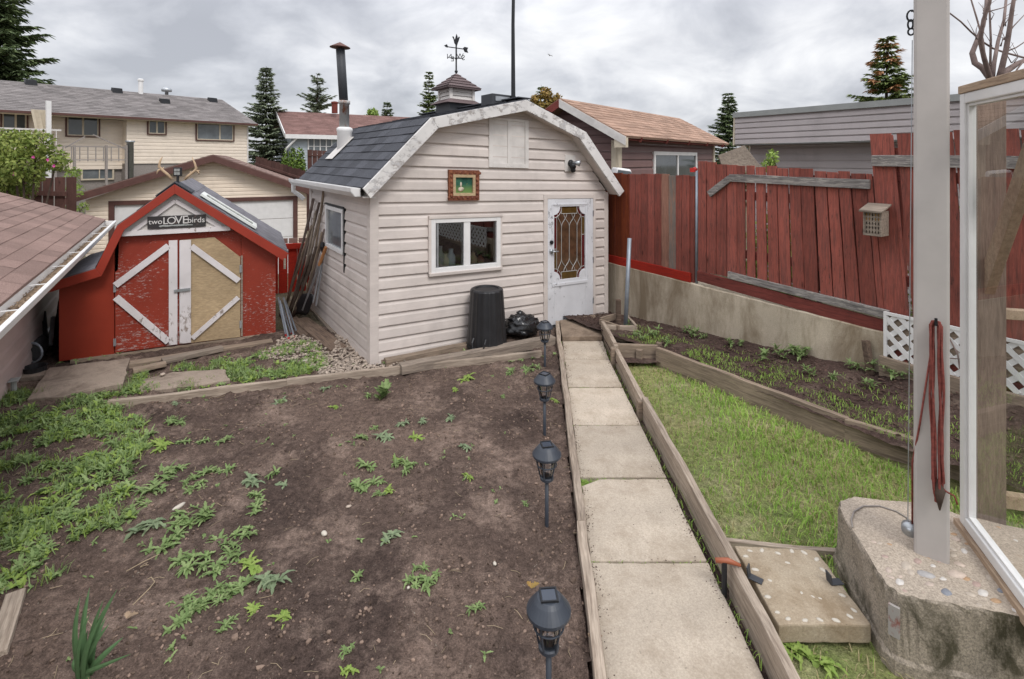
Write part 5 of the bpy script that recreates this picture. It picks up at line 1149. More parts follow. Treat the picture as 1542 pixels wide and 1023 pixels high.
for u, v, s_ in [(1365, 852, .03), (1338, 858, .018), (1395, 866, .032), (1382, 845, .02), (1440, 865, .036), (1400, 880, .02), (1355, 877, .022), (1425, 892, .024), (1445, 850, .022), (1372, 862, .02), (1340, 820, .012), (1325, 818, .014), (1316, 816, .012), (1333, 838, .014), (1470, 880, .022), (1455, 872, .018), (1480, 893, .024), (1500, 905, .02), (1462, 895, .018), (1490, 870, .02), (1440, 812, .02), (1452, 830, .018), (1435, 836, .02), (1475, 912, .016), (1510, 890, .022), (1530, 905, .024), (1420, 872, .016), (1405, 852, .014)]:
    p = G(u, v, BZ); put.append(p); peb((p.x-bc.x, p.y-bc.y, BZ-.2-.002), s_, (1.15, .75, .32), rnd.uniform(-.5, .9), par=bk)
tr_ = 0
while tr_ < 500 and len(put) < 75:
    tr_ += 1; p = G(rnd.uniform(1265, 1700), rnd.uniform(752, 930), BZ); s_ = rnd.uniform(.007, .016)
    if inside(p, [bc+(q-bc)*.93 for q in bt]) and all((p-q).length > .035 for q in put): put.append(p); peb((p.x-bc.x, p.y-bc.y, BZ-.2-.003), s_, (1.2, .8, .35), rnd.uniform(0, 3), par=bk)
m_ = MB(); m_.smooth = True; m_.tube([G(u, v, BZ)-Vector((bc.x, bc.y, .2))+Vector((0, 0, .006)) for u, v in ((1374, 792), (1366, 782), (1350, 772), (1325, 764), (1300, 764), (1286, 772), (1282, 785), (1284, 796))], .004, 6); m_.build('embedded_cable', M['stucco'], bk)
# steel clothesline post
pl_ = G(1376, 832, BZ); pr_ = G(1427, 838, BZ); pw = (pr_-pl_).length
pw *= .93; PF = Fr(pl_, (.80, -.60)); po = thing('steel_post', 'tall square grey steel post standing on the pebbled concrete base', 'post', PF)
m_ = MB(); m_.box(0, pw, 0, pw, -.02, 3.1); m_.build('column', M['steel_post'], po, bevel=.012)
def pf(u, v, y=-.01): return PF.on(u, v, 1, y)
m_ = MB(); m_.smooth = True; a = PF.on(1369, 793, 1, .05)
m_.tube([(a.x, .015, a.z), (a.x, .05, a.z)], .031, 18); m_.tube([(a.x, .012, a.z), (a.x, .053, a.z)], .012, 10); m_.build('pulley', M['galv'], po)
m_ = MB(); m_.box(a.x, .03, .02, .045, a.z-.035, a.z-.005); m_.build('pulley_bracket', M['galv'], po, bevel=.002)
m_ = MB(); m_.smooth = True
def loop(c, w_, h_, n=14, r=.0045): m_.tube([(c.x+w_*math.cos(2*PI*i/n), .05, c.z+h_*math.sin(2*PI*i/n)) for i in range(n+1)], r, 6, False)
loop(PF.on(1372, 24, 1, .05), .016, .026); loop(PF.on(1371, 37, 1, .05), .010, .022); loop(PF.on(1372, 48, 1, .05), .012, .016); m_.tube([(PF.on(1372, 17, 1, .05)), (0.01, .05, PF.on(1372, 17, 1, .05).z)], .005, 6); m_.build('hook_chain', M['black_metal'], po)
m_ = MB(); e0 = pf(1409, 487, -.02); m_.tube([(e0.x, .0, e0.z), (e0.x, -.05, e0.z), (e0.x, -.05, e0.z+.03)], .006, 6); m_.build('rope_hook', M['black_metal'], po)
rp_ = thing('red_rope', 'long coil of red rope hanging on a hook on the steel post', 'rope', PF)
m_ = MB(); m_.smooth = True
def strand(x0, x1, zt, zb, y, r=.0075, ph=0): 
    n = 26; pts = []
    for i in range(n+1):
        t = i/n; pts.append((x0+(x1-x0)*t+.004*math.sin(9*t+ph), y+.004*math.sin(14*t+ph), zt+(zb-zt)*t))
    return pts
zt = e0.z+.0; zb = pf(1409, 752).z
for k in range(5):
    ph = k*1.7; sgn = -1 if k % 2 else 1; wd_ = .012+.005*(k//2)
    down = strand(e0.x-wd_, e0.x-wd_+.01, zt-.01, zb+.02+.02*k, -.028-.007*(k % 3), ph=ph); up_ = strand(e0.x+wd_+.004, e0.x+wd_, zb+.02+.02*k, zt-.01, -.028-.007*((k+1) % 3), ph=ph+2)
    bot = [(e0.x-wd_*.5+.005, -.03, zb+.0+.02*k), (e0.x+wd_*.5, -.03, zb-.002+.02*k)]; top = [(e0.x+wd_*.6, -.04, zt+.012), (e0.x, -.045, zt+.016), (e0.x-wd_*.6, -.04, zt+.012)]
    m_.tube(down+bot+up_+top+[down[0]], .0052, 6, False)
m_.build('coil', M['rope'], rp_)
m_ = MB(); m_.smooth = True; q = pf(1413, 735); m_.tube([(q.x, -.03, q.z+.05), (q.x+.003, -.034, q.z+.0), (q.x+.004, -.03, q.z-.09)], [.006, .022, .003], 8); m_.build('rope_end', M['bark'], rp_)
m_ = MB(); m_.smooth = True; q = pf(1424, 745); m_.tube([(e0.x+.02, -.03, q.z+.04), (q.x, -.02, q.z+.02), (q.x+.03, -.02, q.z+.01), (q.x+.04, -.03, q.z-.02)], .004, 5); m_.build('frayed_end', M['rope'], rp_)
m_ = MB(); m_.smooth = True; a2 = PF.on(1385, 640, 1, -.012); m_.tube([(e0.x-.015, -.02, e0.z-.12), (a2.x, -.01, a2.z), (PF.on(1374, 700, 1, 0).x, .02, PF.on(1374, 700, 1, 0).z), (a.x+.012, .03, a.z+.03)], .0045, 6); m_.build('line', M['rope'], rp_)
m_ = MB(); m_.tube([(a.x-.005, .035, a.z+.03), (a.x+.012, .035, PF.on(1376, 60, 1, .03).z)], .0022, 5); m_.build('steel_line', M['galv'], rp_)
# ================================================================ GLAZED PANEL AND ITS TIMBER FRAME
q0 = G(1452, 792, .56); q1 = G(1542, 915, .56); dgl = (q1-q0).normalized()
PG = Fr(q0, dgl); gp_ = thing('glazed_panel', 'tall white framed glass panel standing on a timber sill beside the steel post', 'glazed panel', PG)
Lg = 1.5; Ht = PG.on(1448, 143, 1, 0).z; fw = .052
m_ = MB(); m_.box(0, fw, -.02, .03, .02, Ht); m_.box(fw, Lg, -.02, .03, .02, .02+fw); m_.box(fw, Lg, -.02, .03, Ht-fw, Ht); m_.build('frame', M['white'], gp_, bevel=.006)
m_ = MB(); m_.box(fw, fw+.014, -.008, .022, .02+fw, Ht-fw); m_.box(fw+.014, Lg, -.008, .022, .02+fw, .02+fw+.014); m_.box(fw+.014, Lg, -.008, .022, Ht-fw-.014, Ht-fw); m_.build('glazing_bead', M['white'], gp_, bevel=.002)
m_ = MB(); m_.quad((fw, .008, .07), (Lg, .008, .07), (Lg, .008, Ht-fw), (fw, .008, Ht-fw)); m_.build('pane', M['glass_clear'], gp_)
m_ = MB(); m_.box(-.03, Lg, -.035, .05, -.03, .018); m_.build('sill', M['timber_x'], gp_, bevel=.004)
m_ = MB(); m_.box(-.005, Lg, -.025, .045, Ht, Ht+.04); m_.build('head', M['timber_x'], gp_, bevel=.004)
tf = thing('timber_frame', 'raw timber framing with a diagonal brace seen through the glass panel', 'timber frame', PG)
pA, pB = PG.on(1466, 780, 1, .14), PG.on(1503, 780, 1, .14)
m_ = MB(); m_.box(pA.x, pA.x+.095, .10, .24, -.36, Ht); m_.build('post', M['timber'], tf, bevel=.004)
a_, b_ = PG.on(1486, 430, 1, .17), PG.on(1560, 215, 1, .17); m_ = MB(); m_.beam(a_+(a_-b_)*.15, b_+(b_-a_)*.3, .09, .045, (0, 1, 0)); m_.build('brace', M['timber_plain'], tf, bevel=.003)
bk_ = Fr(PG.world((pA.x+.05, .17, 0)), (.96, -.28))
def tbar(z, h, name, Lb=2.2):
    m_ = MB(); p = PG.loc(bk_.world((0, 0, 0))); q = PG.loc(bk_.world((Lb, 0, 0))); m_.beam((p.x, p.y, z), (q.x, q.y, z), .05, h); m_.build(name, M['timber_x'], tf, bevel=.003)
tbar(PG.on(1500, 474, 1, .2).z, .05, 'rail'); tbar(.06, .07, 'sill_beam')
# ================================================================ BACKGROUND BUILDINGS
# --- garage straight behind the barn
g0 = P(110, 300, 13.); GF = Fr((g0.x, g0.y, -.9), (1629, 790)); ga = thing('garage', 'cream sided garage with brown trimmed low gable roof and white overhead door', 'garage', GF)
pk = GF.on(322, 233); le = GF.on(104, 296); re = GF.on(478, 287)
Lw = re.x; zl, zp_ = le.z, pk.z
wl_, wr_ = .25, Lw-.3
m_ = MB(); gx = lambda z: wl_ if z < zl-.1 else wl_+(pk.x-wl_)*(z-zl+.1)/(zp_-zl+.0); gxr = lambda z: wr_ if z < zl-.1 else wr_+(pk.x-wr_)*(z-zl+.1)/(zp_-zl+.0)
da, db = GF.on(165, 309), GF.on(447, 309)
siding(m_, 0, zp_-.12, gx, gxr, .105, [(da.x, db.x, 0, da.z)], 0, .014, [zl-.1]); m_.quad((wr_, 0, 0), (wr_, 6.5, 0), (wr_, 6.5, zl-.1), (wr_, 0, zl-.1)); m_.build('wall', M['cream_siding'], ga)
m_ = MB()
for k in range(4):
    z0 = da.z*k/4; z1 = da.z*(k+1)/4-.012; m_.box(da.x+.09, db.x-.09, .03, .05, z0, z1)
m_.build('door', M['white'], ga, bevel=.004)
m_ = MB(); m_.box(da.x-.02, da.x+.1, -.03, .05, 0, da.z+.1); m_.box(db.x-.1, db.x+.02, -.03, .05, 0, da.z+.1); m_.box(da.x+.1, db.x-.1, -.03, .05, da.z-.01, da.z+.1); m_.build('door_frame', M['brown_trim'], ga)
m_ = MB()
for a, b in ((le, pk), (pk, re)):
    q = ((a.x, -.3, a.z), (a.x, 6.8, a.z), (b.x, 6.8, b.z), (b.x, -.3, b.z)); q = (q[1], q[0], q[3], q[2]) if b.x < a.x or a is le else (q[3], q[2], q[1], q[0])
    slab(m_, *q, .05); shingles(m_, *q, .16, .4, .01)
m_.build('roof', M['roof_maroon'], ga)
for a, b in ((le, pk), (pk, re)):
    m_ = MB(); m_.prism([(a.x, -.33, a.z-.02), (b.x, -.33, b.z-.02), (b.x, -.33, b.z-.19), (a.x, -.33, a.z-.19)], (0, .03, 0)); m_.build('rake_board', M['brown_trim'], ga)
# --- long beige house on the left
h0 = P(373, 250, 34.); HF = Fr((h0.x, h0.y, -2.0), (579, 790)); ho_ = thing('beige_house', 'long two storey beige house with grey shingle roof at the far left', 'house', HF)
ev = HF.on(388, 187, 1, -.6); rg = HF.on(376, 154, 1, 3.6); lx = -22.
cr_ = HF.on(191, 240); 
m_ = MB(); zt = HF.on(373, 190).z; wz = HF.on(300, 246).z
def hop(u0, v0, u1, v1, y=0): a, b = HF.on(u0, v1, 1, y), HF.on(u1, v0, 1, y); return (a.x, b.x, a.z, b.z)
o1, o2 = hop(221, 181, 250, 203), hop(294, 186.5, 352, 212)
siding(m_, wz, zt, lambda z: cr_.x, lambda z: 0, .2, [o1, o2], 0, .02)
y2 = .7
o3 = hop(98, 174, 150, 206, y2); o0 = hop(0, 168, 42, 206, y2)
siding(m_, wz-.3, zt, lambda z: lx, lambda z: cr_.x, .2, [o3, o0], y2, .02); m_.quad((cr_.x, y2, wz-.3), (cr_.x, 0, wz-.3), (cr_.x, 0, zt), (cr_.x, y2, zt)); m_.quad((0, 0, wz), (0, 7.5, wz), (0, 7.5, zt), (0, 0, zt)); m_.build('wall', M['beige_siding'], ho_)
o4 = hop(122, 248, 172, 272, y2)
m_ = MB(); m_.box(lx, 0, y2+.12, 7, -1, wz-.3 if False else wz-.3); m_.box(cr_.x, 0, .05, 7, -1, wz); m_.build('foundation', M['stucco'], ho_)
for o_, y, gm, mu in ((o1, 0, 'dark_glass', (.5,)), (o2, 0, 'grey_glass', (.62,)), (o3, y2, 'dark_glass', (.5,)), (o0, y2, 'dark_glass', (.55,))):
    w_ = window(ho_, o_[0], o_[1], o_[2], o_[3], y-.03, .06, .08, M['brown_trim'], M[gm], (), name='window')
    m_ = MB(); x0, x1, z0, z1 = o_[0]+.06, o_[1]-.06, o_[2]+.06, o_[3]-.06; t_ = .06; yy = y-.07
    m_.box(x0, x1, yy, yy+.03, z0, z0+t_); m_.box(x0, x1, yy, yy+.03, z1-t_, z1); m_.box(x0, x0+t_, yy, yy+.03, z0+t_, z1-t_); m_.box(x1-t_, x1, yy, yy+.03, z0+t_, z1-t_)
    for q in mu: m_.box(x0+(x1-x0)*q-.04, x0+(x1-x0)*q+.04, yy, yy+.03, z0+t_, z1-t_)
    m_.build('sash', M['cream_trim'], w_)
window(ho_, o4[0], o4[1], o4[2], o4[3], y2+.08, .08, .08, M['cream_trim'], M['grey_glass'], (.55,))
m_ = MB(); q = ((lx-1, -.6, ev.z), (ev.x, -.6, ev.z), (ev.x-.3, rg.y, rg.z), (lx-1, rg.y, rg.z)); slab(m_, *q, .08); shingles(m_, *q, .24, .5, .02, .006); q2 = ((ev.x, 7.9, ev.z), (lx-1, 7.9, ev.z), (lx-1, rg.y, rg.z), (ev.x-.3, rg.y, rg.z)); slab(m_, *q2, .08); m_.build('roof', M['roof_grey'], ho_)
m_ = MB(); m_.box(lx-1, ev.x, -.68, -.58, ev.z-.10, ev.z+.01); m_.build('gutter', M['brown_trim'], ho_)
m_ = MB(); m_.box(lx-1, ev.x-.05, -.58, .02, ev.z-.14, ev.z-.10); m_.build('soffit', M['cream_trim'], ho_)
m_ = MB(); m_.box(-.06, .03, -.035, .05, wz, zt); m_.build('corner_trim', M['white_dirty'], ho_)
def on_roof(u, v):
    n_ = Vector((0, -(rg.z-ev.z), rg.y+.6)); a = HF.loc(EYE); b = HF.loc(EYE+ray(u, v)); d = b-a; p0 = Vector((0, -.6, ev.z)); t = (p0-a).dot(n_)/d.dot(n_); return a+d*t
c_ = on_roof(212, 141); m_ = MB(); m_.smooth = False; m_.lathe([(.13, -.3), (.13, .75), (.17, .76), (.17, .86), (.1, .9)], 14, c_); m_.build('vent_pipe', M['white'], ho_)
c_ = on_roof(251, 141); m_ = MB(); m_.smooth = True; m_.lathe([(.1, -.2), (.1, .1), (.28, .12), (.3, .25), (.2, .38), (.05, .42)], 14, c_); m_.build('turbine_vent', M['galv'], ho_)
for u, v in ((46, 127), (176, 139), (248, 155), (320, 153)):
    c_ = on_roof(u, v); m_ = MB(); m_.hexa([c_+Vector(p) for p in ((-.25, -.2, -.1), (.25, -.2, -.1), (.25, .3, -.1), (-.25, .3, -.1), (-.22, -.16, .22), (.22, -.16, .22), (.2, .25, .28), (-.2, .25, .28))]); m_.build('roof_vent', M['black_metal'], ho_)
# balcony with post, railing and stairs
def hb(u, v, y): return HF.on(u, v, 1, y)
a = hb(73, 165, -1.2); b = hb(73, 245, -1.2); m_ = MB(); m_.box(a.x-.09, a.x+.09, -1.29, -1.11, b.z-1.5, a.z+.4); m_.build('balcony_post', M['white'], ho_)
m_ = MB(); c_ = hb(66, 182, -.6); 
for i in range(6): m_.hexa([(c_.x-.35+.1*i, -1.0+.05*(i % 2), hb(66, 205, -1).z), (c_.x-.25+.1*i, -1.05+.05*(i % 2), hb(66, 205, -1).z), (c_.x-.25+.1*i, -1.0+.05*(i % 2), hb(66, 205, -1).z), (c_.x-.35+.1*i, -.95+.05*(i % 2), hb(66, 205, -1).z)]+[(c_.x-.55+.1*i, -1.0, hb(66, 166, -1).z), (c_.x-.45+.1*i, -1.05, hb(66, 166, -1).z), (c_.x-.45+.1*i, -1.0, hb(66, 166, -1).z), (c_.x-.55+.1*i, -.95, hb(66, 166, -1).z)])
m_.build('curtain', M['cream_trim'], ho_)
a = hb(92, 222, -1.2); zf = a.z; m_ = MB(); m_.box(lx, a.x, -1.3, y2, zf-.25, zf); m_.build('balcony_floor', M['cream_trim'], ho_)
m_ = MB(); zr_ = hb(40, 196, -1.2).z
m_.box(lx, a.x, -1.26, -1.2, zr_, zr_+.08); k = lx
while k < a.x: m_.box(k, k+.03, -1.25, -1.22, zf, zr_); k += .22
m_.build('railing', M['white_dirty'], ho_)
m_ = MB(); x0, x1 = hb(82, 240, -1.6).x, hb(190, 240, -1.6).x
for (u0, v0, u1, v1) in ((82, 220, 190, 222), (98, 223, 128, 206), (140, 203, 190, 225), (82, 241, 190, 241)):
    a, b = hb(u0, v0, -1.6), hb(u1, v1, -1.6); m_.beam(a, b, .05, .06)
for i in range(10): x = x0+(x1-x0)*i/9; m_.box(x-.02, x+.02, -1.62, -1.58, hb(130, 243, -1.6).z, hb(130, 221, -1.6).z)
for u in (83, 112, 160, 190): x = hb(u, 240, -1.6).x; m_.box(x-.05, x+.05, -1.66, -1.56, -1, hb(u, 219, -1.6).z)
m_.build('stair_railing', M['stucco'], ho_)
a = hb(196, 215, -1.5); m_ = MB(); m_.smooth = True; m_.lathe([(.16, -3.0), (.16, 0), (.22, .02), (.22, .1)], 12, (a.x, -1.5, a.z)); m_.build('flue', M['galv'], ho_)
# --- pale blue house with red-brown roof in the centre
c0 = P(440, 225, 40.); CF = Fr((c0.x, c0.y, -2.5), (1177, 790)); ch_ = thing('pale_blue_house', 'pale blue house with red brown roof behind the rusty shed chimney', 'house', CF)
ez = CF.on(446, 203, 1, -.5); rgz = CF.on(424, 167, 1, 3.0); 
m_ = MB(); siding(m_, 0, ez.z-.1, lambda z: 0, lambda z: 14, .2, (), 0, .02)
gpk = (3.4, rgz.z-.15)
m_.add([(0, 0, 0), (0, 6.8, 0), (0, 6.8, ez.z-.1), (0, 3.4, gpk[1]), (0, 0, ez.z-.1)], [(0, 1, 2, 3, 4)][::-1]); m_.build('wall', M['pale_blue_siding'], ch_)
m_ = MB(); q = ((-.6, -.5, ez.z), (14.5, -.5, ez.z), (14.5, 3.4, rgz.z), (-.6, 3.4, rgz.z)); slab(m_, *q, .08); shingles(m_, *q, .24, .5, .02, .005); q = ((14.5, 7.3, ez.z), (-.6, 7.3, ez.z), (-.6, 3.4, rgz.z), (14.5, 3.4, rgz.z)); slab(m_, *q, .08); m_.build('roof', M['roof_red'], ch_)
m_ = MB(); m_.box(-.6, 14.5, -.62, -.48, ez.z-.3, ez.z+.02); m_.build('gutter', M['white'], ch_)
m_ = MB(); m_.beam((-.62, -.5, ez.z-.05), (-.62, 3.4, rgz.z-.05), .06, .3, (0, 0, 1)); m_.beam((-.62, 3.4, rgz.z-.05), (-.62, 7.3, ez.z-.05), .06, .3, (0, 0, 1)); m_.build('rake_board', M['white'], ch_)
a, b = CF.on(463, 222), CF.on(500, 208); w_ = window(ch_, a.x, b.x, a.z-.6, b.z, -.03, .09, .08, M['white'], M['grey_glass'], (.25, .5, .75), bars=(.5,), mw=.08)
m_ = MB(); p = CF.on(444, 206); m_.tube([(p.x+.05, -.5, ez.z-.25), (-.4, -.2, ez.z-1.0), (-.5, -.1, ez.z-1.2), (-.5, -.1, 0)], .08, 8); m_.build('downspout', M['white'], ch_)
p = CF.on(504, 160, 1, 2.6); m_ = MB(); m_.lathe([(.25, -.6), (.25, .2), (.3, .22), (.3, .35), (.1, .4)], 12, p); m_.build('chimney_pot', M['red_board'], ch_)
# --- brown outbuilding right of the shed
E_ = P(964, 205, 9.2); BF = Fr((E_.x-.35, E_.y+.25, 0), (619, 790)); br = thing('brown_shed', 'brown sided shed with tan shingle roof and white window behind the red fence', 'shed', BF)
pe = BF.on(970, 207, 1, -.3)      # eave line height at front
ze = pe.z; pky = BF.on(842.5, 148, 0, -.35); yp, zpk = pky.y, pky.z
LB = BF.on(1097, 216, 1, -.3).x-.3; dep = 2*yp+.0
wz1 = ze-.03
wa, wb_ = BF.on(982, 262, 1, 0), BF.on(1047, 230, 1, 0); wz0 = wa.z-.25
m_ = MB(); siding(m_, 0, wz1, lambda z: 0, lambda z: LB, .15, [(wa.x, wb_.x, wz0, wb_.z)], 0, .026)
m_.sm = m_.sm; g = MB(); siding(g, 0, zpk-.12, lambda z: -(dep) if z < wz1 else -(dep)+(dep-yp)*(z-wz1)/(zpk-.12-wz1), lambda z: 0 if z < wz1 else -yp*(z-wz1)/(zpk-.12-wz1), .15, (), 0, .026, [wz1]); side(g)
off_ = len(m_.v); m_.v += g.v; m_.f += [tuple(i+off_ for i in t) for t in g.f]; m_.m += g.m; m_.sm += g.sm; m_.build('wall', M['brown_siding'], br)
m_ = MB(); q = ((-.35, -.32, ze), (LB+.3, -.32, ze), (LB+.3, yp, zpk), (-.35, yp, zpk)); slab(m_, *q, .04); shingles(m_, *q, .135, .33, .009, .003); q = ((LB+.3, 2*yp+.32, ze), (-.35, 2*yp+.32, ze), (-.35, yp, zpk), (LB+.3, yp, zpk)); slab(m_, *q, .04); shingles(m_, *q, .2, .5, .009); m_.build('roof', M['roof_tan'], br)
for sg_, yy in ((1, -.34), (-1, 2*yp+.34)):
    m_ = MB(); m_.prism([(-.37, yy, ze-.02), (-.37, yp, zpk-.02), (-.37, yp, zpk-.17), (-.37, yy, ze-.17)], (.03, 0, 0)); m_.build('rake_board', M['white_dirty'] if sg_ > 0 else M['red_board'], br)
m_ = MB(); m_.box(-.03, .10, -.04, .0, 0, wz1); m_.box(-.04, .0, .0, .10, 0, wz1-.03); m_.build('corner_trim', M['cream_trim'], br); m_ = MB(); m_.box(LB-.1, LB+.02, -.04, 0, 0, wz1); m_.build('corner_trim', M['cream_trim'], br)
m_ = MB(); m_.box(-.36, -.28, -.345, -.12, ze-.20, ze-.03); m_.build('eave_block', M['cream_trim'], br)
for i in range(5):
    x = .35+i*(LB-.3)/4.2; m_ = MB(); m_.beam((x, -.31, ze-.055), (x, .1, ze+.12), .045, .09); m_.build('rafter_tail', M['red_board'], br)
m_ = MB(); m_.box(-.3, LB+.3, -.2, .0, ze-.04, ze-.02) if 0 else m_.beam((-.3, -.16, ze-.0), (LB+.25, -.16, ze-.0), .26, .015, (0, -.55, 1)); m_.build('soffit', M['red_board'], br)
window(br, wa.x, wb_.x, wz0, wb_.z, -.01, .075, .04, M['white'], M['dark_glass'], (.52,), mw=.06)
# --- long grey sided building at right
NF = Fr(FN.world((0, 3.2, 0)), (.5356, -.8445)); NF.O.z = .2; gb = thing('grey_building', 'long grey sided building with an overhanging flat edged upper wall beyond the fence', 'building', NF)
a0_ = NF.on(1113, 178, 1, -.35); b0_ = NF.on(1107, 217, 1, -.55); zt_, zb_ = a0_.z, b0_.z
xa_ = a0_.x
m_ = MB(); siding(m_, zb_, zt_, lambda z: xa_, lambda z: xa_+9, (zt_-zb_)/5.0, (), -.45, .02); m_.build('upper_wall', M['grey_siding'], gb)
m_ = MB(); siding(m_, 0, zb_, lambda z: xa_+.05, lambda z: xa_+9, .115, (), -.1, .014); m_.build('wall', M['grey_siding'], gb)
m_ = MB(); m_.box(xa_-.02, xa_+9, -.50, .4, zt_, zt_+.085); m_.build('roof_edge', M['utility'], gb)
m_ = MB(); m_.box(xa_, xa_+9, -.45, -.1, zb_-.02, zb_-.002); m_.build('soffit', M['utility'], gb)
m_ = MB(); m_.prism([(xa_-.01, -.45, zt_-.0), (xa_-.01, .5, zt_-.0), (xa_-.01, .9, zb_-.1), (xa_-.01, -.47, zb_-.02)], (-.03, 0, 0)); m_.prism([(xa_+.02, -.1, 0), (xa_+.02, 3, 0), (xa_+.02, 3, zb_), (xa_+.02, -.1, zb_)], (-.02, 0, 0)); m_.build('end_panel', M['cream_trim'], gb)
# ---------------------------------------------------------------- small things beyond the fences
def tilt_board(name, label, px, Y, th, m):
    pts = [P(u, v, Y+dy) for u, v, dy in px]; c_ = sum(pts, Vector())/len(pts); n_ = (pts[1]-pts[0]).cross(pts[2]-pts[0]).normalized()*th; mb = MB(); mb.prism([p-c_ for p in pts], n_); o = mb.build(name, m, bevel=.003); o.location = c_; return tag(o, label, 'board')
tilt_board('leaning_board', 'pale weathered sheet of plywood leaning behind the red fence', [(1082, 234, 0), (1121, 219, .25), (1147, 252, .25), (1094, 268, 0)], 7.2, .02, M['plank_grey'])
rf_ = thing('red_reflector', 'red plastic reflector on the top of the steel fence post', 'reflector', loc=FN.world((1.455, .03, 2.075))); m_ = MB(); m_.smooth = True; m_.lathe([(.01, -.015), (.03, 0), (.032, .01), (.008, .02)], 10); m_.v = [(v[0], v[2]*.8, v[1]) for v in m_.v]; m_.build('disc', M['red_paint'], rf_); m_ = MB(); m_.box(-.06, .0, -.008, .008, -.03, .02); m_.build('tab', M['red_paint'], rf_)
vc = thing('utility_trailer', 'white rounded cap of a trailer showing above the fence beside the shed roof', 'trailer', loc=P(938, 262, 8.2)); m_ = MB(); m_.smooth = True; m_.hexa([(-.22, -.1, -.6), (.16, -.1, -.6), (.16, .5, -.6), (-.22, .5, -.6), (-.10, -.06, .10), (.12, -.06, .07), (.12, .4, .07), (-.10, .4, .10)]); m_.build('shell', M['white'], vc, bevel=.03); m_ = MB(); m_.quad((-.09, -.083, .065), (.10, -.083, .04), (.125, -.096, -.02), (-.11, -.096, -.01)); m_.build('window', M['dark_glass'], vc); m_ = MB(); m_.box(-.2, .14, -.115, -.1, -.10, -.05); m_.build('red_stripe', M['red_paint'], vc)
# white post and dark plastic behind the gap between fence sections
m_ = MB(); m_.box(-.02, .035, 0, .02, -.8, .0); o = m_.build('white_batten', M['white_sash']); o.location = FN.world((1.46, .35, 1.58)); tag(o, 'white batten showing through the gap between two fence sections', 'batten')
# red lane fence between barn and shed
lf = thing('lane_fence', 'bright red board fence between the barn and the shed corner', 'fence', loc=(0, 0, 0))
LA, LBp = P(405, 440, 8.6), P(500, 440, 8.9); LF = Fr((LA.x, LA.y, -.2), (LBp.x-LA.x, LBp.y-LA.y)); lf.matrix_world = LF.mat(); LL = (LBp-LA).length
zt_l = LF.on(450, 366).z; m_ = MB(); x = 0
while x < LL: m_.box(x, min(LL, x+.135), rnd.uniform(-.004, .004), .02, .0, zt_l-.06); x += .145
m_.build('board_panel', M['bright_red_board'], lf)
m_ = MB(); m_.box(0, LL, -.05, .0, zt_l-.09, zt_l-.0); m_.build('top_rail', M['bright_red_board'], lf, bevel=.004)
m_ = MB(); x = 0
while x < LL: m_.box(x, x+.13, .02, .045, zt_l, zt_l+.08); x += .15
m_.build('cap_blocks', M['roof_maroon'], lf)
# brown fences further away
def far_fence(label, u0, v0, Y0, u1, v1, Y1, zb, wd=.14):
    a, b = P(u0, v0, Y0), P(u1, v1, Y1); fr = Fr((a.x, a.y, zb), (b.x-a.x, b.y-a.y)); L_ = Vector((b.x-a.x, b.y-a.y)).length; t = thing('board_fence', label, 'fence', fr); m_ = MB(); x = 0
    while x < L_: k = x/L_; h = a.z+(b.z-a.z)*k-zb; m_.box(x, x+wd-.02, 0, .025, 0, h+rnd.uniform(-.03, .03)); x += wd
    m_.build('board_panel', M['brown_fence'], t); m_ = MB(); h0_, h1_ = a.z-zb, b.z-zb; m_.beam((0, -.03, h0_-.35), (L_, -.03, h1_-.35), .05, .1); m_.build('rail', M['brown_fence'], t)
far_fence('dark brown fence with gaps under the pink flowering shrub', -30, 262, 10.6, 101, 268, 11.4, -.6, .19)
far_fence('dark brown fence on the slope below the arborvitae shrubs', 385, 236, 26, 470, 262, 24, -2, .3)
far_fence('brown fence beside the pale blue house right of the arborvitae', 463, 226, 34, 530, 229, 35, -2, .3)
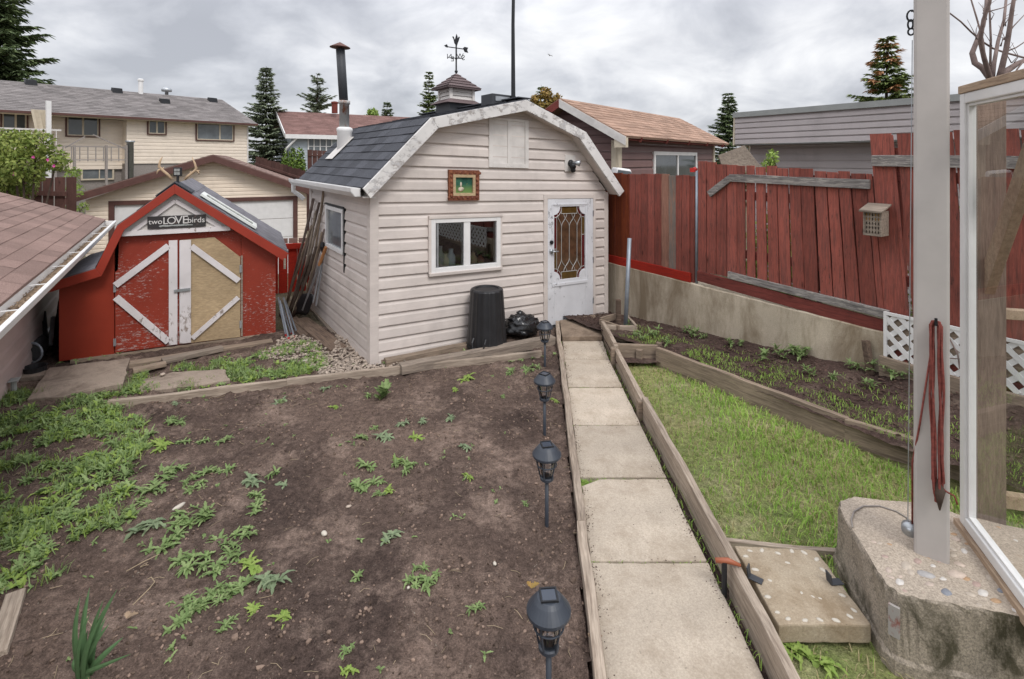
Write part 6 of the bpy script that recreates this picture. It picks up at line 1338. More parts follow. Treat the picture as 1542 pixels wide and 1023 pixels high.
# ================================================================ TREES
def spruce(label, base, h, r, m, seed, dens=1., sparse=0., low=.06, group='spruce trees behind the houses', tipm=None, up=.15, name='spruce_tree', nl=None):
    rs = random.Random(seed); t = thing(name, label, 'tree', loc=base, group=group)
    tk = MB(); tk.smooth = True; tk.tube([(0, 0, -.5), (r*.03, 0, h*.35), (-r*.02, 0, h*.7), (0, 0, h)], [r*.085, r*.065, r*.035, r*.008], 8)
    cr = MB(); tip = MB(); lv = int((nl or 34)*dens)
    for i in range(lv):
        f = (i+rs.random()*.7)/lv; z0_ = h*(low+(1-low)*f); R_ = r*1.42*(1-f)**.9*rs.uniform(.8, 1.15)+r*.05
        nb = rs.randint(6, 9) if f < .8 else 5
        for b in range(nb):
            if rs.random() < sparse: continue
            z = z0_+h*rs.uniform(-.022, .022)*(1-f)
            a = 2*PI*(b+rs.random())/nb; L_ = R_*rs.uniform(.55, 1.2); dr = -.30*(1-f)+up*f*2+rs.uniform(-.08, .08)
            ca, sa = math.cos(a), math.sin(a); n = max(5, int(L_/r*26))
            tk.tube([(0, 0, z), (ca*L_*.5, sa*L_*.5, z+dr*L_*.4), (ca*L_, sa*L_, z+dr*L_*.6+.12*L_*0)], [r*.016, r*.010, r*.004], 4, False)
            tg0 = tip if tipm and rs.random() < (tipm*1.5 if f > .84 else tipm*.28 if f > .6 else 0) else cr
            for k in range(1, n+1):
                q = k/n; x = L_*q; zz_ = z+dr*x*(1-.35*q)+.10*L_*q*q
                tg = tg0 if q > .45 else cr; s_ = r*(.15+.09*(1-q))*rs.uniform(.6, 1.3); w_ = s_*.34
                for sd_ in (-1, 1, 0, .5):
                    aa = a+sd_*rs.uniform(.5, 1.1); dx, dy = math.cos(aa)*s_, math.sin(aa)*s_; dz = -s_*rs.uniform(.05, .55)+up*s_*.4
                    p0 = Vector((ca*x, sa*x, zz_)); p1 = p0+Vector((dx, dy, dz)); sdv = Vector((-dy, dx, rs.uniform(-.5, .5)*s_)).normalized()*w_*.5; mid = p0.lerp(p1, .5)+Vector((0, 0, w_*.25))
                    tg.add([p0, mid-sdv, p1, mid+sdv], [(0, 1, 2, 3)])
    tk.build('trunk', M['bark'], t); cr.build('crown', M[m], t)
    if tip.v: tip.build('cone_clusters', M['cone'], t)
    return t
def base_at(u, Y, z=-1.): p = P(u, VH, Y); return Vector((p.x, p.y, z))
def hh(v, Y, z=-1.): return HC-(v-VH)/F*Y-z
def sp(label, u, vtop, halfw, Y, m, seed, **k):
    z = k.pop('z', -1.); return spruce(label, base_at(u, Y, z), hh(vtop, Y, z), halfw/F*Y, m, seed, **k)
sp('big dark spruce cut by the left edge behind the beige house', -6, -60, 82, 40, 'spruce', 3, dens=1.5)
sp('tall bluish spruce just right of the beige house', 401, 100, 37, 42, 'spruce_b', 5, dens=1.3)
sp('open spruce with bare upswept branches left of the rusty chimney', 478, 112, 36, 50, 'spruce_b', 8, dens=.75, sparse=.35, up=.5, low=.3)
sp('small spruce right of the rusty chimney above the red brown roof', 583, 152, 24, 60, 'spruce', 9, dens=.9, low=.2)
sp('narrow spruce close behind the shed cupola', 646, 108, 27, 46, 'spruce_l', 12, dens=1.2, low=.1)
sp('slim spruce top left of the brown shed ridge', 815, 128, 26, 48, 'spruce_l', 14, dens=.9, low=.2, sparse=.15)
sp('full spruce between the tan roofed shed and the grey building', 1097, 140, 36, 38, 'spruce', 15, dens=1.2, low=.05)
sp('spruce heavy with rusty cones beside the steel post', 1336, 56, 60, 22, 'spruce_l', 21, dens=1.15, low=.1, tipm=.5, nl=36)
def leafcloud(mb, c, rad, n, s, rs, shell=.5):
    for _ in range(n):
        d = Vector((rs.gauss(0, 1), rs.gauss(0, 1), rs.gauss(0, 1))).normalized(); k = shell+(1-shell)*rs.random(); p = Vector(c)+Vector((d.x*rad[0]*k, d.y*rad[1]*k, d.z*rad[2]*k))
        a = Vector((rs.gauss(0, 1), rs.gauss(0, 1), rs.gauss(0, 1))).normalized(); b = a.cross(d+Vector((.1, .2, .1))).normalized(); l = s*rs.uniform(.6, 1.3)
        mb.add([p-a*l*.5, p+b*l*.25, p+a*l*.5, p-b*l*.25], [(0, 1, 2, 3)])
def bush(name, label, cat, base, blobs, n, s, m, seed, group=None, trunk=True, extra=None):
    rs = random.Random(seed); t = thing(name, label, cat, loc=base, group=group); mb = MB()
    for c, rd in blobs: leafcloud(mb, c, rd, int(n*rd[0]*rd[2]*12), s, rs)
    mb.build('foliage', M[m], t)
    if trunk:
        tk = MB()
        for c, rd in blobs[:6]: tk.tube([(0, 0, -.3), (c[0]*.4, c[1]*.4, c[2]*.5), c], [.05*rd[0]+.02, .04*rd[0]+.01, .012], 6)
        tk.build('stem', M['bark'], t)
    if extra: extra(t, rs)
    return t
Ys = 10.3; b_ = base_at(40, Ys, -.6)
def px2(u, v, Y, b): p = P(u, v, Y); return (p.x-b.x, p.y-b.y, p.z-b.z)
bl = []
rs_ = random.Random(4)
for u, v, r in ((20, 225, 26), (55, 218, 24), (-20, 215, 30), (85, 243, 18), (35, 252, 28), (5, 262, 28), (30, 283, 22), (-25, 270, 30), (48, 262, 16), (30, 208, 15)): k = r/F*Ys; bl.append((px2(u, v, Ys+rs_.uniform(-.3, .3), b_), (k*1.15, k, k)))
def flowers(t, rs):
    mb = MB()
    for u, v in ((73, 241), (51, 237), (82, 250), (22, 262)):
        c = Vector(px2(u, v, Ys-.55, b_))
        for k in range(9): a = rs.random()*6.28; d = Vector((math.cos(a), -.5, math.sin(a)))*.026; s_ = Vector((-math.sin(a), 0, math.cos(a)))*.016; mb.add([c, c+d*.7-s_, c+d*1.3, c+d*.7+s_], [(0, 1, 2, 3)])
    mb.build('blossom', M['pink'], t)
bush('flowering_shrub', 'leafy shrub with pink flowers above the brown fence at the left', 'shrub', b_, bl, 480, .085, 'shrub', 6, extra=flowers)
bl = []
for u, v, r in ((110, 262, 12), (112, 285, 14), (125, 312, 9), (108, 318, 10)): k = r/F*12.2; bl.append((px2(u, v, 12.2, b_), (k, k, k)))
bush('small_shrub', 'small yellow green shrub at the left end of the garage roof', 'shrub', b_, bl, 330, .075, 'weed_yel', 7)
for i, (u, v0, hw_) in enumerate(((430, 224, 8.5), (441, 220, 10.5), (452, 220, 12.5))):
    Y = 30-i*.6; bb_ = base_at(u, Y, -2.); k = hw_/F*Y; H_ = hh(v0, Y, -2.)
    bush('arborvitae', ('leftmost and slimmest of the three arborvitae shrubs', 'middle one of the three arborvitae shrubs', 'widest arborvitae shrub nearest the shed gutter')[i], 'shrub', bb_, [((0, 0, H_*.35), (k, k, H_*.36)), ((0, 0, H_*.62), (k*.8, k*.8, H_*.38))], 120/(k*H_)*5, .16, 'arbor', 30+i, group='arborvitae shrubs by the pale blue house')
bb_ = base_at(561, 70, -1); bl = []
for u, v, r in ((561, 172, 9), (555, 180, 8), (568, 181, 8)): k = r/F*70; bl.append((px2(u, v, 70, bb_), (k, k, k)))
bush('leafy_tree', 'small bright green rounded tree right of the rusty chimney', 'tree', bb_, bl, 40, .5, 'weed_yel', 17)
bb_ = base_at(830, 44, -1); bl = []
for u, v, r in ((808, 152, 10), (822, 142, 10), (838, 150, 9), (828, 160, 12), (812, 164, 10)): k = r/F*44; bl.append((px2(u, v, 44, bb_), (k, k, k*1.1)))
bush('leafy_tree', 'orange tinged bushy tree between the shed peak and the brown shed', 'tree', bb_, bl, 60, .34, 'autumn', 18)
bb_ = Vector(FN.world((2.2, 1.6, .3))); bl = [(px2(1163, 238, bb_.y, bb_), (.10, .1, .12)), (px2(1155, 250, bb_.y, bb_), (.08, .08, .1))]
bush('young_shoot', 'thin yellow green leafy shoot above the middle fence section', 'plant', bb_, bl, 900, .05, 'weed_yel', 19)
# greenery right behind the fence gaps
bb_ = Vector(FN.world((3.9, .9, .25))); bush('hidden_shrub', 'green shrub seen only through the gaps of the right fence section', 'shrub', bb_, [((-.2, .0, .8), (.5, .25, .8)), ((.4, -.6, .7), (.5, .25, .7))], 300, .09, 'shrub', 23)
bb_ = Vector(FN.world((2.7, .7, .25))); bush('hidden_shrub', 'pale shrub seen only through the gaps of the middle fence section', 'shrub', bb_, [((-.3, .5, .7), (.5, .2, .7))], 300, .09, 'weed_yel', 24)
bq = P(828, 84, 60); m_ = MB(); m_.smooth = True
m_.tube([(-.02, -.18, .0), (0, -.08, .02), (0, .08, .02), (.01, .2, 0)], [.015, .05, .045, .012], 8)
for s_ in (-1, 1): m_.hexa([(s_*.03, -.07, .02), (s_*.03, .07, .02), (s_*.22, .06, .10), (s_*.22, -.08, .10), (s_*.03, -.07, .04), (s_*.03, .07, .04), (s_*.22, .05, .115), (s_*.22, -.07, .115)]); m_.hexa([(s_*.22, -.08, .10), (s_*.22, .06, .10), (s_*.40, .08, .04), (s_*.40, .05, .04), (s_*.22, -.07, .115), (s_*.22, .05, .115), (s_*.40, .08, .048), (s_*.40, .05, .048)])
o = m_.build('bird', M['stucco']); o.location = bq; o.rotation_euler = (0, .25, .5); tag(o, 'tiny grey bird flying in the sky right of the black mast', 'bird')
# bare tree above the glazed panel
rs = random.Random(11); bt_ = P(1500, 240, 5.2); tr = thing('bare_tree', 'leafless tree with curved branches above the glass panel', 'tree', loc=(bt_.x, bt_.y, .2))
m_ = MB(); m_.smooth = True
def tq(u, v, dy=0): p = P(u, v, 5.2+dy); return Vector((p.x-bt_.x, p.y-bt_.y, p.z-.2))
def limb(px, r0, r1, dy=0): n = len(px); m_.tube([tq(u, v, dy*i/n) for i, (u, v) in enumerate(px)], [.8*(r0+(r1-r0)*i/(n-1)) for i in range(n)], 8)
m_.tube([(0, 0, -.3), tq(1500, 200), tq(1496, 128)], [.09, .07, .06], 10); m_.build('trunk', M['bark_pale'], tr)
m_ = MB(); m_.smooth = True
limb([(1496, 135), (1491, 118), (1480, 103), (1468, 95), (1464, 80), (1471, 62), (1480, 40), (1485, 15), (1487, -20)], .042, .02, .3)
limb([(1493, 130), (1488, 108), (1482, 88), (1476, 62), (1481, 30), (1490, 5), (1494, -25)], .032, .016, -.4)
limb([(1494, 122), (1497, 95), (1503, 62), (1512, 30), (1516, -10)], .026, .014, .5)
limb([(1502, 128), (1508, 105), (1515, 75), (1520, 45), (1524, 15), (1530, -20)], .036, .018, -.2)
limb([(1506, 124), (1517, 106), (1532, 96), (1550, 88), (1575, 60)], .045, .02, .2)
limb([(1430, 20), (1447, 33), (1462, 48), (1478, 62), (1495, 73), (1512, 79), (1545, 88)], .008, .014, .6)
limb([(1487, 118), (1480, 60), (1470, 25), (1460, -8)], .012, .008, .1); limb([(1491, 110), (1492, 60), (1490, 10), (1491, -15)], .014, .008, .1); limb([(1512, 60), (1526, 40), (1545, 20)], .010, .005); limb([(1480, 20), (1510, 12), (1540, -5)], .008, .004); limb([(1510, 80), (1530, 72), (1560, 52)], .010, .006); limb([(1522, 122), (1532, 104), (1548, 85)], .012, .006)
for _ in range(16): u, v = rs.choice(((1485, 30), (1516, 40), (1475, 60), (1500, 70), (1530, 95))); u += rs.uniform(-8, 8); limb([(u, v), (u+rs.uniform(-9, 9), v-rs.uniform(8, 16)), (u+rs.uniform(-18, 18), v-rs.uniform(18, 34))], .006, .002)
m_.build('branches', M['bark_pale'], tr)
# ================================================================ GRASS, WEEDS, STONES
def in_poly(x, y, poly):
    r = False; n = len(poly)
    for i in range(n):
        a, b = poly[i], poly[(i+1) % n]
        if (a[1] > y) != (b[1] > y) and x < (b[0]-a[0])*(y-a[1])/(b[1]-a[1])+a[0]: r = not r
    return r
rs = random.Random(5)
def blade(mb, x, y, z, l, w_, a, lean): 
    dx, dy = math.cos(a), math.sin(a); sx_, sy_ = -dy*w_, dx*w_
    mb.add([(x-sx_, y-sy_, z), (x+sx_, y+sy_, z), (x+dx*l*lean*.45+sx_*.7, y+dy*l*lean*.45+sy_*.7, z+l*.62), (x+dx*l*lean*.45-sx_*.7, y+dy*l*lean*.45-sy_*.7, z+l*.62), (x+dx*l*lean*1.1, y+dy*l*lean*1.1, z+l*(1-.3*lean))], [(0, 1, 2, 3), (3, 2, 4)])
g = MB(); gd = MB()
nn_ = 0
while nn_ < 62000:
    y = .9+(6.1-.9)*rs.random()**1.25; x = rs.uniform(1.12, 4.6); a_, b_ = bedline(x, y); nn_ += 1
    if b_ > -.985 or a_ > 6: continue
    thin = sstep(1.9, 1.25, x+.10*fbm(x, y, 3)); dry = fbm(x, y, 1.5, 3, 40)*.55+.30*thin
    if y < 2.75: 
        if rs.random() < .72: continue
    if rs.random() < .62*thin+.22*sstep(.1, .5, fbm(x, y, 2.3, 3, 51)): continue
    p_ = Vector((x, y, 0))
    if x > 1.1 and inside(p_, sp_) : continue
    if inside(p_, [bc+(q-bc)*1.05 for q in bt]): continue
    z = lawn_z(x, y); l = rs.uniform(.03, .075)*(1-.35*thin)
    blade(gd if rs.random() < .16+.6*max(0, dry)+(.4 if y < 2.75 else 0) else g, x, y, z, l, rs.uniform(.002, .004), rs.random()*6.28, rs.uniform(.2, 1.1))
o = g.build('lawn_grass', M['grass']); tag(o, kind='stuff', label='green grass blades of the lawn', cat='grass'); o = gd.build('dry_grass', M['grass_dry']); tag(o, kind='stuff', label='dry straw coloured blades in the lawn', cat='grass')
def leaf(mb, base, a, l, w_, lift, curl, lobes=2, rs=rs):
    """a lobed weed leaf: folded strip with toothed edges"""
    ca, sa = math.cos(a), math.sin(a); n = 7; vs = []
    for i in range(n+1):
        t = i/n; wd = w_*math.sin(PI*min(1, t*.86+.13))*(1 if (i % 2 == 0 or lobes == 0) else .50)+.0012; x = l*t; z = lift*l*t-curl*l*t*t
        for s_ in (-1, 0, 1): vs.append((base[0]+ca*x-sa*wd*s_, base[1]+sa*x+ca*wd*s_, base[2]+z+abs(s_)*wd*.35))
    mb.add(vs, [(i*3+j, i*3+j+1, i*3+4+j, i*3+3+j) for i in range(n) for j in range(2)])
def rosette(mb, c, n, l, w_, rs, lift=(.3, .9)):
    for k in range(n):
        a = 2*PI*k/n+rs.uniform(-.3, .3); leaf(mb, (c[0]+rs.uniform(-.006, .006), c[1]+rs.uniform(-.006, .006), c[2]), a, l*rs.uniform(.35, 1.25), w_*rs.uniform(.6, 1.25), rs.uniform(*lift), rs.uniform(.2, 1.1), rs=rs)
protos = {}
def weedproto(kind):
    mb = MB(); r2 = random.Random(rnd.randint(0, 999)+{'low': 1, 'big': 2, 'tall': 3, 'pale': 4, 'yel': 5, 'bed': 6}[kind])
    if kind == 'low': rosette(mb, (0, 0, 0), 15, .058, .0095, r2, (.3, 1.1)); rosette(mb, (.045, .02, 0), 9, .045, .009, r2); rosette(mb, (-.03, -.03, 0), 8, .04, .008, r2)
    if kind == 'big':
        for dx, dy in ((0, 0), (.08, .03), (-.07, .04), (.02, -.06), (-.05, -.05), (.12, -.04)): rosette(mb, (dx+r2.uniform(-.02, .02), dy+r2.uniform(-.02, .02), 0), 15, .06, .0105, r2, (.3, 1.2))
    if kind == 'tall':
        for k in range(6):
            for j in range(7): leaf(mb, (.01*k-.02, .006*j-.02, .012*k), r2.random()*6.28, .06, .016, r2.uniform(.6, 1.5), .3, rs=r2)
    if kind == 'pale': rosette(mb, (0, 0, .005), 14, .055, .010, r2, (.2, .7)); rosette(mb, (-.04, .02, 0), 9, .05, .009, r2)
    if kind == 'yel': rosette(mb, (0, 0, 0), 10, .075, .016, r2, (.4, .9)); rosette(mb, (.05, -.02, 0), 8, .065, .014, r2, (.4, .9)); rosette(mb, (-.03, .04, 0), 7, .06, .013, r2, (.4, .9))
    if kind == 'bed':
        for k in range(5): rosette(mb, (r2.uniform(-.05, .05), r2.uniform(-.05, .05), .02*k), 7, .08, .015, r2, (.5, 1.4))
    return mb.build('weed', M[{'pale': 'weed_pale', 'yel': 'weed_yel'}.get(kind, 'weed')])
WL = {'low': 'low rosette weed with narrow toothed leaves growing in the bare garden soil', 'big': 'large spreading leafy weed clump growing in the bare garden soil', 'tall': 'upright bushy little weed near the back of the garden soil', 'pale': 'small pale grey green weed in the bare garden soil', 'yel': 'yellow green broad leaved weed in the garden soil', 'bed': 'leafy weed growing in the dark planting bed under the retaining wall'}
def weed(kind, p, s):
    key = (kind, rs.randint(0, 3))
    if key not in protos: protos[key] = o = weedproto(kind)
    else: o = protos[key].copy(); col.objects.link(o)
    o.location = p; o.rotation_euler = (rs.uniform(-.1, .1), rs.uniform(-.1, .1), rs.random()*6.28); s *= rs.uniform(.85, 1.15); o.scale = (s, s, s*rs.uniform(.8, 1.2)); tag(o, WL[kind], 'weed', {'bed': 'weeds in the planting bed'}.get(kind, 'weeds in the garden soil ('+kind+')'))
def sweed(kind, u, v, s): p = G(u, v, .245); p.z = soilz(p.x, p.y)+.004; weed(kind, p, s)
A1 = [(935, 95, 'low', .8), (580, 105, 'pale', .8), (580, 160, 'big', .7), (750, 228, 'low', .9), (675, 230, 'low', .7), (610, 235, 'low', .9), (540, 255, 'yel', 1.2), (440, 320, 'big', 1.1), (565, 335, 'big', .9), (685, 335, 'low', 1), (755, 335, 'low', .8), (920, 330, 'low', .8), (830, 360, 'pale', 1.2), (925, 380, 'pale', .9), (855, 410, 'low', .9), (640, 385, 'big', .8), (850, 458, 'low', .9), (505, 400, 'low', 1.2), (430, 450, 'big', .9), (810, 550, 'big', .8), (620, 490, 'big', 1.15), (680, 478, 'low', 1.1), (590, 540, 'low', 1.2), (510, 510, 'pale', 1.5), (540, 585, 'low', 1.2), (640, 610, 'big', .95), (720, 640, 'big', .9), (830, 648, 'yel', 1), (740, 735, 'big', .7), (680, 762, 'big', .7), (630, 790, 'big', .55), (590, 835, 'low', 1.0), (800, 715, 'low', 1.0), (845, 800, 'yel', .5), (940, 815, 'yel', .9), (750, 850, 'low', .7), (880, 700, 'pale', 1.3)]
for u, v, k, s in A1: sweed(k, u*.4528, 560+v*.4528, s*1.0)
A2 = [(600, 68, 'yel', 1.2), (333, 125, 'tall', 1.3), (155, 95, 'pale', 1), (10, 130, 'pale', 1), (285, 112, 'low', .8), (178, 152, 'yel', .5), (563, 103, 'yel', .6), (715, 124, 'low', .6), (305, 217, 'low', .6), (260, 245, 'low', 1.0), (345, 252, 'pale', 1.3), (390, 212, 'pale', 1.0), (440, 250, 'yel', .8), (548, 190, 'pale', .8), (458, 195, 'pale', .9), (280, 342, 'low', 1.2), (380, 325, 'yel', .8), (400, 350, 'big', .75), (300, 392, 'low', 1.1), (255, 405, 'low', 1.2), (350, 418, 'yel', .6), (320, 432, 'low', .6), (605, 378, 'yel', .5), (365, 572, 'pale', .9), (785, 458, 'low', .5), (430, 705, 'big', .6), (480, 712, 'low', 1.1), (250, 690, 'low', .8), (632, 808, 'low', .6), (215, 938, 'low', .6), (225, 1000, 'yel', .4), (795, 38, 'big', .75), (740, 45, 'low', 1.0), (880, 130, 'yel', .5), (600, 290, 'pale', 1.1)]
for u, v, k, s in A2: sweed(k, 420+u*.472, 540+v*.472, s*1.0)
for u, v, s in ((945, 488, .6), (958, 505, .8), (968, 512, .9), (985, 505, 1.0), (1005, 520, 1.0), (1045, 508, .9), (1035, 500, 1.0), (1060, 512, .8), (1100, 525, .8), (1115, 528, .7), (1195, 545, 1.2), (1205, 555, 1.1), (1175, 550, 1.0), (1225, 548, .9), (1150, 552, .9), (1330, 575, 1.1), (1352, 590, 1), (1310, 605, .9), (1285, 580, .8), (1220, 578, .8), (1255, 590, .7), (1438, 560, 1), (1430, 585, 1.1)):
    q = FN.loc(G(u, v, .36)); p = FN.world((q.x, min(-.06, max(-.9, q.y)), 0)); p.z = bedz(q.x, q.y)+.01; weed('bed', p, s*.74)
for u, v in ((1205, 985), (1240, 1000), (1180, 965), (1345, 985)):
    p = G(u, v, .235); weed('yel', p, .8)
# weedy ground cover at left and between barn, gravel and edging
wm_, wy_ = MB(), MB(); A_px = [(-60, 600), (50, 588), (120, 600), (165, 612), (205, 625), (240, 672), (200, 700), (225, 745), (205, 800), (150, 838), (85, 872), (10, 895), (-100, 930)]; Apoly = [tuple(G(u, v, .24)[:2]) for u, v in A_px]
Bpoly = [tuple(G(u, v, .24)[:2]) for u, v in ((330, 552), (420, 520), (470, 512), (492, 545), (490, 562), (440, 567), (345, 580), (275, 588), (250, 580), (350, 570))]
Cpoly = [tuple(G(u, v, .24)[:2]) for u, v in ((190, 585), (205, 560), (225, 552), (215, 575), (240, 590), (165, 600), (100, 602), (150, 592))]
Dpoly = [tuple(G(u, v, .24)[:2]) for u, v in ((255, 552), (345, 530), (350, 548), (270, 562))]
def cover(poly, n, dens, l0, l1, seed, mats=(wm_, wy_)):
    r3 = random.Random(seed); xs_ = [p[0] for p in poly]; ys2 = [p[1] for p in poly]; k = 0
    for _ in range(n):
        x, y = r3.uniform(min(xs_), max(xs_)), r3.uniform(min(ys2), max(ys2))
        if not in_poly(x, y, poly): continue
        if .8*fbm(x, y, 2.2, 3, seed)+.6*fbm(x, y, 6, 2, seed+3) < dens: continue
        z = soilz(x, y); mb = mats[0] if r3.random() < .7 else mats[1]
        if r3.random() < .75: rosette(mb, (x, y, z), r3.randint(5, 8), r3.uniform(l0, l1), r3.uniform(.008, .015), r3, (.4, 1.3))
        else:
            for _ in range(9): blade(mb, x+r3.gauss(0, .03), y+r3.gauss(0, .03), z, r3.uniform(.03, .075), .003, r3.random()*6.28, r3.uniform(.2, .9))
cover(Apoly, 8500, -.06, .028, .062, 61); cover(Bpoly, 3000, -.15, .02, .045, 62); cover(Cpoly, 1000, -.2, .02, .05, 63); cover(Dpoly, 500, .05, .015, .035, 64)
for u0, v0, u1, v1 in ((90, 547, 180, 533), (580, 548, 600, 544), (640, 545, 700, 530), (720, 525, 735, 522), (770, 545, 835, 535)):
    for k in range(5): p = G(u0+(u1-u0)*k/4, v0+(v1-v0)*k/4, .25); rosette(wm_, p, 6, rs.uniform(.02, .05), .010, rs, (.4, 1.2))
o = wm_.build('ground_cover', M['weed']); tag(o, 'low leafy weeds covering the ground at the left and by the barn', 'ground cover', kind='stuff'); o = wy_.build('ground_cover', M['weed_yel']); tag(o, 'yellow green tufts among the weeds at the left and by the barn', 'ground cover', kind='stuff')
bg_ = MB()
for _ in range(11000):
    a = rs.uniform(.9, 5.5); b = -rs.uniform(.25, .93); 
    if rs.random() < sstep(-.65, -.3, b)*.9 or fbm(a, b*3, 2.5, 3, 71) < -.1: continue
    p = FN.world((a, b, 0)); blade(bg_, p.x, p.y, bedz(a, b)+.0, rs.uniform(.015, .045), .0021, rs.random()*6.28, rs.uniform(.3, 1))
o = bg_.build('bed_grass', M['grass']); tag(o, 'grass creeping along the front of the planting bed', 'grass', kind='stuff')
sd2 = MB()
for _ in range(420):
    y = 1.6+4.4*rs.random()**1.3; x = rs.uniform(-4.2, .4)
    if not soil_keep(x, y) or fbm(x, y, 1.7, 3, 95) < -.05+.25*sstep(-3, 0, x): continue
    rosette(sd2, (x, y, soilz(x, y)+.003), rs.randint(2, 6), rs.uniform(.012, .030), rs.uniform(.004, .007), rs, (.3, 1.3))
tag(sd2.build('seedlings', M['weed']), 'tiny seedlings dotted over the bare garden soil', 'ground cover', kind='stuff')
# iris clump in the lower left
ip = G(128, 1012, .24); ir = thing('iris_clump', 'clump of stiff blue green iris blades at the lower left of the soil', 'plant', loc=ip)
for tu, tv, bw in ((148, 885, 9), (186, 888, 8), (178, 960, 8), (150, 930, 7), (120, 925, 6), (100, 985, 6), (165, 905, 7), (112, 1000, 5), (140, 950, 7), (160, 940, 8), (172, 930, 7), (184, 985, 6), (138, 900, 8)):
    tp_ = P(tu, tv, ip.y+rs.uniform(-.1, .08))-ip; b0_ = Vector((rs.uniform(-.04, .03), rs.uniform(-.03, .03), -.02)); n = 8; vs = []
    tp_.x += rs.uniform(-.05, .05); sd_ = Vector((tp_.z, 0, -tp_.x)).normalized()
    for i in range(n+1):
        t = i/n; c_ = b0_.lerp(tp_, t)+Vector((0, -.03*math.sin(PI*t), .02*math.sin(PI*t))); w_ = bw/F*ip.y*.58*(1-t**3)+.0008
        vs += [c_-sd_*w_, c_+Vector((0, -w_*.4, 0)), c_+sd_*w_]
    m_ = MB(); m_.add(vs, [(i*3+j, i*3+j+1, i*3+4+j, i*3+3+j) for i in range(n) for j in range(2)]); m_.build('leaf', M['iris'], ir)
# soil crumbs, straw bits, stray stones
cl = MB(); k = 0
while k < 24000:
    y = 1.5+4.6*rs.random()**1.5; x = rs.uniform(-4.0, .45); k += 1
    if not soil_keep(x, y): continue
    r_ = (.0022+.009*rs.random()**2.5)*(1.8 if rs.random() < .03 else 1)
    if fbm(x, y, 2.2, 4, 81)+.4*fbm(x, y, 9, 2, 83) < .05 and rs.random() < .75: continue
    cl.blob((x, y, soilz(x, y)+r_*.2), r_, (1, rs.uniform(.6, 1), rs.uniform(.5, .9)), .35, rs.random()*3)
tag(cl.build('soil_crumbs', M['clod']), 'loose crumbs and clods of the garden soil', 'soil', kind='stuff')
stw = MB()
for _ in range(420):
    y = 1.5+4.4*rs.random()**1.4; x = rs.uniform(-3.4, .42); a = rs.random()*6.28; l = rs.uniform(.015, .075)
    if not soil_keep(x, y): continue
    x2, y2_ = x+l*math.cos(a), y+l*math.sin(a); stw.tube([(x, y, soilz(x, y)+.005), ((x+x2)/2+rs.uniform(-.006, .006), (y+y2_)/2, soilz((x+x2)/2, (y+y2_)/2)+.010), (x2, y2_, soilz(x2, y2_)+.006)], .0011, 4)
tag(stw.build('straw_bits', M['straw']), 'dry straw and twig bits scattered on the garden soil', 'straw', kind='stuff')
m_ = MB(); m_.smooth = True; p = G(245, 778, .25); pts = [G(u, v, .25)+Vector((0, 0, .012)) for u, v in ((200, 915), (225, 890), (233, 880), (228, 873), (222, 876))]; m_.tube(pts, .0022, 5); m_.tube([G(u, v, .25)+Vector((0, 0, .012)) for u, v in ((190, 864), (215, 850), (240, 838))], .002, 5); tag(m_.build('straw_piece', M['straw']), 'pale curled dead stem lying on the soil at the left', 'stem')
for u, v, s, sq, m, lb in ((488, 803, .022, (1, .7, .5), 'shell', 'white chip of litter on the soil left of the middle'), (269, 762, .026, (1.6, .6, .5), 'shell', 'white elongated stone among the large weeds'), (525, 757, .014, (1.3, .8, .5), 'stone', 'small pale stone on the soil by the middle weeds'), (745, 850, .012, (1.2, .8, .6), 'shell', 'small white pebble on the soil near the path'), (615, 886, .009, (1, .8, .6), 'shell', 'tiny white pebble right of the foreground weed clump'), (460, 547, .02, (1.4, .8, .4), 'shell', 'white bit of litter on the weeds by the gravel'), (245, 568, .022, (1.3, 1, .6), 'stone', 'small pale stone on the soil covered slab')):
    o = MB(); o.smooth = True; o.blob((0, 0, 0), s, sq, .15, rs.random()*3, 1); o = o.build('stone', M[m]); p = G(u, v, .25); o.location = (p.x, p.y, (soilz(p.x, p.y) if v > 600 else .27)+.008); tag(o, lb, 'stone')
for u, v, lb in ((800, 886, 'curled orange dead leaf behind the nearest path light'), (894, 966, 'small brown dead leaf on the path by the left rail'), (191, 932, 'brown dead leaf on the soil right of the iris clump')):
    mb = MB(); leaf(mb, (0, 0, 0), .4, .045, .016, .7, .5); leaf(mb, (0, .004, 0), 2.2, .035, .014, .6, .4); o = mb.build('dead_leaf', M['autumn' if v < 900 else 'leaflitter']); o.location = G(u, v, .265); tag(o, lb, 'leaf')
gv = MB(); Gpoly = [tuple(G(u, v, .24)[:2]) for u, v in ((478, 560), (505, 527), (505, 505), (560, 520), (580, 545), (640, 548), (700, 535), (815, 518), (815, 524), (600, 556), (480, 566))]; Gp2 = [tuple(G(u, v, .24)[:2]) for u, v in ((385, 535), (425, 505), (475, 505), (500, 540), (470, 558), (440, 545))]
xs_ = [p[0] for p in Gpoly]; ys2 = [p[1] for p in Gpoly]; k = 0
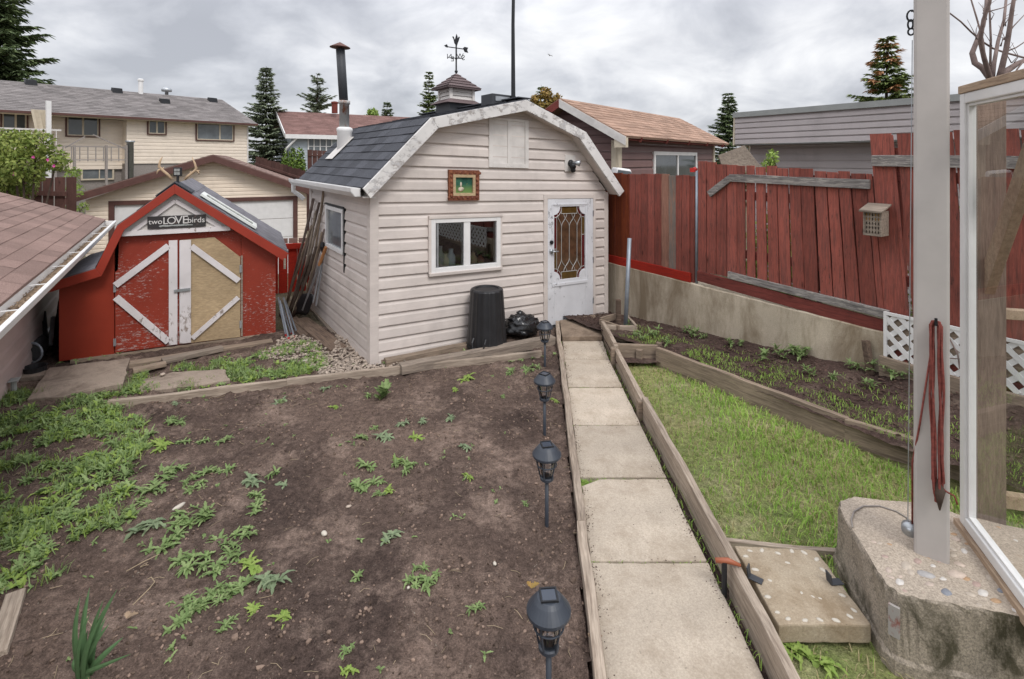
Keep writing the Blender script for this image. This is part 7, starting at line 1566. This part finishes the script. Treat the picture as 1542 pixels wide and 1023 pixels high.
while k < 3400:
    x, y = rs.uniform(-3.2, .3), rs.uniform(4.9, 7.2); i1 = in_poly(x, y, Gpoly); i2 = in_poly(x, y, Gp2)
    k += 1 if (i1 or i2) else .02
    if not i1 and not (i2 and rs.random() < .5): continue
    r_ = rs.uniform(.008, .019); gv.blob((x, y, soilz(x, y)+r_*.3+rs.uniform(0, .012)), r_, (1.3, .9, .7), .2, rs.random()*3)
tag(gv.build('gravel', M['stone']), 'pale gravel at the foot of the shed corner', 'gravel', kind='stuff')
ml = MB()
for _ in range(2600):
    a = rs.uniform(-.3, 5.6); b = -rs.uniform(.02, .9); p = FN.world((a, b, 0)); r_ = rs.uniform(.004, .014); ml.blob((p.x, p.y, bedz(a, b)+.006), r_, (1.5, .7, .5), .3, rs.random()*3)
tag(ml.build('mulch', M['leaflitter2']), 'dark bark mulch on the planting bed', 'mulch', kind='stuff')
# moss and grit in the slab joints
js = MB()
dirt = MB()
for _ in range(2300):
    y = rs.uniform(1.5, 6.6)
    if fbm(1, y, 2.6, 3, 91) < -.02 and rs.random() < .8: continue
    y = y; side_ = rs.random(); x = railx(y)+.05+abs(rs.gauss(0, .03)) if side_ < .5 else 1.05-abs(rs.gauss(0, .028))
    if rs.random() < .12: y = rs.choice(ys_[2:8])+rs.gauss(0, .018); x = rs.uniform(railx(y)+.06, 1.04)
    if rs.random() < .05: x = rs.uniform(railx(y)+.06, 1.04)
    dirt.blob((x, y, .2505), rs.uniform(.001, .0034), (1.3, 1, .5), .35, rs.random()*3)
tag(dirt.build('path_dirt', M['leaflitter2']), 'dark soil crumbs spilt along the edges of the paving slabs', 'soil', kind='stuff')
for y in ys_[3:8]:
    for _ in range(46): x = rs.uniform(railx(y)+.05, 1.04); blade(js, x, y+rs.uniform(-.006, .006), .232, rs.uniform(.006, .022), .0022, rs.random()*6.28, .9)
for _ in range(700):
    y = rs.uniform(1.6, 6.2); x = (railx(y)+.055 if rs.random() < .4 else 1.062)+rs.uniform(-.01, .016); blade(js, x, y, .215, rs.uniform(.01, .05), .0022, rs.random()*6.28, .8)
for _ in range(260): x = railx(3.5)+.06+rs.random()*.13*rs.random(); y = 3.53-rs.random()*.12*rs.random(); blade(js, x, y, .225, rs.uniform(.01, .03), .0025, rs.random()*6.28, .9)
tag(js.build('joint_moss', M['grass']), 'moss and grass in the joints of the path', 'moss', kind='stuff')
